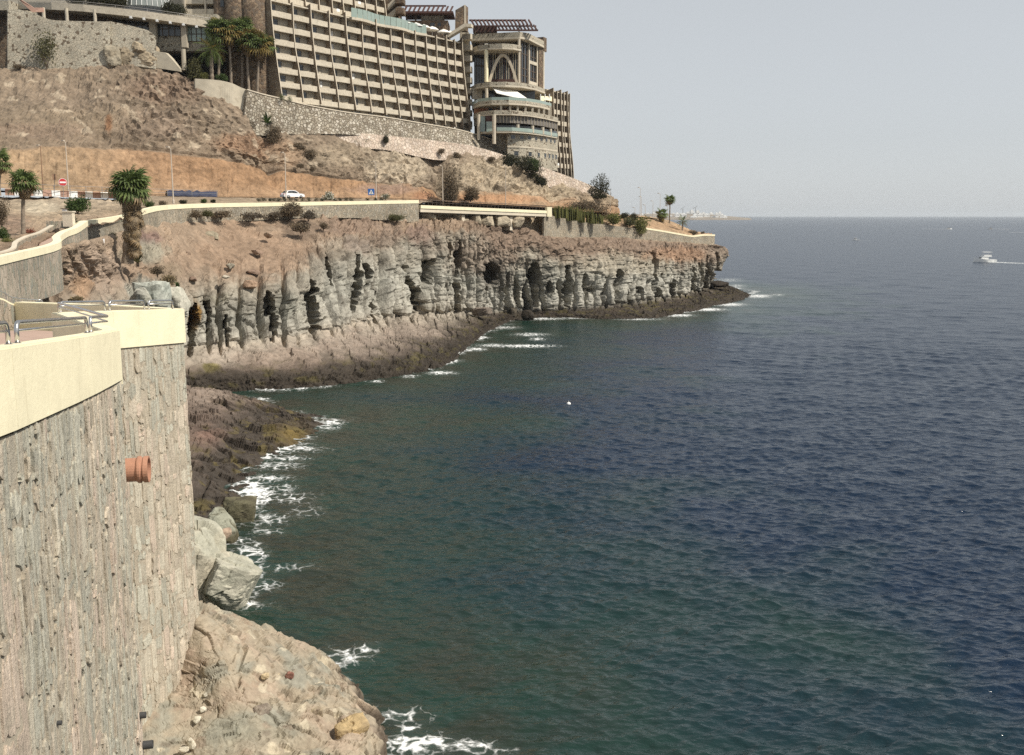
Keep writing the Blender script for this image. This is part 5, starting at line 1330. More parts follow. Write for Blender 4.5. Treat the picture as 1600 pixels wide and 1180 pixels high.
def hotel_block(name, lab, O, d, n, L, fins, z_of, nf, fh, batter, gz=None, depth=1.4, back=11.0, par_h=1.05, top_extra=0.0, roof_mat='h_beige', narrow=True, fin_top=0.6):
    """balcony block: fins every bay, slabs, parapets, back walls, windows. z_of(s) = roof level; floors count down from it"""
    d = Vector(d); n = Vector(n); O = Vector(O)
    root = empty(name, tuple(O), lab, 'building')
    zt = z_of(0); zb = zt - nf * fh
    def off(z):
        h = (z - zb) / (zt - zb); return batter * (1 - min(max(h, -0.3), 1.0)) ** 1.5
    def P(s, o, z): p = O + d * s + n * (o + off(z)); return Vector((p.x, p.y, z))
    # core walls, one per storey set back behind the balconies
    mb = MB()
    for k in range(nf):
        z0 = zt - (k + 1) * fh; z1 = z0 + fh; zm = (z0 + z1) / 2
        a = P(fins[0], -depth, zm); mb.box(Vector((a.x, a.y, z0 + .24)), d * L, -n * back, (0, 0, fh - .26))
    mb.build('wall', M['h_beige'], root)
    mb = MB(); a = P(fins[0], -depth - .1, zt); mb.box(Vector((a.x, a.y, zt + .16)), d * L, -n * back, (0, 0, .5)); mb.build('roof', M[roof_mat], root)
    # floors
    for k in range(nf + 1):
        z0 = zt - k * fh; mb = MB(); a = P(fins[0], -depth - .5, z0); o_ = off(z0)
        mb.box(Vector((a.x, a.y, z0 - .02)), d * L, n * (depth + .46), (0, 0, .24)); mb.build('floor_slab', M['h_cream'], root)
    # fins
    for i, s in enumerate(fins):
        th = .21; ft = zt + (fin_top if i % 2 else fin_top + .5) + top_extra
        zf = gz(s) if gz else zb - 3.5
        zs = [zf + (ft - zf) * j / 9 for j in range(10)]
        pr = .55 if i % 2 == 0 else .30
        front = [P(s - th / 2, pr + (.18 * math.sin(j * .9) if i % 2 else 0), z) for j, z in enumerate(zs)]
        b0 = O + d * (s - th / 2) - n * (depth + .6)
        poly = front + [Vector((b0.x, b0.y, zs[-1] - .8)), Vector((b0.x, b0.y, zs[0]))]
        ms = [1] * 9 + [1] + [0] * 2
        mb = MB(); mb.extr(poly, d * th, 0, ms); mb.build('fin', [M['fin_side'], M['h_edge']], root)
    # bays
    for i in range(len(fins) - 1):
        s0, s1 = fins[i] + .17, fins[i + 1] - .17; w = s1 - s0
        bow = .28 if i % 2 else 0.0
        for k in range(nf):
            z0 = zt - (k + 1) * fh
            mb = MB(); o_ = off(z0 + .5)
            a = P(s0 + .01, 0, z0 + .5); zz = z0 + .225
            if bow:
                seg = 5; pts = []
                for q in range(seg + 1):
                    t_ = q / seg; pts.append(O + d * (s0 + .01 + (w - .02) * t_) + n * (o_ + bow * math.sin(math.pi * t_)))
                poly = [(p.x, p.y) for p in pts] + [((p - n * .14).x, (p - n * .14).y) for p in pts[::-1]]
                mb.prism(poly, z0 - .12, z0 + par_h)
            else:
                mb.box(Vector((a.x, a.y, z0 - .12)), d * (w - .02), -n * .14, (0, 0, par_h + .12))
            mb.build('balcony', M['h_cream'], root)
            # window door on the left, flank wall on the right
            zm = z0 + fh / 2; b = P(s0, -depth, zm); ww = w * rh.choice((.42, .48, .52)); hh = fh - .62
            mb = MB()
            q0 = Vector((b.x, b.y, z0 + .24)) + d * .12
            mb.box(q0 + n * .02, d * ww, n * .05, (0, 0, hh), 1)
            mb.box(q0 + n * .03 - d * 0, d * .07, n * .09, (0, 0, hh), 0); mb.box(q0 + n * .03 + d * (ww * .5 - .03), d * .06, n * .09, (0, 0, hh), 0); mb.box(q0 + n * .03 + d * (ww - .07), d * .07, n * .09, (0, 0, hh), 0)
            mb.box(q0 + n * .032 + d * .075 + Vector((0, 0, hh - .55)), d * (ww - .15), n * .08, (0, 0, .07), 0)
            mb.build('window', [M['h_frame'], M['h_glass']], root)
            if rh.random() < .55:
                mb = MB(); cw = ww * rh.uniform(.2, .45); cx = 0.08 if rh.random() < .5 else ww - cw - .08; mb.box(q0 + n * .075 + d * cx, d * cw, n * .02, (0, 0, hh - .05)); mb.build('curtain', M[rh.choice(('h_white', 'h_beige', 'h_beige'))], root)
            if rh.random() < .10:
                mb = MB(); c = P(s0 + w * rh.uniform(.3, .7), .03, z0 + par_h); mb.box(c - d * .5 - Vector((0, 0, .55)), d * 1.0, n * .05, (0, 0, .62)); mb.build('towel', M['white'], root)
    return root, P, off
dA = Vector((.58, .815, 0)).normalized(); nA = Vector((dA.y, -dA.x, 0))
OA = Vector((-51.5, 216, 0))
def sA(px, py, O=OA, d=dA):
    r = ray(px, py); k = r[0] / r[1]
    return (k * O.y - O.x) / (d.x - k * d.y)
finpx = [427, 461, 488, 516.6, 541.7, 567, 588.6, 610.9, 629.7, 649, 665, 681.5, 696.7, 709.6, 721]
fA = [sA(p, 175) for p in finpx]
rootA, PA, offA = hotel_block('hotel_building', 'long terraced hotel block with curved pale fins and rows of cream balconies', OA, dA, nA, fA[-1] - fA[0], fA, lambda s: 66.4, 8, 2.92, 3.2, gz=lambda s: 46.6 - s * .035)
# green glass balustrade along the roof terrace
gl = [(545, 30), (575, 30), (600, 36), (625, 45), (645, 51), (664, 59)]
mb = MB()
s0_, s1_ = sA(547, 40), sA(664, 60); nseg = 16
for i in range(nseg):
    a = s0_ + (s1_ - s0_) * i / nseg; b = s0_ + (s1_ - s0_) * (i + .93) / nseg
    wv0 = .5 * math.sin(i * .8); p = PA(a, .5 + wv0, 66.4); q = PA(b, .5 + .5 * math.sin((i + .93) * .8), 66.4)
    mb.add([p + Vector((0, 0, .3)), q + Vector((0, 0, .3)), q + Vector((0, 0, 2.3)), p + Vector((0, 0, 2.3)), p - nA * .06 + Vector((0, 0, .3)), q - nA * .06 + Vector((0, 0, .3)), q - nA * .06 + Vector((0, 0, 2.3)), p - nA * .06 + Vector((0, 0, 2.3))], [(0, 1, 2, 3), (5, 4, 7, 6), (3, 2, 6, 7), (0, 3, 7, 4), (1, 5, 6, 2)])
mb.build('glass_balustrade', M['h_green'], rootA)
mb = MB()
for i in range(nseg):
    a = s0_ + (s1_ - s0_) * i / nseg; b = s0_ + (s1_ - s0_) * (i + 1) / nseg
    p = PA(a, .62 + .5 * math.sin(i * .8), 66.4); q = PA(b, .62 + .5 * math.sin((i + 1) * .8), 66.4)
    mb.add([p - Vector((0, 0, .3)), q - Vector((0, 0, .3)), q + Vector((0, 0, .27)), p + Vector((0, 0, .27)), p - nA * 2.5 - Vector((0, 0, .3)), q - nA * 2.5 - Vector((0, 0, .3)), q - nA * 2.5 + Vector((0, 0, .27)), p - nA * 2.5 + Vector((0, 0, .27))], [(0, 1, 2, 3), (3, 2, 6, 7), (4, 5, 1, 0), (0, 3, 7, 4), (1, 5, 6, 2)])
mb.build('terrace_edge', M['h_cream'], rootA)
# parasols on the roof terrace
for i, (px, py) in enumerate([(637, 48), (656, 49), (668, 44), (681, 46), (699, 54), (709, 57)]):
    s_ = sA(px, py); p = PA(s_, -1.2, 66.6)
    o = empty('parasol', (p.x, p.y, 66.62), ['leftmost white parasol behind the green glass on the hotel roof', 'second white parasol from the left on the hotel roof', 'third white parasol from the left on the hotel roof', 'fourth white parasol on the hotel roof, over the last balconies', 'fifth white parasol on the hotel roof beside the stair', 'rightmost white parasol on the hotel roof'][i], 'parasol', 'white parasols on the hotel roof')
    mb = MB(); mb.lathe((p.x, p.y, 68.3), [(1.75, 0), (1.7, .12), (1.0, .62), (.1, .95), (.05, 1.0)], 12); mb.build('canopy', M['h_white'], o)
    mb = MB(); mb.tube([(p.x, p.y, 66.62), (p.x, p.y, 68.4)], .05, 6); mb.build('pole', M['white'], o)
# upper block behind, cut by the top of the frame
OB = OA - nA * 7.5
fB = [sA(p, 10, OB) for p in (424, 446, 470, 492, 512, 530, 548, 566, 582, 597)]
hotel_block('hotel_building', 'upper set back hotel block with pale fins cut off by the top of the photo', OB, dA, nA, fB[-1] - fB[0], fB, lambda s: 86.0, 6, 2.92, 1.2, back=9)
# stair tower of dark stone right of it
def box_px(mb, x0, x1, y0, y1, Y, depth, m=0, rot=None):
    """box whose sea face spans the given picture rectangle at the distance Y, running back depth metres"""
    a = W(x0, (y0 + y1) / 2, Y); b = W(x1, (y0 + y1) / 2, Y); zt = W((x0 + x1) / 2, y0, Y).z; zb = W((x0 + x1) / 2, y1, Y).z
    mb.box(Vector((a.x, a.y, zb)), Vector((b.x - a.x, b.y - a.y, 0)), Vector((0, depth, 0)), (0, 0, zt - zb), m)
st = empty('stair_tower', tuple(W(620, 45, 258)), 'dark stone stair tower with diagonal landings behind the hotel roof', 'tower')
mb = MB(); box_px(mb, 596, 622, -60, 46, 262, 8); mb.build('wall', M['stone_brown'], st)
for i, (x0, y0, x1, y1) in enumerate([(606, 14, 628, -2), (604, 31, 630, 14), (608, 44, 630, 33)]):
    mb = MB(); a = W(x0, y0 + 2, 259); b = W(x1 - 8, y1 + 4, 259)
    mb.extr([a, b, b + Vector((0, 0, 1.3)), a + Vector((0, 0, 1.3))], (0, 2.5, 0)); mb.build('stair_flight', M['h_cream'], st)
    mb = MB(); box_px(mb, 618, 631, y1 - 2, y1 + 7, 258, 4); mb.build('landing', M['stone_brown'], st)
# roof pavilion with brown pergola
pv = empty('roof_pavilion', tuple(W(660, 45, 266)), 'stone roof pavilion under a dark timber pergola beside the stair tower', 'building')
mb = MB(); box_px(mb, 611, 700, 32, 62, 268, 9); mb.build('wall', M['stone_brown'], pv)
mb = MB(); box_px(mb, 658, 692, 19, 32, 269.5, 5); mb.build('room', M['h_beige'], pv)
for x in (634, 648, 692):
    mb = MB(); box_px(mb, x, x + 2.4, 18, 33, 268.6, .5); mb.build('post', M['h_frame'], pv)
for x0, x1, y0 in ((637, 640, 38), (672, 679, 36), (684, 689, 36)):
    mb = MB(); box_px(mb, x0, x1, y0, y0 + 5, 267.95, .1); mb.build('window', M['h_glass'], pv)
mb = MB(); box_px(mb, 630, 708, 17.5, 20.5, 266, 9); mb.build('pergola_frame', M['h_wood'], pv)
for i in range(11):
    x = 630 + i * 7.2; mb = MB(); a = W(x, 17.8, 266.2); b = W(x + 4, 9.5, 268); mb.extr([a, b, b + Vector((.45, 0, 0)), a + Vector((.45, 0, 0))], (0, .5, 0)); mb.build('rafter', M['h_wood'], pv)
mb = MB(); box_px(mb, 632, 697, 8, 10, 268, .6); mb.build('ridge_beam', M['h_wood'], pv)
sw = empty('stone_fin', tuple(W(718, 45, 268)), 'tall slanted stone fin wall left of the pergola tower', 'wall')
mb = MB(); Yf = 268; mb.extr([W(711, 47, Yf), W(727, 47, Yf), W(727, 8, Yf), W(725, 8.2, Yf), W(711.5, 16, Yf)], (.6, 3.2, 0)); mb.build('wall', M['stone_brown'], sw)
mb = MB(); box_px(mb, 725.2, 727.8, 7.8, 47, Yf - .05, .8); mb.build('edge_strip', M['h_edge'], sw)
mb = MB(); mb.extr([W(700, 58, 266), W(727, 42, 266), W(736, 42, 266), W(736, 37, 266), W(725, 37, 266), W(698, 54, 266)], (.5, 2.2, 0)); mb.build('stair_flight', M['h_cream'], sw)
# stacked corner balconies closing the long block on the right
cb = empty('corner_balconies', tuple(W(730, 190, 272)), 'stack of small cream balconies on the right end of the long hotel block', 'building')
mb = MB(); box_px(mb, 719, 733, 50, 205, 275, 8); mb.build('wall', M['h_beige'], cb)
for y in (58, 75, 92, 109, 126, 143, 160, 177, 194):
    mb = MB(); a = W(722, y, 272.6); b = W(737.5, y, 271.6); hgt = 1.35
    mb.prism([(a.x, a.y), (b.x - .4, b.y - .3), (b.x, b.y + .2), (b.x, b.y + 3.2), (a.x, a.y + 3.2)], a.z - hgt / 2, a.z + hgt / 2); mb.build('balcony', M['h_cream'], cb)

# ------------------------------------------------------------------ restaurant tower with the arch
tw = empty('restaurant_tower', tuple(W(790, 215, 272)), 'restaurant tower with a white parabolic arch, curved terraces and a timber pergola roof', 'building')
def part(name, mat, fn, parent=tw):
    mb = MB(); fn(mb); return mb.build(name, M[mat], parent)
Yt = 276.0
# body
part('core', 'stone_brown', lambda m: box_px(m, 741, 836, 62, 245, Yt + 9, 14))
def right_face(px, Yl=274.5, Yr=289.0): return Yl + (px - 812) / (848 - 812) * (Yr - Yl)
def rf_quad(mb, x0, x1, y0, y1, dep=.5, lift=0.0):
    """upright piece on the right, receding face"""
    Y0, Y1 = right_face(x0), right_face(x1)
    a = W(x0, 100, Y0); b = W(x1, 100, Y1); zt = W(x0, y0, Y0).z; zb = W(x0, y1, Y0).z
    n_ = Vector((b.y - a.y, -(b.x - a.x), 0)).normalized(); a = a + n_ * lift; b = b + n_ * lift
    mb.box(Vector((a.x, a.y, zb)), Vector((b.x - a.x, b.y - a.y, 0)), -n_ * dep, (0, 0, zt - zb))
part('glass_wall', 'h_glass', lambda m: rf_quad(m, 813, 838.5, 58, 150, .5, -.15))
for i in range(6):
    x = 814 + i * 4.6; part('mullion', 'h_frame', lambda m: rf_quad(m, x, x + .9, 58, 150, .4, .05))
for y in (70, 82, 105, 116, 127, 139): part('transom', 'h_frame', lambda m: rf_quad(m, 813, 838.4, y, y + 1.2, .35, .0))
for y0, y1 in ((94, 99), (126, 131)): part('spandrel', 'h_cream', lambda m: rf_quad(m, 825.5, 838.5, y0, y1, .5, .25))
for x in (824.8, 837.6): part('pilaster', 'h_cream', lambda m: rf_quad(m, x, x + 1.5, 60, 152, .6, .3))
part('pier', 'stone_brown', lambda m: rf_quad(m, 839.5, 846, 60, 165, 3.0, .5))
part('pier', 'stone_brown', lambda m: rf_quad(m, 846, 851, 58, 80, 3.0, .6))
part('edge_strip', 'h_edge', lambda m: rf_quad(m, 846.4, 848, 80, 162, 1.0, .55))
# roof parapet, plan bent round the corner
def ring(mb, pts, zt_px, zb_px, th, ref=0):
    P_ = [W(px, 100, Y) for px, Y in pts]; k = W(pts[ref][0], zt_px, pts[ref][1]).z; k2 = W(pts[ref][0], zb_px, pts[ref][1]).z
    wallpath(P_, [k] * len(P_), [k2] * len(P_), th, mb)
def arcslab(mb, pts, zt_px, zb_px, back=14, ref=0):
    P_ = [W(px, 100, Y) for px, Y in pts]; k = W(pts[ref][0], zt_px, pts[ref][1]).z; k2 = W(pts[ref][0], zb_px, pts[ref][1]).z
    poly = [(p.x, p.y) for p in P_] + [(P_[-1].x, P_[-1].y + back * .3), (P_[-1].x - 4, P_[0].y + back), (P_[0].x, P_[0].y + back)]
    mb.prism(poly, k2, k)
roofp = [(736, 276), (770, 274.5), (812, 272.5), (826, 274.5), (850, 287)]
part('roof_parapet', 'stone_pitted', lambda m: ring(m, roofp, 52, 59, .5, 1))
part('roof_slab', 'h_cream', lambda m: arcslab(m, roofp, 59.2, 62.5, 14, 1))
# upper storey windows behind the terrace
part('window_band', 'h_glass', lambda m: box_px(m, 742, 810, 60, 82, Yt + 5, .4))
for i in range(7): part('mullion', 'h_frame', lambda m: box_px(m, 745 + i * 10, 746.4 + i * 10, 61, 82, Yt + 4.8, .15))
part('column', 'h_edge', lambda m: m.lathe(W(811, 138, 272.2) - Vector((0, 0, .5)), [(.36, 0), (.36, W(811, 60, 272.2).z - W(811, 138, 272.2).z + .3)], 12))
part('column', 'cream', lambda m: m.lathe(W(760, 128, 270.5), [(.52, 0), (.52, W(760, 78, 270.5).z - W(760, 128, 270.5).z)], 14))
ter = [(733, 277), (748, 271.5), (765, 269.5), (785, 268.6), (802, 269.6), (814.5, 272)]
part('terrace_parapet', 'stone_pitted', lambda m: ring(m, ter, 71, 76.5, .45, 1)); part('terrace_slab', 'h_cream', lambda m: arcslab(m, ter, 76.7, 79.5, 14, 1))
for i in range(6):
    c = W(752 + i * 8, 69.5, 272.5); o = None
    part('table_setting', 'h_white' if i % 2 else 'h_frame', lambda m: (m.cbox(c, .9, .7, .12), m.cbox(c - Vector((0, 0, .8)), .12, .12, .8)))
# arch hall front
part('hall_glass', 'h_glass', lambda m: box_px(m, 742, 811, 78, 134, Yt + 2.5, .4))
for i in range(13):
    x = 766.5 + i * 3.5
    hgt = 86
    part('slat', 'h_wood' if i % 3 == 0 else 'h_beige', lambda m: box_px(m, x, x + 1.15, 82, 128, Yt - .6, .5))
part('hall_spandrel', 'h_wood', lambda m: box_px(m, 763, 812, 124, 131, Yt - .9, .4))
for i in range(5): part('mullion', 'h_frame', lambda m: box_px(m, 744 + i * 4, 745 + i * 4, 80, 128, Yt + 2.2, .2))
part('transom', 'h_frame', lambda m: box_px(m, 741, 758, 102, 103.5, Yt + 2.1, .2))
ap = []
for i in range(25):
    t_ = -1 + i / 12; x = 786 + 22 * t_; y = 86 + 45 * abs(t_) ** 1.9; ap.append(W(x, y, 271.6 + .25 * t_))
mb = MB()
outp = [ap[i] + Vector(((1 if i > 12 else -1) * .0, 0, 0)) for i in range(25)]
nrmv = []
for i in range(25):
    d_ = (ap[min(i + 1, 24)] - ap[max(i - 1, 0)]).normalized(); nrmv.append(Vector((-d_.z, 0, d_.x)))
for i in range(24):
    a, b = ap[i], ap[i + 1]; na, nb3 = nrmv[i] * .34, nrmv[i + 1] * .34; bk = Vector((0, 1.1, 0))
    mb.add([a - na, b - nb3, b + nb3, a + na, a - na + bk, b - nb3 + bk, b + nb3 + bk, a + na + bk], [(0, 1, 2, 3), (5, 4, 7, 6), (3, 2, 6, 7), (4, 5, 1, 0)])
mb.build('arch', M['h_edge'], tw)
# middle curved terrace
mid = [(733, 276), (745, 268), (765, 264.5), (790, 264), (815, 266), (836, 271), (852, 279)]
part('terrace_parapet', 'stone_pitted', lambda m: ring(m, mid, 131, 135.5, .45, 1)); part('terrace_slab', 'h_cream', lambda m: arcslab(m, mid, 135.7, 138.5, 16, 1))
part('room_front', 'h_beige', lambda m: box_px(m, 738, 753, 138, 155, 271, .5)); part('room_glass', 'h_glass', lambda m: box_px(m, 755, 836, 138, 160, 272.5, .5))
part('column', 'h_edge', lambda m: m.lathe(W(760.5, 157, 265), [(.42, 0), (.42, W(760.5, 138, 265).z - W(760.5, 157, 265).z)], 12))
for i in range(5):
    x = 773 + i * 12; part('mullion', 'h_frame', lambda m: box_px(m, x, x + 1.2, 139, 160, 272.2, .2))
# white awning
mb = MB(); a, b = W(770, 137, 266), W(808, 143, 266.5); c, e = W(829, 157.5, 262.5), W(776, 145, 261.5)
mb.add([a, b, c, e, a - Vector((0, 0, .15)), b - Vector((0, 0, .15)), c - Vector((0, 0, .15)), e - Vector((0, 0, .15))], [(0, 3, 2, 1), (4, 5, 6, 7), (0, 1, 5, 4), (1, 2, 6, 5), (2, 3, 7, 6), (3, 0, 4, 7)]); mb.build('awning', M['h_white'], tw)
low = [(737, 270), (748, 262.5), (768, 259), (795, 258.6), (822, 261), (845, 266), (862, 273)]
part('glass_rail', 'h_green', lambda m: ring(m, low, 154.5, 159, .08, 1)); part('terrace_parapet', 'stone_pitted', lambda m: ring(m, low, 159, 163, .5, 1)); part('terrace_slab', 'h_cream', lambda m: arcslab(m, low, 163.2, 166.2, 18, 1))
part('orange_wall', 'h_orange', lambda m: box_px(m, 741, 763, 165, 178, 267.5, .5)); part('orange_wall', 'h_orange', lambda m: box_px(m, 770, 800, 166, 178, 269, .5)); part('room_front', 'h_beige', lambda m: box_px(m, 802, 862, 168, 186, 272, .5))
part('window', 'h_glass', lambda m: box_px(m, 763.4, 769.6, 166, 178, 268, .4))
lowp = [(x, Y + .6) for x, Y in low]
for i, (x, Y) in enumerate([(783, 259.6), (797, 260), (809, 260.8), (821, 262), (832, 264), (842, 266.2), (850, 268.6), (858, 271.5)]):
    z_ = W(748, 166, 262.5).z; z2 = W(748, 178, 262.5).z - .3; p = W(x, 170, Y)
    part('column', 'h_cream', lambda m: m.cbox((p.x, p.y, z2), .55, .55, z_ - z2))
bal = [(739, 268), (750, 261), (772, 257.4), (800, 257.6), (828, 261), (852, 268), (873, 277)]
part('balcony_parapet', 'stone_pitted', lambda m: ring(m, bal, 174.5, 180, .45, 1)); part('balcony_slab', 'h_cream', lambda m: arcslab(m, bal, 180.2, 182, 18, 1))
lou = [(741, 269), (752, 262), (774, 258.6), (800, 258.8), (826, 262), (850, 268.6), (871, 277.5)]
part('louvre_band', 'h_grey', lambda m: ring(m, lou, 182.1, 194, .4, 1))
P_ = [W(px, 100, Y) for px, Y in lou]
zt_, zb_ = W(752, 182.4, 262).z, W(752, 193.8, 262).z
for i in range(30):
    t_ = i / 29 * (len(P_) - 1); k = min(int(t_), len(P_) - 2); p = P_[k].lerp(P_[k + 1], t_ - k); nn = nrm2(P_[k], P_[k + 1])
    part('louvre', 'h_beige', lambda m: m.cbox((p.x + nn.x * .12, p.y + nn.y * .12, zb_), .2, .2, zt_ - zb_))
part('glass_screen', 'h_green', lambda m: box_px(m, 750, 758, 182, 206, 260.2, .3)); part('glass_screen', 'h_green', lambda m: box_px(m, 760, 769, 190, 206, 258.6, .3)); part('dark_panel', 'h_wood', lambda m: box_px(m, 759, 769, 181, 190, 258.8, .3))
part('column', 'h_edge', lambda m: m.lathe(W(748, 219, 259.8), [(.42, 0), (.42, W(748, 179, 259.8).z - W(748, 219, 259.8).z)], 12))
part('column', 'h_edge', lambda m: m.lathe(W(772, 225, 256.2), [(.48, 0), (.48, W(772, 179, 256.2).z - W(772, 225, 256.2).z)], 12))
part('recess', 'h_glass', lambda m: ring(m, [(x, Y + 2.5) for x, Y in lou[2:]], 196, 205, .4, 1))
for x, Y in ((809, 259.2), (832, 262.6), (848, 267), (860, 272)):
    part('column', 'h_cream', lambda m: m.lathe((W(x, 200, Y).x, Y, W(748, 207, 259.8).z), [(.42, 0), (.42, 1.9)], 10))
shelf = [(742, 266), (754, 260), (776, 256.8), (800, 257), (826, 260.4), (850, 267), (872, 276)]
part('glass_rail', 'h_green', lambda m: ring(m, shelf[2:], 199, 206, .08, 0)); part('terrace_slab', 'h_cream', lambda m: arcslab(m, shelf, 206, 209, 18, 1))
base = [(793, 259.4), (812, 260.4), (834, 264), (854, 269.8), (872.5, 277.6)]
part('base_wall', 'stone_pitted', lambda m: ring(m, base, 209.2, 262, .6, 0)); part('dark_void', 'h_glass', lambda m: box_px(m, 741, 775, 208, 226, 270, .5))
part('abutment', 'stone_pitted', lambda m: box_px(m, 774, 793, 209, 245, 264, 6))
PB = [W(px, 100, Y) for px, Y in base]; LB = [0]
for a, b in zip(PB[:-1], PB[1:]): LB.append(LB[-1] + (b - a).length)
def on_base(t_):
    s_ = t_ * LB[-1]; k = max(j for j in range(len(PB) - 1) if LB[j] <= s_ + 1e-6); return PB[k].lerp(PB[k + 1], (s_ - LB[k]) / (LB[k + 1] - LB[k])), nrm2(PB[k], PB[k + 1])
for zr0, zr1, ts in ((211, 217, (.06, .17, .29, .41, .53, .65, .78, .90)), (236, 243, (.10, .30, .47, .62, .74, .85, .95))):
    z1_, z0_ = W(793, zr0, 259.4).z, W(793, zr1, 259.4).z
    for t_ in ts:
        p, nn = on_base(t_); dd_ = Vector((-nn.y, nn.x, 0))
        def win(m):
            m.box(Vector((p.x, p.y, z0_)) - dd_ * .55 - nn * .1, dd_ * 1.1, nn * .13, (0, 0, z1_ - z0_), 1)
            m.box(Vector((p.x, p.y, z0_ - .12)) - dd_ * .7 - nn * .02, dd_ * 1.4, nn * .16, (0, 0, .11), 0)
            m.box(Vector((p.x, p.y, z1_ + .01)) - dd_ * .7 - nn * .02, dd_ * 1.4, nn * .16, (0, 0, .14), 0)
        mb = MB(); win(mb); mb.build('window', [M['h_cream'], M['h_glass']], tw)
part('string_course', 'h_cream', lambda m: ring(m, [(x, Y - .15) for x, Y in base], 228, 230.5, .3, 0))
# timber pergola on the roof
part('pergola_deck', 'h_wood', lambda m: box_px(m, 739, 776, 41, 50, 277, 5))
part('pergola_beam', 'h_wood', lambda m: box_px(m, 737, 828, 39.5, 41.2, 273.5, .5)); part('pergola_beam', 'h_wood', lambda m: box_px(m, 775, 841, 46, 48.4, 273, .5)); part('pergola_beam', 'h_wood', lambda m: box_px(m, 733, 822, 30.5, 33, 276.5, .5)); part('pergola_beam', 'h_wood', lambda m: box_px(m, 770, 838, 39.8, 41.6, 281, .5))
for i in range(16):
    x = 735 + i * 6.0; a = W(x, 32.5, 276.6); b = W(x + 4.6, 40.2, 273.6)
    part('rafter', 'h_wood', lambda m: m.extr([a, b, b + Vector((.34, 0, 0)), a + Vector((.34, 0, 0))], (0, 0, .38)))
for i in range(11):
    x = 776 + i * 5.7; a = W(x, 40.5, 281); b = W(x + 4, 47, 273.2)
    part('rafter', 'h_wood', lambda m: m.extr([a, b, b + Vector((.34, 0, 0)), a + Vector((.34, 0, 0))], (0, 0, .36)))
for x in (742, 757, 775, 810): part('post', 'h_frame', lambda m: box_px(m, x, x + 1.8, 40, 55, 275.5, .35))
# cream shade structure right of the awning
sh = empty('shade_canopy', tuple(W(850, 165, 277)), 'cream shade canopy on white posts at the right edge of the terrace', 'canopy')
mb = MB(); mb.extr([W(843, 150, 276), W(862, 151, 279), W(861, 158, 278), W(852, 156, 277), W(845, 161, 276)], (.3, 1.4, 0)); mb.build('canopy', M['cream'], sh)
for x in (844.5, 851.5, 858.5):
    mb = MB(); Y_ = 276 + (x - 844) * .15; mb.tube([W(x, 166, Y_), W(x, 147, Y_)], .14, 6); mb.build('post', M['white'], sh)

# ------------------------------------------------------------------ far end block, seen nearly edge on
dC = Vector((.50, .866, 0)).normalized(); OC = W(866, 250, 281); OC.z = 0
nC = Vector((dC.y, -dC.x, 0))
fC = [sA(p, 200, OC, dC) for p in (862, 868.5, 874, 879, 884, 888)]
hotel_block('hotel_building', 'narrow far end of the hotel with crowded fins beyond the restaurant tower', OC, dC, nC, fC[-1] - fC[0], fC, lambda s: 55.5, 7, 2.9, 1.3, gz=lambda s: 33.5 - s * .25, depth=1.5, back=8, fin_top=.4)
for i, (x0, x1, y0, y1) in enumerate([(862, 872, 152, 160), (872, 881, 148, 156)]):
    mb = MB(); box_px(mb, x0, x1, y0, y1, 292, 4); tag(mb.build('roof_block', M['h_beige']), ['low beige roof block on the far end of the hotel', 'second beige roof block on the far end of the hotel, nearer the sky'][i], 'building', 'roof blocks')

# ------------------------------------------------------------------ left side: terrace building, pitted wall, round towers
pw = hill_wall('pitted_wall', 'high pale stone wall peppered with dark holes, upper left', [(12, 14, 202.5), (30, 15, 203), (55, 22, 203.5), (80, 31, 204), (120, 33, 205), (172, 34, 206.5)], [(12, 118, 202), (30, 117, 202.5), (55, 116, 203), (80, 114, 203.5), (120, 112, 204.5), (172, 108, 206)], 'stone_pitted')
hill_wall('pitted_wall', 'lower pale stone wall right of the rock outcrop under the terrace windows', [(170, 33, 207.2), (190, 37, 207.5), (215, 43, 208), (232, 48, 208.6), (244, 58, 209)], [(170, 108, 206.6), (190, 106, 207), (215, 104, 207.4), (232, 106, 208), (244, 108, 208.5)], 'stone_pitted')
dk = empty('dark_wing', tuple(W(5, 60, 214)), 'shaded stone wing at the extreme upper left', 'building')
mb = MB(); box_px(mb, -60, 13.5, 0, 16, 208, 12); mb.build('upper_wall', M['stone_pitted'], dk)
mb = MB(); box_px(mb, -60, 14, 14, 120, 213, 8); mb.build('wall', M['stone_brown'], dk)
tb = empty('terrace_building', tuple(W(170, 60, 212)), 'low terrace building with a long curved cream deck on stubby columns, upper left', 'building')
deck = [(28, 212, 3), (80, 207.5, 4), (130, 207, 7), (180, 207.5, 12), (230, 208.5, 18), (280, 210, 25), (336, 213, 34)]
tp_ = [W(px, y, Y) for px, Y, y in deck]
mb = MB(); wallpath(tp_, [p.z for p in tp_], [p.z - 1.35 for p in tp_], 7.0, mb); mb.build('deck', M['h_cream'], tb)
for px, Y, y0, y1 in ((69, 206.5, 12, 34), (105, 206.2, 13, 35), (149, 206.4, 15, 36)):
    mb = MB(); a = W(px, y1, Y + 1.0); b = W(px, y0, Y + 1.0); mb.lathe(a, [(.34, 0), (.34, b.z - a.z)], 10); mb.build('column', M['h_cream'], tb)
mb = MB(); a = [(60, 211.5), (120, 211.5), (176, 212)]; wallpath([W(x, 25, Y) for x, Y in a], [W(60, 12, 211.5).z] * 3, [W(60, 50, 211.5).z] * 3, .5, mb); mb.build('recess_wall', M['stone_brown'], tb)
mb = MB(); box_px(mb, 176, 340, 22, 80, 213.5, 8); mb.build('room_wall', M['stone_pitted'], tb)
mb = MB(); box_px(mb, 180, 232, 28, 50, 212.9, .5); mb.build('window', M['h_glass'], tb)
mb = MB(); box_px(mb, 244, 282, 34, 56, 212.9, .5); mb.build('window', M['h_glass'], tb)
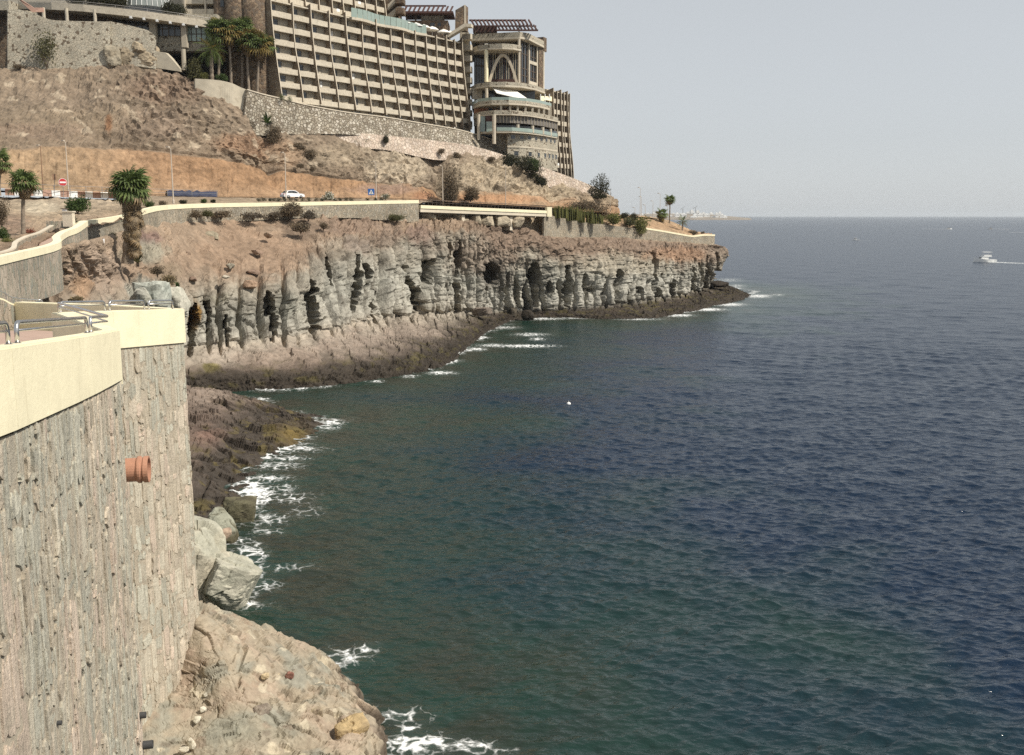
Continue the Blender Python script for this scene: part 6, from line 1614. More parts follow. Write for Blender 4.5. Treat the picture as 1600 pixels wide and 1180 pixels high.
mb = MB(); box_px(mb, 291, 330, 42, 64, 212.9, .5); mb.build('window', M['h_green'], tb)
for x0, x1, y0, y1, k in ((180, 232, 29, 50, 5), (244, 282, 34, 56, 4), (291, 330, 42, 64, 5)):
    for i in range(k + 1):
        x = x0 + (x1 - x0) * i / k; mb = MB(); box_px(mb, x - .5, x + .5, y0, y1, 212.75, .12); mb.build('mullion', M['h_frame'], tb)
    mb = MB(); ym = (y0 + y1) / 2; box_px(mb, x0, x1, ym - .4, ym + .5, 212.7, .1); mb.build('transom', M['h_frame'], tb)
for x0, x1, y0 in ((233, 243, 26), (283, 291, 34)):
    mb = MB(); box_px(mb, x0, x1, y0, y0 + 40, 211.6, 1.2); mb.build('pier', M['h_beige'], tb)
for i in range(7):
    px = 205 + i * 20.5; Y = float(np.interp(px, [q[0] for q in deck], [q[1] for q in deck])); y = float(np.interp(px, [q[0] for q in deck], [q[2] for q in deck]))
    p = W(px, y + 12.5, Y + .25); mb = MB(); mb.cbox(p - Vector((0, 0, .2)), .45, .7, .45); mb.build('beam_end', M['white'], tb)
rl = [W(px, y - 4, Y + .4) for px, Y, y in deck]
mb = MB(); mb.tube(rl, .05, 5); mb.tube([p - Vector((0, 0, .35)) for p in rl], .03, 5)
for p in rl: mb.tube([p - Vector((0, 0, .7)), p], .04, 5)
mb.build('railing', M['grey_metal'], tb)
o = rock_block('rock_outcrop', W(207, 91, 209), (13.0, 5, 6.6), 147, (.31, .255, .18), (.22, .18, .13), .25, 70, .1, .24, mat='rock'); tag(o, 'tan rock outcrop sticking out of the pitted wall', 'rock')
o = rock_block('rock_outcrop', W(176, 88, 206.5), (3.4, 3, 4.2), 142, (.33, .29, .22), (.26, .22, .16), .5, 36, .45, .15, mat='rock'); tag(o, 'smaller grey rock at the left of the tan outcrop in the pitted wall', 'rock')
# garage opening and the curved ramp cheek under the terrace
M['shade_black'] = mat_simple('garage_shade_black', (.012, .011, .010), .9, 2, .2, 0)  # near-black colour stands in for the shade inside the garage
mb = MB(); box_px(mb, 230, 345, 70, 140, 219, 1); mb.build('garage_back', M['shade_black'], tb)
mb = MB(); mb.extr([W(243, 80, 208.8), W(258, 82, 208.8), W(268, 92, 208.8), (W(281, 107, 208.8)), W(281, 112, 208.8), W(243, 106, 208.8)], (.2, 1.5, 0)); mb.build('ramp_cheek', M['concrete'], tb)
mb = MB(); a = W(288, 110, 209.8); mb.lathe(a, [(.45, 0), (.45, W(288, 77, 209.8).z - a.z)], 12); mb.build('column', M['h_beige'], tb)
mb = MB(); box_px(mb, 292, 345, 80, 126, 216, 2); mb.build('recess_shade', M['shade_black'], tb)  # block coloured near-black as the shade of the recess
mb = MB(); a = W(165, 40, 221); b = W(345, 40, 221); mb.box(Vector((a.x, a.y, W(230, 77, 213.5).z)), (b.x - a.x, 0, 0), (0, -7.4, 0), (0, 0, .4)); mb.build('soffit', M['shade_black'], tb)
# red stair rail
mb = MB(); mb.extr([W(30, 0, 203), W(33, 0, 203), W(52, 12, 204), W(67, 12, 205), W(67, 19, 205), W(50, 19, 204)], (.1, .3, 0)); mb.build('stair_flank', M['red'], tb)
# glass dome
M['dome_glass'] = mat_simple('dome_glass', (.20, .22, .21), .2, 2, .2, 0, spec=.6)
gd = empty('glass_dome', tuple(W(230, 12, 218)), 'greenhouse like glass dome with white ribs on the terrace roof', 'dome')
c = W(228, 16, 219); mb = MB(); mb.lathe(c, [(5.4, 0), (5.2, 1.2), (4.5, 2.6), (3.2, 3.8), (1.6, 4.5), (.2, 4.8)], 20); mb.build('glazing', M['dome_glass'], gd)
for i in range(32):
    a = 2 * math.pi * i / 32; mb = MB(); mb.tube([c + Vector((math.cos(a) * r_ * 1.01, math.sin(a) * r_ * 1.01, h_)) for r_, h_ in ((5.4, 0), (5.2, 1.2), (4.5, 2.6), (3.2, 3.8), (1.6, 4.5), (.2, 4.85))], .07, 4); mb.build('rib', M['white'], gd)
# wing behind the deck
wb = empty('stone_wing', tuple(W(150, 30, 236)), 'beige hotel wing behind the terrace planting, cut by the top of the photo', 'building')
mb = MB(); box_px(mb, 14, 345, -80, 60, 236, 8); mb.build('wall', M['h_beige'], wb)
for y in (-40, -20, 0):
    mb = MB(); box_px(mb, 14, 345, y, y + 7, 234.5, 1.4); mb.build('balcony', M['h_cream'], wb)
    for q in range(12):
        mb = MB(); box_px(mb, 24 + q * 22, 38 + q * 22, y + 7.4, y + 17, 235.8, .3); mb.build('window', M['h_glass'], wb)
# apartment wing
ab = empty('apartment_wing', tuple(W(312, 30, 222)), 'small apartment wing with cream parapets left of the round towers', 'building')
mb = MB(); box_px(mb, 280, 344, -60, 40, 226, 8); mb.build('wall', M['h_beige'], ab)
for y in (-18, -2, 14):
    mb = MB(); box_px(mb, 284, 344, y, y + 8, 220.5, 4); mb.build('balcony', M['h_cream'], ab)
for x in (286, 318):
    mb = MB(); box_px(mb, x, x + 2.4, -60, 24, 220.2, 1.0); mb.build('fin', M['h_edge'], ab)
for x in (292, 322):
    for y in (-11, 5, 21):
        mb = MB(); box_px(mb, x, x + 9, y, y + 8, 225.7, .4); mb.build('window', M['h_glass'], ab)
# round lava stone towers
for i, (px, r_, Y, lab) in enumerate([(357, 2.2, 221, 'slim round dark stone tower left of the hotel, behind the palms'), (380, 2.9, 219.5, 'middle round stone tower with a pale sunlit side'), (405, 2.9, 219, 'broad dark stone tower beside the first hotel fin')]):
    a = W(px, 155, Y); o = empty('stone_tower', tuple(a), lab, 'tower')
    mb = MB(); mb.lathe((a.x, a.y, a.z - 6), [(r_ * 1.06, 0), (r_ * 1.02, 8), (r_, 42)], 28); mb.build('shaft', M['stone_brown'], o, smooth=True)
    if i == 0:
        for k in range(5):
            z_ = a.z + 6 + k * 4.2; mb = MB(); mb.cbox((a.x + .2, a.y - r_ - .02, z_), .7, .3, 1.3); mb.build('window', M['h_glass'], o)
M_back = None
mb = MB(); box_px(mb, 340, 428, -60, 160, 226, 10); tag(mb.build('stone_screen', M['stone_brown']), 'dark stone wall joining the round towers behind the palms', 'wall')
# ================================================================== PLANTS
def mat_leaf(name, c, var=.35):
    m, t = new_mat(name)
    out = t.n('ShaderNodeOutputMaterial'); b = t.n('ShaderNodeBsdfPrincipled'); b.inputs['Roughness'].default_value = .6; b.inputs['Specular IOR Level'].default_value = .25
    geo = t.n('ShaderNodeNewGeometry'); n1 = t.n('ShaderNodeTexNoise', i_Scale=1.4, i_Detail=3.0); t.l(geo.outputs['Position'], n1.inputs[0])
    s = t.math('ADD', t.math('MULTIPLY', n1.outputs[0], .5), t.math('MULTIPLY', geo.outputs['Random Per Island'], .5))
    r = t.ramp(s, [(.25, tuple(k * (1 - var) for k in c)), (.5, c), (.78, (c[0] * (1 + var * 1.3), c[1] * (1 + var), c[2] * (1 + var * .5)))])
    tr = t.n('ShaderNodeBsdfTranslucent'); mx = t.n('ShaderNodeMixShader'); mx.inputs[0].default_value = .33
    t.l(r.outputs[0], b.inputs['Base Color']); t.l(r.outputs[0], tr.inputs[0]); t.l(b.outputs[0], mx.inputs[1]); t.l(tr.outputs[0], mx.inputs[2]); t.l(mx.outputs[0], out.inputs[0])
    return m
M['palm_leaf'] = mat_leaf('palm_leaf', (.125, .17, .058)); M['palm_dry'] = mat_leaf('dry_palm_leaf', (.25, .19, .12)); M['palm_gold'] = mat_leaf('yellowing_palm_leaf', (.22, .165, .055))
M['l_green'] = mat_leaf('green_leaves', (.062, .10, .030)); M['l_olive'] = mat_leaf('olive_leaves', (.105, .105, .048)); M['l_dark'] = mat_leaf('dark_leaves', (.050, .052, .030)); M['l_yellow'] = mat_leaf('yellow_green_leaves', (.17, .175, .060))
M['l_dry'] = mat_leaf('dry_brush', (.165, .13, .09)); M['l_grey'] = mat_leaf('grey_scrub', (.14, .118, .092)); M['l_straw'] = mat_leaf('straw_grass', (.26, .21, .13)); M['l_red'] = mat_leaf('red_leaves', (.25, .09, .06)); M['l_white'] = mat_leaf('white_flowers', (.70, .70, .62), .1)
M['trunk'] = mat_simple('palm_trunk', (.24, .195, .15), .95, 3.0, .3, .05, 7.0, stretch=(1, 1, 2.5)); M['bark'] = mat_simple('bark', (.13, .10, .075), .95, 5, .3, .03, 9)
rp = random.Random(77)
def fan_leaf(R, seed, droop=.35, nb=13):
    """petiole along +x, a pleated fan of separate blades at its end"""
    r = random.Random(seed); mb = MB()
    pl = R * .75; mb.add([(0, -.03 * R, 0), (0, .03 * R, 0), (pl, .015 * R, -.05 * R), (pl, -.015 * R, -.05 * R)], [(0, 1, 2, 3)])
    for i in range(nb):
        a = R_(-118 + 236 * i / (nb - 1)); L = R * (.95 - .25 * abs(a) / 2.1) * r.uniform(.88, 1.1); w = R * .085
        d = Vector((math.cos(a), math.sin(a), 0)); s = Vector((-d.y, d.x, 0)); c = Vector((pl, 0, -.05 * R)); dz = Vector((0, 0, -1))
        p1 = c + d * L * .55 + dz * L * .06; p2 = c + d * L * .85 + dz * L * (.10 + droop * .35); p3 = c + d * L * 1.0 + dz * L * (.2 + droop * r.uniform(.7, 1.2))
        mb.add([c, p1 + s * w, p1 - s * w + dz * .03 * R, p2 + s * w * .7, p2 - s * w * .7, p3], [(0, 2, 1), (1, 2, 4, 3), (3, 4, 5)])
    return mb
def feather_leaf(L, seed, npair=16, droop=.55):
    r = random.Random(seed); mb = MB(); pts = []
    for i in range(9):
        t_ = i / 8; pts.append(Vector((L * (t_ - .12 * t_ * t_), 0, L * (.25 * t_ - droop * t_ * t_))))
    for i in range(8):
        a, b = pts[i], pts[i + 1]; w0, w1 = .045 * L * (1 - i / 8.5) * .5, .045 * L * (1 - (i + 1) / 8.5) * .5
        mb.add([a + Vector((0, w0, 0)), a - Vector((0, w0, 0)), b - Vector((0, w1, 0)), b + Vector((0, w1, 0))], [(0, 1, 2, 3)])
    for i in range(npair):
        t_ = .16 + .82 * i / (npair - 1); k = min(int(t_ * 8), 7); p = pts[k].lerp(pts[k + 1], t_ * 8 - k); ll = L * (.26 * math.sin(math.pi * min(1, .18 + t_ * .82)) + .05)
        for sgn in (-1, 1):
            tip = p + Vector((ll * .55, sgn * ll * .8, -ll * r.uniform(.15, .4))); w = Vector((.028 * L, 0, 0))
            mb.add([p - w * .5, p + w * .5, tip], [(0, 1, 2)])
    return mb
LEAF = {}
def leaf_mesh(kind, dry):
    k = (kind, dry, rp.randrange(3))
    if k not in LEAF:
        mb = fan_leaf(1.0, hash(k[2]) + 3, .35 if not dry else .6) if kind == 'fan' else feather_leaf(1.0, k[2] + 9)
        LEAF[k] = mb.mesh('leaf', M[{0: 'palm_leaf', 1: 'palm_dry', 2: 'palm_gold'}[dry]])
    return LEAF[k]
def palm(base, top, cr, label, kind='fan', n=34, skirt=0.0, tr=.22, group='palm trees', gold=.08, emin=-35, seed=0, single=True):
    rp.seed(seed + 100)
    base = Vector(base); top = Vector(top); o = empty('palm_tree', tuple(base), label, 'palm', group)
    mb = MB(); k = 12; pts = []; rad = []
    bend = Vector((rp.uniform(-.02, .02), rp.uniform(-.02, .02), 0)) * (top - base).length
    for i in range(k + 1):
        t_ = i / k; pts.append(base.lerp(top, t_) + bend * math.sin(math.pi * t_) - Vector((0, 0, .5 if i == 0 else 0))); rad.append(tr * (1.25 - .35 * t_ + .25 * math.exp(-t_ * 9)) * (1 + .10 * (-1) ** i))
    mb.tube(pts, rad, 10); mb.build('trunk', M['trunk'], o)
    if single:
        cm = MB()
    for i in range(n):
        t_ = (i + .5) / n; el = R_(82 - (82 - emin) * t_ ** .8 + rp.uniform(-8, 8)); az = i * 2.39996 + rp.uniform(-.25, .25)
        dry = 2 if rp.random() < gold + (.25 if t_ > .85 else 0) else 0
        me = leaf_mesh(kind, dry); sc = cr * (1.0 if kind != 'fan' else .62) * rp.uniform(.88, 1.1)
        rot = Matrix.Rotation(az, 4, 'Z') @ Matrix.Rotation(-el, 4, 'Y') @ Matrix.Rotation(rp.uniform(-.4, .4), 4, 'X')
        mtx = Matrix.Translation(top - base + Vector((0, 0, rp.uniform(-.15, .1) * cr))) @ rot @ Matrix.Scale(sc, 4)
        if single:
            cm.add([mtx @ v.co for v in me.vertices], [tuple(p.vertices) for p in me.polygons], 1 if dry else 0)
        else:
            l_ = link('leaf', me, o); l_.matrix_local = mtx
    if single:
        link('crown', cm.mesh('crown', [M['palm_leaf'], M['palm_gold']]), o)
    if skirt > 0:
        mb = MB(); r = random.Random(seed)
        m2 = int(90 * min(1.6, max(.5, skirt / 2)))
        src = leaf_mesh('fan', 1)
        for i in range(m2):
            t_ = r.random() ** 1.2; az = r.uniform(0, 6.28); z = -t_ * skirt; rr = tr * 1.1
            mtx = Matrix.Translation(top - base + Vector((math.cos(az) * rr, math.sin(az) * rr, z + .2))) @ Matrix.Rotation(az, 4, 'Z') @ Matrix.Rotation(R_(r.uniform(48, 82) * (1 if t_ > .12 else .75)), 4, 'Y') @ Matrix.Rotation(r.uniform(-.5, .5), 4, 'X') @ Matrix.Scale(cr * r.uniform(.30, .52) * (1 - .35 * t_), 4)
            mb.add([mtx @ v.co for v in src.vertices], [tuple(p.vertices) for p in src.polygons])
        link('dead_fronds', mb.mesh('dead_fronds', M['palm_dry']), o)
    return o
# the tall ragged palm by the path and its neighbours
palm(W(199, 404, 105), W(203, 292, 105), 2.25, 'tall palm with a long shaggy skirt of dead fronds beside the road wall', n=60, skirt=6.6, tr=.40, gold=.02, emin=-40, seed=1, single=False)
palm(W(37, 380, 95), W(37, 287, 95), 1.6, 'slender palm with ragged trunk in the garden left of the footpath', n=26, skirt=.9, tr=.17, emin=-25, seed=2, single=False)
palm(W(-3, 300, 140), W(-2, 252, 140), 2.0, 'palm half cut off by the left edge above the road', n=30, skirt=1.0, tr=.25, seed=3, single=False)
for i, (bx, by, tx, ty, Y, cr, sk, lab) in enumerate([(341, 128, 341, 47, 212.5, 3.0, 2.0, 'leftmost tall fan palm in the row before the round towers'), (361, 130, 357, 51, 213, 3.0, 1.6, 'second tall fan palm from the left before the round towers'), (378, 136, 379, 45, 215.5, 2.9, 1.4, 'tall fan palm with a bent white trunk before the middle round tower'), (389, 142, 387, 63, 213.5, 3.0, 2.2, 'fan palm with yellowing leaves before the broad dark tower'), (402, 146, 407, 70, 214, 3.1, 2.4, 'rightmost fan palm beside the first hotel fin')]):
    palm(W(bx, by, Y), W(tx, ty, Y), cr, lab, n=32, skirt=sk, tr=.24, gold=.28 if i in (1, 3, 4) else .12, emin=-30, seed=10 + i, single=False)
palm(W(331, 128, 210.5), W(330, 77, 210.5), 4.0, 'date palm with long arching fronds left of the fan palm row', kind='feather', n=38, tr=.36, gold=.10, emin=-50, seed=20, single=False)
palm(W(1046, 350, 277), W(1047, 312, 277), 1.75, 'tallest palm on the far headland, slim bare trunk', n=26, skirt=.9, tr=.16, emin=-35, seed=30)
palm(W(1033, 348, 274), W(1034, 334, 274), 1.9, 'short shaggy palm on the far headland left of the tallest one', n=24, skirt=2.2, tr=.34, emin=-50, seed=31)
palm(W(1066, 364, 271), W(1067, 346, 271), 2.3, 'small feathery palm behind the cream coping at the headland tip', kind='feather', n=26, tr=.18, emin=-40, seed=32)

def shrub(px, py, Y, w, h, mat, label, group=None, n=None, leaf=None, stem=True, cat='shrub', name='shrub', flowers=None, depth=None, sparse=1.0, seed=None):
    """leaf clumps through an uneven volume; px, py is the foot"""
    k = Y / F; wm, hm = w * k, h * k; r = random.Random(seed if seed is not None else int(px * 31 + py * 7))
    b = W(px, py, Y); o = empty(name, tuple(b), label, cat, group)
    lf = leaf or max(.10, min(.34, wm * .075)); nl = int((n or min(1500, 260 + 95 * wm * hm / (lf * lf) * .055)) * 1.9 * sparse)
    lumps = []
    for i in range(9 if sparse >= 1 else 14):
        a = r.uniform(0, 6.28); q = r.random() ** .5 * .62; lumps.append((Vector((math.cos(a) * wm * .5 * q, math.sin(a) * (depth or wm) * .5 * q, hm * r.uniform(.06, .62))), r.uniform(.26, .44)))
    mb = MB()
    for i in range(nl):
        c, s = lumps[i % len(lumps)]
        d = Vector((r.gauss(0, 1), r.gauss(0, 1), r.gauss(0, 1))).normalized() * r.random() ** .4
        p = c + Vector((d.x * wm * s, d.y * wm * s, d.z * hm * s * .9))
        if p.z < .02: p.z = .02 + r.random() * .1 * hm
        u = Vector((r.gauss(0, 1), r.gauss(0, 1), r.gauss(0, .8) + .3)).normalized() * lf * r.uniform(.7, 1.4); v_ = u.orthogonal().normalized() * lf * r.uniform(.25, .5); v_.rotate(Matrix.Rotation(r.uniform(0, 6.28), 3, u.normalized()))
        m_ = 1 if flowers and r.random() < flowers else 0
        mb.add([p - v_ * .6, p + u * .5 - v_, p + u, p + u * .5 + v_], [(0, 1, 2, 3)], m_)
    mb_m = [M[mat]] + ([M['l_white']] if flowers else [])
    link('foliage', mb.mesh('foliage', mb_m), o)
    if stem:
        sb = MB()
        for c, s in lumps[:6]:
            sb.tube([Vector((0, 0, -.4)), c * .45 + Vector((0, 0, .02 * hm)), c], [max(.02, wm * .022), max(.015, wm * .014), .012], 5)
        link('stem', sb.mesh('stem', M['bark']), o)
    return o
def spiky(px, py, Y, w, h, mat, label, n=40, cat='agave', name='agave', group=None):
    k = Y / F; wm, hm = w * k, h * k; r = random.Random(int(px * 13 + py)); b = W(px, py, Y); o = empty(name, tuple(b), label, cat, group); mb = MB()
    for i in range(n):
        a = r.uniform(0, 6.28); e = R_(r.uniform(15, 85)); L = (wm * .5 * math.cos(e) + hm * math.sin(e)) * r.uniform(.8, 1.1); d = Vector((math.cos(a) * math.cos(e), math.sin(a) * math.cos(e), math.sin(e))); s = Vector((-d.y, d.x, 0)).normalized() * L * .07
        m_ = d * L * .55 + Vector((0, 0, .04 * L)); mb.add([-s * .7, s * .7, m_ + s, m_ - s, d * L - Vector((0, 0, .08 * L))], [(0, 1, 2, 3), (3, 2, 4)])
    link('leaves', mb.mesh('leaves', M[mat]), o); sb = MB(); sb.tube([(0, 0, -.4), (0, 0, .12 * hm)], [.1 * wm, .07 * wm], 6); link('stem', sb.mesh('stem', M['bark']), o)
    return o
def stalks(px, py, Y, w, h, mat, label, n=60, name='euphorbia', cat='succulent', depth=1.5):
    k = Y / F; wm, hm = w * k, h * k; r = random.Random(int(px * 3 + py)); b = W(px, py, Y); o = empty(name, tuple(b), label, cat); mb = MB()
    for i in range(n):
        x = r.uniform(-.5, .5) * wm; y = r.uniform(-.5, .5) * depth; L = hm * r.uniform(.55, 1.0) * (1 - .9 * (abs(x) / wm) ** 2.5); p = Vector((x, y, -.3)); q = p + Vector((r.uniform(-.2, .2), r.uniform(-.2, .2), L + .3))
        mb.tube([p, p.lerp(q, .6), q], [.09, .10, .05], 5)
    link('stalks', mb.mesh('stalks', M[mat]), o); return o
# --- on the hill under the hotel
spiky(417, 194, 211.5, 16, 18, 'l_green', 'green spiky plant at the left end of the pink block wall', 46)
shrub(428, 224, 210.5, 24, 30, 'l_dry', 'purplish dry bush hanging below the spiky plant')
shrub(391, 203, 209, 15, 14, 'l_grey', 'round grey bush left of the spiky plant', 'scrub on the hillside')
shrub(353, 190, 207.5, 16, 12, 'l_grey', 'grey bush under the left part of the stained concrete wall'); shrub(371, 194, 207.5, 20, 12, 'l_grey', 'wide grey bush under the right part of the stained concrete wall')
for px, py, w, h, lab in [(466, 234, 22, 14, 'grey brown bush at the left foot of the pink block wall'), (486, 250, 22, 18, 'round dark bush below the left foot of the pink wall'), (505, 250, 16, 12, 'smaller dark bush right of the round dark one'), (531, 256, 19, 18, 'dark egg shaped bush on the slope left of the pale rock face'), (548, 247, 22, 10, 'flat dry bush just above the egg shaped bush'), (470, 262, 12, 10, 'little bush left on the slope above the orange cut'), (497, 228, 16, 8, 'low flat bush against the pink wall'), (488, 268, 9, 10, 'small bush at the upper edge of the orange cut'), (500, 262, 10, 9, 'small bush between the round bush and the orange cut'), (520, 258, 8, 8, 'tiny bush left of the egg shaped bush')]:
    Y = 207 + (px - 466) * .17; Y = Y + (4 if py < 240 else (0 if py < 258 else -3)); shrub(px, py, Y + 2.5, w, h, 'l_grey' if px % 2 else 'l_dry', lab, 'scrub on the hillside')
for px, py, w, h, lab in [(526, 229, 13, 9, 'first green weed along the foot of the pink wall'), (541, 229, 12, 10, 'second green weed along the foot of the pink wall'), (556, 228, 12, 12, 'third green weed along the foot of the pink wall'), (570, 231, 15, 18, 'tallest green weed along the foot of the pink wall'), (584, 236, 14, 12, 'last green weed at the foot of the pink wall, right of the tallest')]:
    shrub(px, py, 223.5 + (px - 526) * .12, w, h, 'l_olive', lab, 'weeds under the pink wall', n=240)
shrub(603, 223, 231.5, 11, 15, 'l_dark', 'single dark bush standing out against the pink block wall')
shrub(690, 240, 242, 10, 9, 'l_dry', 'small bush on the crest left of the restaurant tower'); shrub(714, 246, 245, 14, 9, 'l_dry', 'small bush on the crest below the restaurant tower'); shrub(768, 252, 252, 12, 8, 'l_dry', 'small flat bush on the crest left of the big dark bush')
shrub(705, 314, 219.5, 38, 62, 'l_dry', 'tall dark dry bush filling the gully above the bridge', n=1500); shrub(735, 313, 226, 25, 24, 'l_dry', 'smaller dry bush right of the gully above the bridge')
shrub(800, 264, 257, 30, 26, 'l_dark', 'brown left part of the bush clump under the tower base'); shrub(826, 279, 256, 40, 42, 'l_dark', 'big dark bush under the tower base', n=1500); shrub(834, 266, 256, 22, 22, 'l_green', 'bright green bush on the top right of the dark clump under the tower'); shrub(846, 290, 256, 18, 18, 'l_dark', 'small dark bush hanging at the right of the clump under the tower')
shrub(934, 310, 268, 30, 40, 'l_dark', 'dark bush on the skyline at the right end of the hill', n=1300); shrub(908, 328, 250, 44, 20, 'l_dry', 'wide brown bush behind the succulent hedge', n=1200); shrub(937, 342, 250, 40, 26, 'l_dry', 'brown bush between the succulent hedge and the yellow bush', n=1200)
for px, py, w, h, Y, lab in [(875, 339, 22, 18, 227, 'left succulent clump above the plain wall beyond the bridge'), (895, 343, 26, 23, 231, 'tallest succulent clump in the middle above the plain wall'), (915, 346, 26, 21, 235, 'right of the middle succulent clump above the plain wall'), (932, 348, 20, 14, 238, 'lowest, rightmost succulent clump above the plain wall')]: stalks(px, py, Y, w, h, 'l_yellow', lab, 70)
shrub(958, 350, 244, 24, 20, 'l_yellow', 'yellow green bush right of the succulent hedge'); shrub(975, 342, 256, 13, 11, 'l_dark', 'round dark bush on the headland road'); shrub(991, 344, 262, 13, 13, 'l_dark', 'second round dark bush on the headland road, farther right')
shrub(984, 352, 250, 24, 14, 'l_olive', 'olive bush left of the bright bush on the wall'); shrub(1003, 366, 252.3, 26, 32, 'l_yellow', 'bright green bush hanging over the joint of the two headland walls', n=1300)
shrub(1083, 368, 272, 13, 9, 'l_dry', 'little dry bush above the coping dip near the tip'); shrub(1098, 366, 278, 5, 5, 'l_dry', 'tiny dry bush nearest the tip')
# --- along the road
for i, px in enumerate((404, 412, 421, 429, 437, 445, 454, 463, 472, 483, 495, 503, 524, 532, 540, 549, 574, 587, 596)):
    s_ = (8, 10, 7, 11, 9, 8, 11, 9, 12, 9, 10, 8, 9, 8, 11, 10, 7, 7, 9)[i]
    nth = ('leftmost', 'second', 'third', 'fourth', 'fifth', 'sixth', 'seventh', 'eighth', 'ninth', 'tenth', 'eleventh', 'twelfth', 'thirteenth', 'fourteenth', 'fifteenth', 'sixteenth', 'seventeenth', 'eighteenth', 'rightmost')[i]
    shrub(px, 314.6 - .2 * (i > 8) - .3 * (i > 14), 168 + (px - 404) * .118, s_, s_ * .75, 'l_dark', nth + ' low dark bush from the left in the row on the road verge', 'row of low bushes on the road verge', n=160, stem=False)
shrub(513, 312.5, 182.5, 20, 17, 'l_olive', 'white flowering bush on the road verge', flowers=.5, n=700); shrub(602, 311, 192, 16, 10, 'l_olive', 'smaller white flowering bush right of the blue crossing sign', flowers=.3, n=420)
shrub(233, 325, 139, 15, 13, 'l_green', 'green bush beside the crown of the tall shaggy palm'); shrub(286, 318.5, 148, 12, 7, 'l_dark', 'low bush on the verge right of the lamp post'); shrub(318, 317.5, 153, 9, 7, 'l_green', 'small green bush on the verge, middle of the coping'); shrub(333, 317, 155, 8, 6, 'l_dark', 'small dark bush on the verge right of the small green one')
shrub(255, 322, 142, 14, 9, 'l_dry', 'dry bush on the verge left of the lamp post')
shrub(121, 330, 131, 34, 27, 'l_green', 'big round leafy green bush below the road barrier', n=1500, leaf=.2)
shrub(4, 374, 92, 22, 20, 'l_green', 'rounded bright green bush at the left edge', n=900); shrub(9, 383, 86, 22, 12, 'l_yellow', 'low yellow green bush at the left edge below the round one'); shrub(3, 352, 104, 26, 48, 'l_dry', 'tall olive brown bush at the left edge behind the slender palm', n=1300)
shrub(46, 366, 96, 17, 12, 'l_red', 'reddish bush right of the slender palm', n=320)
spiky(114, 350, 97, 30, 11, 'l_green', 'spreading green agave behind the gate post', 60)
# --- slopes below
shrub(177, 386, 108.5, 15, 26, 'l_olive', 'tall weed left of the shaggy palm trunk'); spiky(215, 411, 108, 26, 17, 'l_olive', 'rosette plant at the foot of the shaggy palm', 50)
shrub(119, 482, 63, 18, 18, 'l_straw', 'dry grass tuft behind the far parapet corner', n=500, leaf=.3); shrub(262, 447, 113, 26, 18, 'l_straw', 'straw coloured brush on the slope above the rusty cleft'); shrub(246, 428, 112, 22, 14, 'l_dry', 'thin dry brush in the gully below the palm'); spiky(277, 452, 104, 14, 12, 'l_green', 'small green rosette between the pale boulders', 30)
shrub(324, 338, 149, 16, 14, 'l_olive', 'green brush against the road wall, left'); shrub(307, 340, 146, 18, 14, 'l_dry', 'brown brush against the road wall, leftmost'); shrub(345, 340, 152, 30, 12, 'l_dry', 'wide dry brush against the road wall above the brown slope'); shrub(395, 341, 157, 34, 9, 'l_grey', 'low grey brush strip against the road wall'); shrub(428, 341, 162, 28, 11, 'l_grey', 'grey brush against the road wall left of the big dry clump')
shrub(455, 338, 164, 34, 22, 'l_dry', 'big dry clump against the road wall', n=1300); shrub(482, 342, 166, 24, 18, 'l_grey', 'grey dry clump right of the big one', n=900); shrub(470, 362, 158, 30, 18, 'l_dry', 'dry brush hanging down the gully below the big clump', n=900); shrub(512, 327, 174, 9, 6, 'l_dry', 'tiny bush on the face of the road wall')
shrub(620, 345, 184.5, 24, 12, 'l_olive', 'olive brush at the cliff edge left of the bridge'); shrub(505, 358, 165, 16, 12, 'l_dry', 'dry brush beside the pale rib of rock')
shrub(73, 106, 202.2, 34, 62, 'l_olive', 'tall thin bush growing up the pitted wall', sparse=.55, n=900); shrub(85, 138, 201, 20, 14, 'l_dry', 'single bush on the brown slope under the pitted wall'); shrub(30, 107, 202, 16, 7, 'l_dry', 'low dry bush at the left foot of the pitted wall')
shrub(304, 124, 209.5, 26, 40, 'l_olive', 'leafy tree in front of the dark garage recess', n=1100, name='small_tree', cat='tree'); shrub(348, 126, 209.8, 18, 12, 'l_green', 'small green bush between the palm trunks'); shrub(318, 124, 209.5, 14, 12, 'l_yellow', 'yellow green bush left of the date palm trunk')
shrub(440, 157, 214.6, 12, 13, 'l_green', 'columnar cactus like plant on the lowest balcony', n=200); shrub(453, 158, 216.5, 9, 8, 'l_green', 'green bush on the lowest balcony', n=200)
for i, px in enumerate((120, 145, 168, 190, 265, 276)):
    shrub(px, float(np.interp(px, [80, 180, 280], [5, 11, 24])) + 1, 214, 26, 22, 'l_dark', ['dark shrub on the terrace deck left of the dome', 'second dark shrub on the terrace deck', 'third dark shrub on the terrace deck', 'dark shrub touching the left side of the glass dome', 'dark shrub touching the right side of the glass dome', 'dark shrub at the apartment wing'][i], 'planting on the terrace deck')
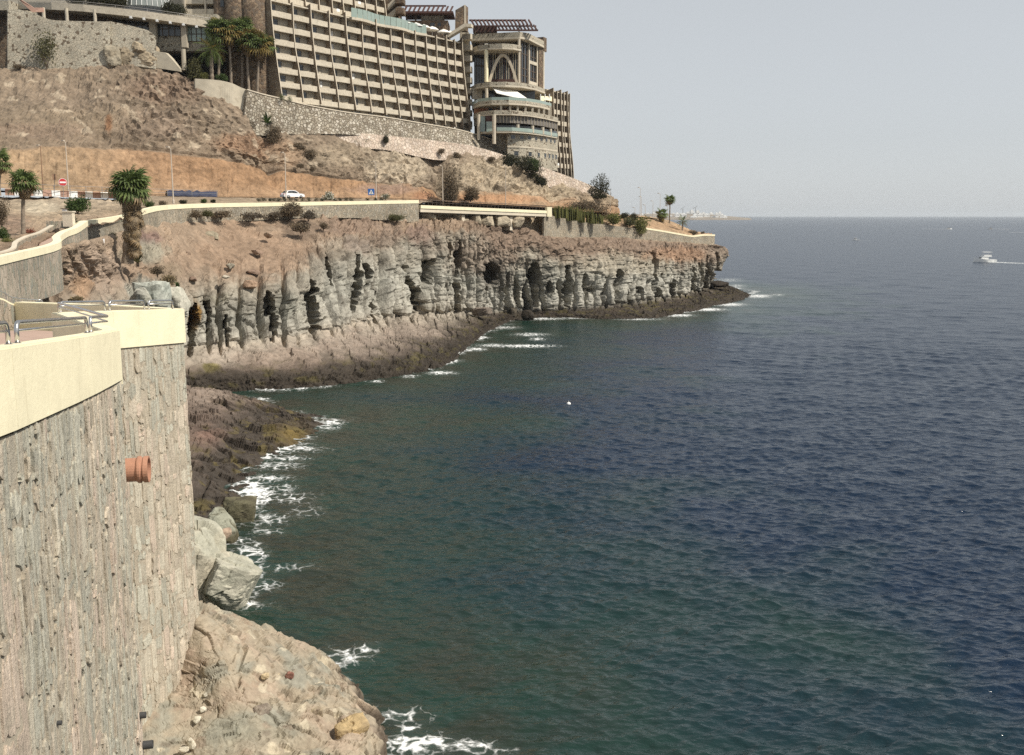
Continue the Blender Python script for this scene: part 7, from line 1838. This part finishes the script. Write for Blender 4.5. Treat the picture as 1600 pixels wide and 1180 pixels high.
# ================================================================== STREET FURNITURE
M['lamp_grey'] = mat_simple('galvanised_pole', (.52, .45, .37), .6, 3, .1, 0); M['lamp_rust'] = mat_simple('rusty_pole', (.26, .16, .10), .8, 3, .2, 0)
def lamp(bx, by, tx, ty, Y, label, mat='lamp_grey', r=.085, arm=1.0, group='street lamps along the coast road'):
    b = W(bx, by, Y); t_ = W(tx, ty, Y); t_.x = b.x + (t_.x - b.x) * .35; o = empty('street_lamp', tuple(b), label, 'street lamp', group)
    mb = MB(); mb.tube([b - Vector((0, 0, .4)), b.lerp(t_, .5), t_], [r * 1.25, r, r * .7], 8); mb.build('pole', M[mat], o)
    mb = MB(); mb.tube([t_ - Vector((0, 0, .05)), t_ + Vector((-.5, .5, .22)) * arm], r * .55, 6); mb.build('arm', M[mat], o)
    mb = MB(); p = t_ + Vector((-.62, .62, .24)) * arm; mb.cbox(p - Vector((0, 0, .07)), .75 * arm, .3, .14, rz=R_(135)); mb.build('lamp_head', M['lamp_grey'], o)
    mb = MB(); mb.lathe(b, [(r * 2, -.1), (r * 2, .35), (r * 1.3, .45)], 8); mb.build('base', M[mat], o)
lamp(107.5, 304, 103, 222, 157, 'pale street lamp right of the no entry sign'); lamp(68, 306, 65, 229, 155, 'rusty brown street lamp left of the no entry sign', 'lamp_rust'); lamp(271, 317, 267, 232, 146, 'tall pale street lamp right of the shaggy palm')
lamp(447, 311, 446, 240, 175, 'pale street lamp behind the white car'); lamp(588, 311, 587, 254, 192, 'pale street lamp next to the blue crossing sign'); lamp(692, 319, 691, 260, 206, 'pale street lamp above the left part of the bridge'); lamp(790, 323, 790, 260, 228, 'faint street lamp above the right part of the bridge', r=.07); lamp(630, 313, 630, 286, 209, 'short thin post by the road left of the bridge', 'lamp_rust', .07, .3)
for i, (px, by, ty, Y) in enumerate([(953, 345, 298, 252), (1000, 342, 294, 272), (1002, 345, 308, 285), (1031, 345, 303, 276), (1008, 345, 321, 290), (1020, 345, 315, 292), (1043, 344, 322, 290), (992, 345, 325, 288)]):
    lamp(px, by, px, ty, Y, ['slim street lamp at the right foot of the hill', 'tallest slim lamp at the left of the headland', 'slim lamp just right of the tallest headland lamp', 'tall slim lamp rising over the short shaggy palm', 'lowest slim lamp on the headland', 'slim lamp in the middle of the headland row', 'slim lamp beside the tallest headland palm trunk', 'leftmost low slim lamp on the headland'][i], 'lamp_grey', .055, .7)
# no entry sign
M['sign_red'] = mat_simple('sign_red', (.52, .045, .05), .5, 2, .05, 0); M['sign_white'] = mat_simple('sign_white', (.80, .80, .80), .5, 2, .03, 0); M['sign_blue'] = mat_simple('sign_blue', (.03, .13, .40), .5, 2, .05, 0)
c = W(98, 285, 152); o = empty('road_sign', tuple(W(98, 304, 152)), 'round red no entry sign with white bar at the left of the road', 'road sign')
fwd = Vector((.45, -.9, 0)).normalized()
mb = MB(); mb.lathe(c - fwd * .03, [(.54, 0), (.54, .03)], 28, 0, fwd); mb.build('disc', M['sign_red'], o)
mb = MB(); mb.lathe(c - fwd * .05, [(.59, 0), (.59, .03)], 28, 0, fwd); mb.build('rim', M['sign_white'], o)
sd = Vector((-fwd.y, fwd.x, 0)); mb = MB(); mb.box(c - sd * .43 + fwd * .004 - Vector((0, 0, .12)), sd * .86, fwd * .02, (0, 0, .24)); mb.build('bar', M['sign_white'], o)
mb = MB(); b = W(98, 305, 152); mb.tube([Vector((c.x, c.y, b.z - .4)) - fwd * .10, Vector((c.x, c.y, c.z + .5)) - fwd * .10], .045, 8); mb.build('pole', M['grey_metal'], o)
c = W(85, 277, 158); o = empty('road_sign', tuple(W(85, 303, 158)), 'brownish back of a road sign left of the no entry sign', 'road sign'); mb = MB(); mb.cbox(c - Vector((0, 0, .45)), .6, .05, .95, rz=.5); mb.build('plate', M['lamp_rust'], o); mb = MB(); mb.tube([W(85, 304, 158.1), c + Vector((0, .1, .5))], .04, 6); mb.build('pole', M['grey_metal'], o)
# pedestrian crossing sign
c = W(580, 300, 191.5); o = empty('road_sign', tuple(W(580, 311, 191.5)), 'blue square pedestrian crossing sign with white triangle beside the road', 'road sign')
fw = Vector((.1, -1, 0)).normalized(); sd = Vector((-fw.y, fw.x, 0))
mb = MB(); mb.box(c - sd * .6 - Vector((0, 0, .6)), sd * 1.2, -fw * .03, (0, 0, 1.2)); mb.build('plate', M['sign_blue'], o)
mb = MB(); q = c + fw * .006; mb.extr([q - sd * .46 - Vector((0, 0, .42)), q + sd * .46 - Vector((0, 0, .42)), q + Vector((0, 0, .46))], fw * .012); mb.build('triangle', M['sign_white'], o)
mb = MB(); q = c + fw * .022
mb.lathe(q + Vector((0, 0, .12)), [(.07, 0), (.07, .012)], 10, 0, fw)
mb.extr([q + sd * -.05 + Vector((0, 0, .04)), q + sd * .07 + Vector((0, 0, .04)), q + sd * .05 - Vector((0, 0, .14)), q - sd * .06 - Vector((0, 0, .14))], fw * .012)
mb.extr([q - sd * .05 - Vector((0, 0, .14)), q + sd * .01 - Vector((0, 0, .14)), q - sd * .12 - Vector((0, 0, .38)), q - sd * .18 - Vector((0, 0, .38))], fw * .012); mb.extr([q + sd * .0 - Vector((0, 0, .14)), q + sd * .05 - Vector((0, 0, .14)), q + sd * .19 - Vector((0, 0, .38)), q + sd * .13 - Vector((0, 0, .38))], fw * .012)
mb.build('walking_figure', M['black_pipe'], o)
mb = MB(); mb.tube([W(580, 313, 191.6), c + Vector((0, .06, .5))], .045, 6); mb.build('pole', M['grey_metal'], o)
# notice boards
c = W(153, 379, 100); o = empty('notice_board', tuple(c - Vector((0, 0, .8))), 'blank white notice board standing on the rocky slope', 'sign')
mb = MB(); u = Vector((.99, .14, 0)); mb.box(c - u * .55 - Vector((0, 0, .36)), u * 1.1, (0.02, .05, 0), (.0, .16, .72)); mb.build('panel', M['sign_white'], o)
for s_ in (-.4, .4):
    mb = MB(); mb.tube([c + u * s_ + Vector((.0, .1, -1.5)), c + u * s_ + Vector((0, .1, .2))], .03, 6); mb.build('leg', M['grey_metal'], o)
mb = MB(); mb.box(c - u * .42 + Vector((0, -.012, .05)) + Vector((0, .09, .09)), u * .84, (0, .01, 0), (0, .03, .12)); mb.build('blue_band', mat_simple('pale_blue_print', (.45, .52, .58), .6, 2, .05, 0), o)
c = W(101, 331, 112); o = empty('notice_post', tuple(W(101, 343, 112)), 'small post with a white lantern like box on the garden bank', 'post'); mb = MB(); mb.cbox(c - Vector((0, 0, .3)), .4, .3, .6); mb.build('box', M['sign_white'], o); mb = MB(); mb.cbox(c + Vector((0, 0, .302)), .7, .5, .08); mb.build('roof', M['bark'], o)
mb = MB(); mb.tube([W(101, 345, 112), c - Vector((0, 0, .3))], .06, 6); mb.build('pole', M['bark'], o)
# ================================================================== CAR
M['car_white'] = mat_simple('car_paint', (.72, .73, .75), .25, 1, .03, 0, spec=.6); M['tyre'] = mat_simple('tyre_rubber', (.025, .025, .025), .8, 4, .1, 0)
def car(p, ang, label):
    o = empty('parked_car', tuple(p), label, 'car', rz=ang)
    prof = [(-2.05, .30), (-2.12, .62), (-1.98, .86), (-1.62, 1.02), (-1.30, 1.40), (-.55, 1.50), (.30, 1.44), (.98, 1.00), (1.80, .84), (2.06, .62), (2.08, .32)]
    mb = MB(); n = len(prof); Wd = .86
    vs = []
    for s_ in (-1, 1):
        for x, z in prof: vs.append((x, s_ * (Wd if z < 1.01 else Wd - (z - 1.0) * .42), z))
    fs = [tuple(range(n)), tuple(range(n, 2 * n))[::-1]] + [(i, n + i, n + (i + 1) % n, (i + 1) % n) for i in range(n)]
    mb.add(vs, fs); link('body', mb.mesh('body', M['car_white']), o)
    for s_ in (-1, 1):
        for a in ([(-1.42, 1.05), (-1.2, 1.36), (-.5, 1.42), (-.46, 1.03)], [(-.40, 1.03), (-.44, 1.42), (.22, 1.37), (.80, 1.02)]):
            mb = MB(); mb.extr([(x, s_ * (Wd - (z - 1.0) * .42 + .006), z) for x, z in a], (0, s_ * .012, 0)); link('side_window', mb.mesh('side_window', M['h_glass']), o)
    mb = MB(); mb.extr([(.34, -.62, 1.44), (.34, .62, 1.44), (.96, .74, 1.03), (.96, -.74, 1.03)], (.012, 0, .015)); link('windscreen', mb.mesh('windscreen', M['h_glass']), o)
    mb = MB(); mb.extr([(-1.36, -.62, 1.36), (-1.36, .62, 1.36), (-1.63, .74, 1.05), (-1.63, -.74, 1.05)], (-.014, 0, .012)); link('rear_window', mb.mesh('rear_window', M['h_glass']), o)
    for x in (-1.28, 1.30):
        for s_ in (-1, 1):
            mb = MB(); mb.lathe((x, s_ * .70, .32), [(.20, 0), (.31, .02), (.32, .1), (.31, .18), (.20, .2)], 16, 0, (0, s_, 0)); w_ = link('wheel', mb.mesh('wheel', M['tyre']), o)
            mb = MB(); mb.lathe((x, s_ * .902, .32), [(.19, 0), (.17, .012), (.05, .02)], 12, 0, (0, s_, 0)); link('rim', mb.mesh('rim', M['steel']), w_)
    for s_ in (-1, 1):
        mb = MB(); mb.cbox((2.0, s_ * .58, .64), .12, .34, .14); link('headlight', mb.mesh('headlight', M['sign_white']), o)
        mb = MB(); mb.cbox((-2.06, s_ * .62, .74), .10, .24, .16); link('tail_light', mb.mesh('tail_light', M['sign_red']), o)
i = int(np.argmin([abs(q[0] - 458) for q in RD])); dr = (W(480, 310, 191) - W(400, 309.5, 184)); cp = W(457, 310.3, 185.2)
car(cp + Vector((0, 0, -.02)), math.atan2(dr.y, dr.x), 'white hatchback driving on the coast road above the cliff')
# ================================================================== BOATS
def hull(mb, L, B, hb, hs, m=0):
    n = 9; vs = []; fs = []
    for i in range(n):
        t_ = i / (n - 1); x = -L / 2 + L * t_; w = B / 2 * (1 - max(0, (t_ - .45) / .55) ** 2.2); z = hs + (hb - hs) * t_ ** 1.6
        vs += [(x, -w, z), (x + .02 * L * t_, -w * .78, -.3), (x + .02 * L * t_, w * .78, -.3), (x, w, z)]
    for i in range(n - 1):
        a = i * 4
        for j in range(4): fs.append((a + j, a + (j + 1) % 4, a + 4 + (j + 1) % 4, a + 4 + j))
    fs.append((0, 3, 2, 1)); fs.append(tuple(range((n - 1) * 4, n * 4)))
    mb.add(vs, [f[::-1] for f in fs], m)
p = G(1538, 409.5, 0); yo = empty('motor_cruiser', tuple(p), 'white motor cruiser with flybridge leaving a wake, right of the picture', 'boat', rz=R_(181))
mb = MB(); hull(mb, 10.6, 3.6, 1.9, 1.15); link('hull', mb.mesh('hull', M['white']), yo)
mb = MB(); mb.extr([(-1.4, -1.45, 1.1), (2.6, -1.2, 1.3), (1.7, -1.1, 2.55), (-1.4, -1.35, 2.55)], (0, 2.6, 0)); link('cabin', mb.mesh('cabin', M['white']), yo)
for s_ in (-1, 1):
    mb = MB(); y = 1.16 if s_ > 0 else -1.47; mb.extr([(-1.1, y, 1.75), (1.9, y + (0 if s_ > 0 else .2), 1.75), (1.5, y + (0 if s_ > 0 else .2), 2.35), (-1.1, y, 2.35)], (0, s_ * .03, 0)); link('window', mb.mesh('window', M['h_glass']), yo)
mb = MB(); mb.extr([(2.42, -1.0, 1.75), (2.42, 1.0, 1.75), (2.0, .95, 2.4), (2.0, -.95, 2.4)], (.03, 0, .02)); link('windscreen', mb.mesh('windscreen', M['h_glass']), yo)
mb = MB(); mb.box((-2.9, -1.5, 2.56), (4.5, 0, 0), (0, 3.0, 0), (0, 0, .16)); mb.box((-2.6, -1.4, 2.72), (3.6, 0, 0), (0, .1, 0), (0, 0, .7)); mb.box((-2.6, 1.3, 2.72), (3.6, 0, 0), (0, .1, 0), (0, 0, .7)); mb.box((.9, -1.3, 2.72), (.1, 0, 0), (0, 2.6, 0), (0, 0, .8)); link('flybridge', mb.mesh('flybridge', M['white']), yo)
for x in (-2.4, .7):
    for y in (-1.25, 1.25):
        mb = MB(); mb.tube([(x, y, 2.7), (x, y, 4.65)], .06, 6); link('post', mb.mesh('post', M['steel']), yo)
mb = MB(); mb.box((-2.8, -1.5, 4.65), (4.2, 0, 0), (0, 3.0, 0), (0, 0, .14)); link('canopy', mb.mesh('canopy', M['white']), yo)
mb = MB(); mb.tube([(4.9, -.5, 1.9), (4.6, -.5, 2.6), (2.6, -1.2, 2.3)], .035, 5); mb.tube([(4.9, .5, 1.9), (4.6, .5, 2.6), (2.6, 1.2, 2.3)], .035, 5); link('bow_rail', mb.mesh('bow_rail', M['steel']), yo)
p = G(1337, 376, 0); o = empty('small_boat', tuple(p), 'small white boat alone in the middle distance', 'boat', rz=R_(175)); mb = MB(); hull(mb, 6.2, 2.3, 1.5, .9); link('hull', mb.mesh('hull', M['white']), o)
mb = MB(); mb.cbox((.4, 0, .9), 2.0, 1.7, 1.3); link('cabin', mb.mesh('cabin', M['white']), o); mb = MB(); mb.cbox((.4, 0, 1.5), 2.06, 1.74, .45); link('window', mb.mesh('window', M['h_glass']), o); mb = MB(); mb.cbox((.3, 0, 2.25), 2.4, 1.9, .1); link('roof', mb.mesh('roof', M['white']), o)
for i, (px, py, rz, lab) in enumerate([(1483, 358.4, 4, 'tiny speedboat trailing a white streak near the horizon, left one'), (1547, 358.6, 180, 'tiny speedboat trailing a white streak near the horizon, right one')]):
    p = G(px, py, 0); o = empty('speedboat', tuple(p), lab, 'boat', 'speedboats near the horizon', R_(rz)); mb = MB(); hull(mb, 9, 2.8, 1.7, 1.2); link('hull', mb.mesh('hull', M['white']), o); mb = MB(); mb.cbox((-.5, 0, 1.2), 3, 1.8, 1.2); link('cabin', mb.mesh('cabin', M['h_frame']), o)
p = G(888.5, 632, 0); o = empty('buoy', tuple(p), 'lone white buoy floating in the bay', 'buoy'); mb = MB(); mb.lathe((0, 0, .05), [(.02, -.2), (.2, -.14), (.27, 0), (.2, .16), (.03, .22)], 14); link('float', mb.mesh('float', M['white'], True), o); mb = MB(); mb.tube([(0, 0, .2), (0, 0, .42)], .03, 6); link('ring', mb.mesh('ring', M['white']), o)

# ================================================================== FAR TOWN ON THE HORIZON
YT = 5200.0
def far_sheet():
    top = [(960, 336, 0), (1000, 334.6, 0), (1040, 334, 0), (1080, 334.4, 0), (1110, 335.4, 0), (1130, 337.5, 0), (1165, 340.4, 0), (1172, 342.4, 0)]
    r0 = [G(px, 343.6, -1) for px, py, _ in top]; r1 = [W(px, 342.6, YT - 60) for px, py, _ in top]; r2 = [W(px, min(py + 1.5, 342.4), YT + 150) for px, py, _ in top]; r3 = [W(px, min(py, 342.2), YT + 500) for px, py, _ in top]; r4 = [p + Vector((0, 700, -25)) for p in r3]
    for p in r0: p.y = YT - 140; p.z = -1
    for a, b in zip(r0, r1): a.x = b.x; b.z = max(b.z, .6)
    return [r0, r1, r2, r3, r4]
sheet('far_shore', far_sheet(), 60, 40, 2.0, 120, [(.22, .18, .14), (.26, .22, .17), (.24, .20, .15)])
rt = random.Random(3)
town = [(1003, 338, 5, 4), (1012, 337, 6, 4), (1022, 336.6, 5, 5), (1052, 337, 6, 4), (1058, 338, 7, 5), (1064, 336, 5, 3), (1068, 338.6, 9, 5), (1075, 337, 6, 5), (1081, 336.5, 7, 7), (1086, 338, 6, 4), (1090, 335.5, 5, 6), (1094, 338.5, 8, 5), (1104, 338.6, 9, 4.5), (1111, 337.6, 6, 5), (1120, 338, 5, 5), (1124.5, 337.6, 4, 6), (1128, 338.6, 6, 4), (1133, 340, 6, 3), (1075, 334.5, 6, 3), (1099, 336, 5, 4), (1047, 339, 6, 3), (1083, 340, 9, 2.5), (1115, 340, 7, 2.5), (1060, 340, 8, 2.5)]
for i, (px, py, w, h) in enumerate(town):
    Y = YT + rt.uniform(0, 60) if py > 337.8 else YT + 260 + rt.uniform(0, 80)
    k = Y / F; b = W(px, py + .8, Y); mb = MB(); ww, hh = w * k, h * k
    mb.cbox((0, 0, -4), ww, 14, hh + 4, 0); mb.cbox((0, 0, hh + .05), ww * .5, 8, hh * .3, 0); 
    nwin = max(2, int(w / 2))
    for q in range(nwin): mb.box((-ww / 2 + ww * (q + .25) / nwin, -7.1, hh * .35), (ww * .4 / nwin, 0, 0), (0, .3, 0), (0, 0, hh * .22), 1)
    o = mb.build('town_house', [M['white'], M['h_glass']], None); o.location = b
    rank = sorted(town).index(town[i]); words_ = ['leftmost', 'second', 'third', 'fourth', 'fifth', 'sixth', 'seventh', 'eighth', 'ninth', 'tenth', 'eleventh', 'twelfth', 'thirteenth', 'fourteenth', 'fifteenth', 'sixteenth', 'seventeenth', 'eighteenth', 'nineteenth', 'twentieth', 'fourth last', 'third last', 'second last', 'rightmost']
    tag(o, words_[rank] + ' white house from the left in the far town on the horizon', 'building', 'white houses of the far town')
for i, (px, y0, lab) in enumerate([(1067, 326, 'left faint crane over the far town'), (1087, 325, 'right faint crane over the far town'), (1079, 329, 'short mast between the two cranes over the far town')]):
    b = W(px, 338, YT + 200); t_ = W(px, y0, YT + 200); o = empty('harbour_crane' if i < 2 else 'mast', tuple(b), lab, 'crane' if i < 2 else 'mast'); mb = MB(); mb.tube([b, t_], 2.0, 4); mb.build('tower', M['grey_metal'], o)
    if i < 2: mb = MB(); mb.tube([t_ - Vector((14, 0, 4)), t_ + Vector((10, 0, 10))], 1.4, 4); mb.build('jib', M['grey_metal'], o)
# ================================================================== AIR
hz, t = new_mat('haze_air')
o_ = t.n('ShaderNodeOutputMaterial'); v_ = t.n('ShaderNodeVolumePrincipled')
v_.inputs['Color'].default_value = (0.88, 0.94, 1.0, 1); v_.inputs['Density'].default_value = 5e-5; v_.inputs['Anisotropy'].default_value = 0.1
t.l(v_.outputs[0], o_.inputs['Volume'])
mb = MB(); mb.box((-25000, -25000, -3), (50000, 0, 0), (0, 50500, 0), (0, 0, 98))
tag(mb.build('haze', hz), kind='stuff')
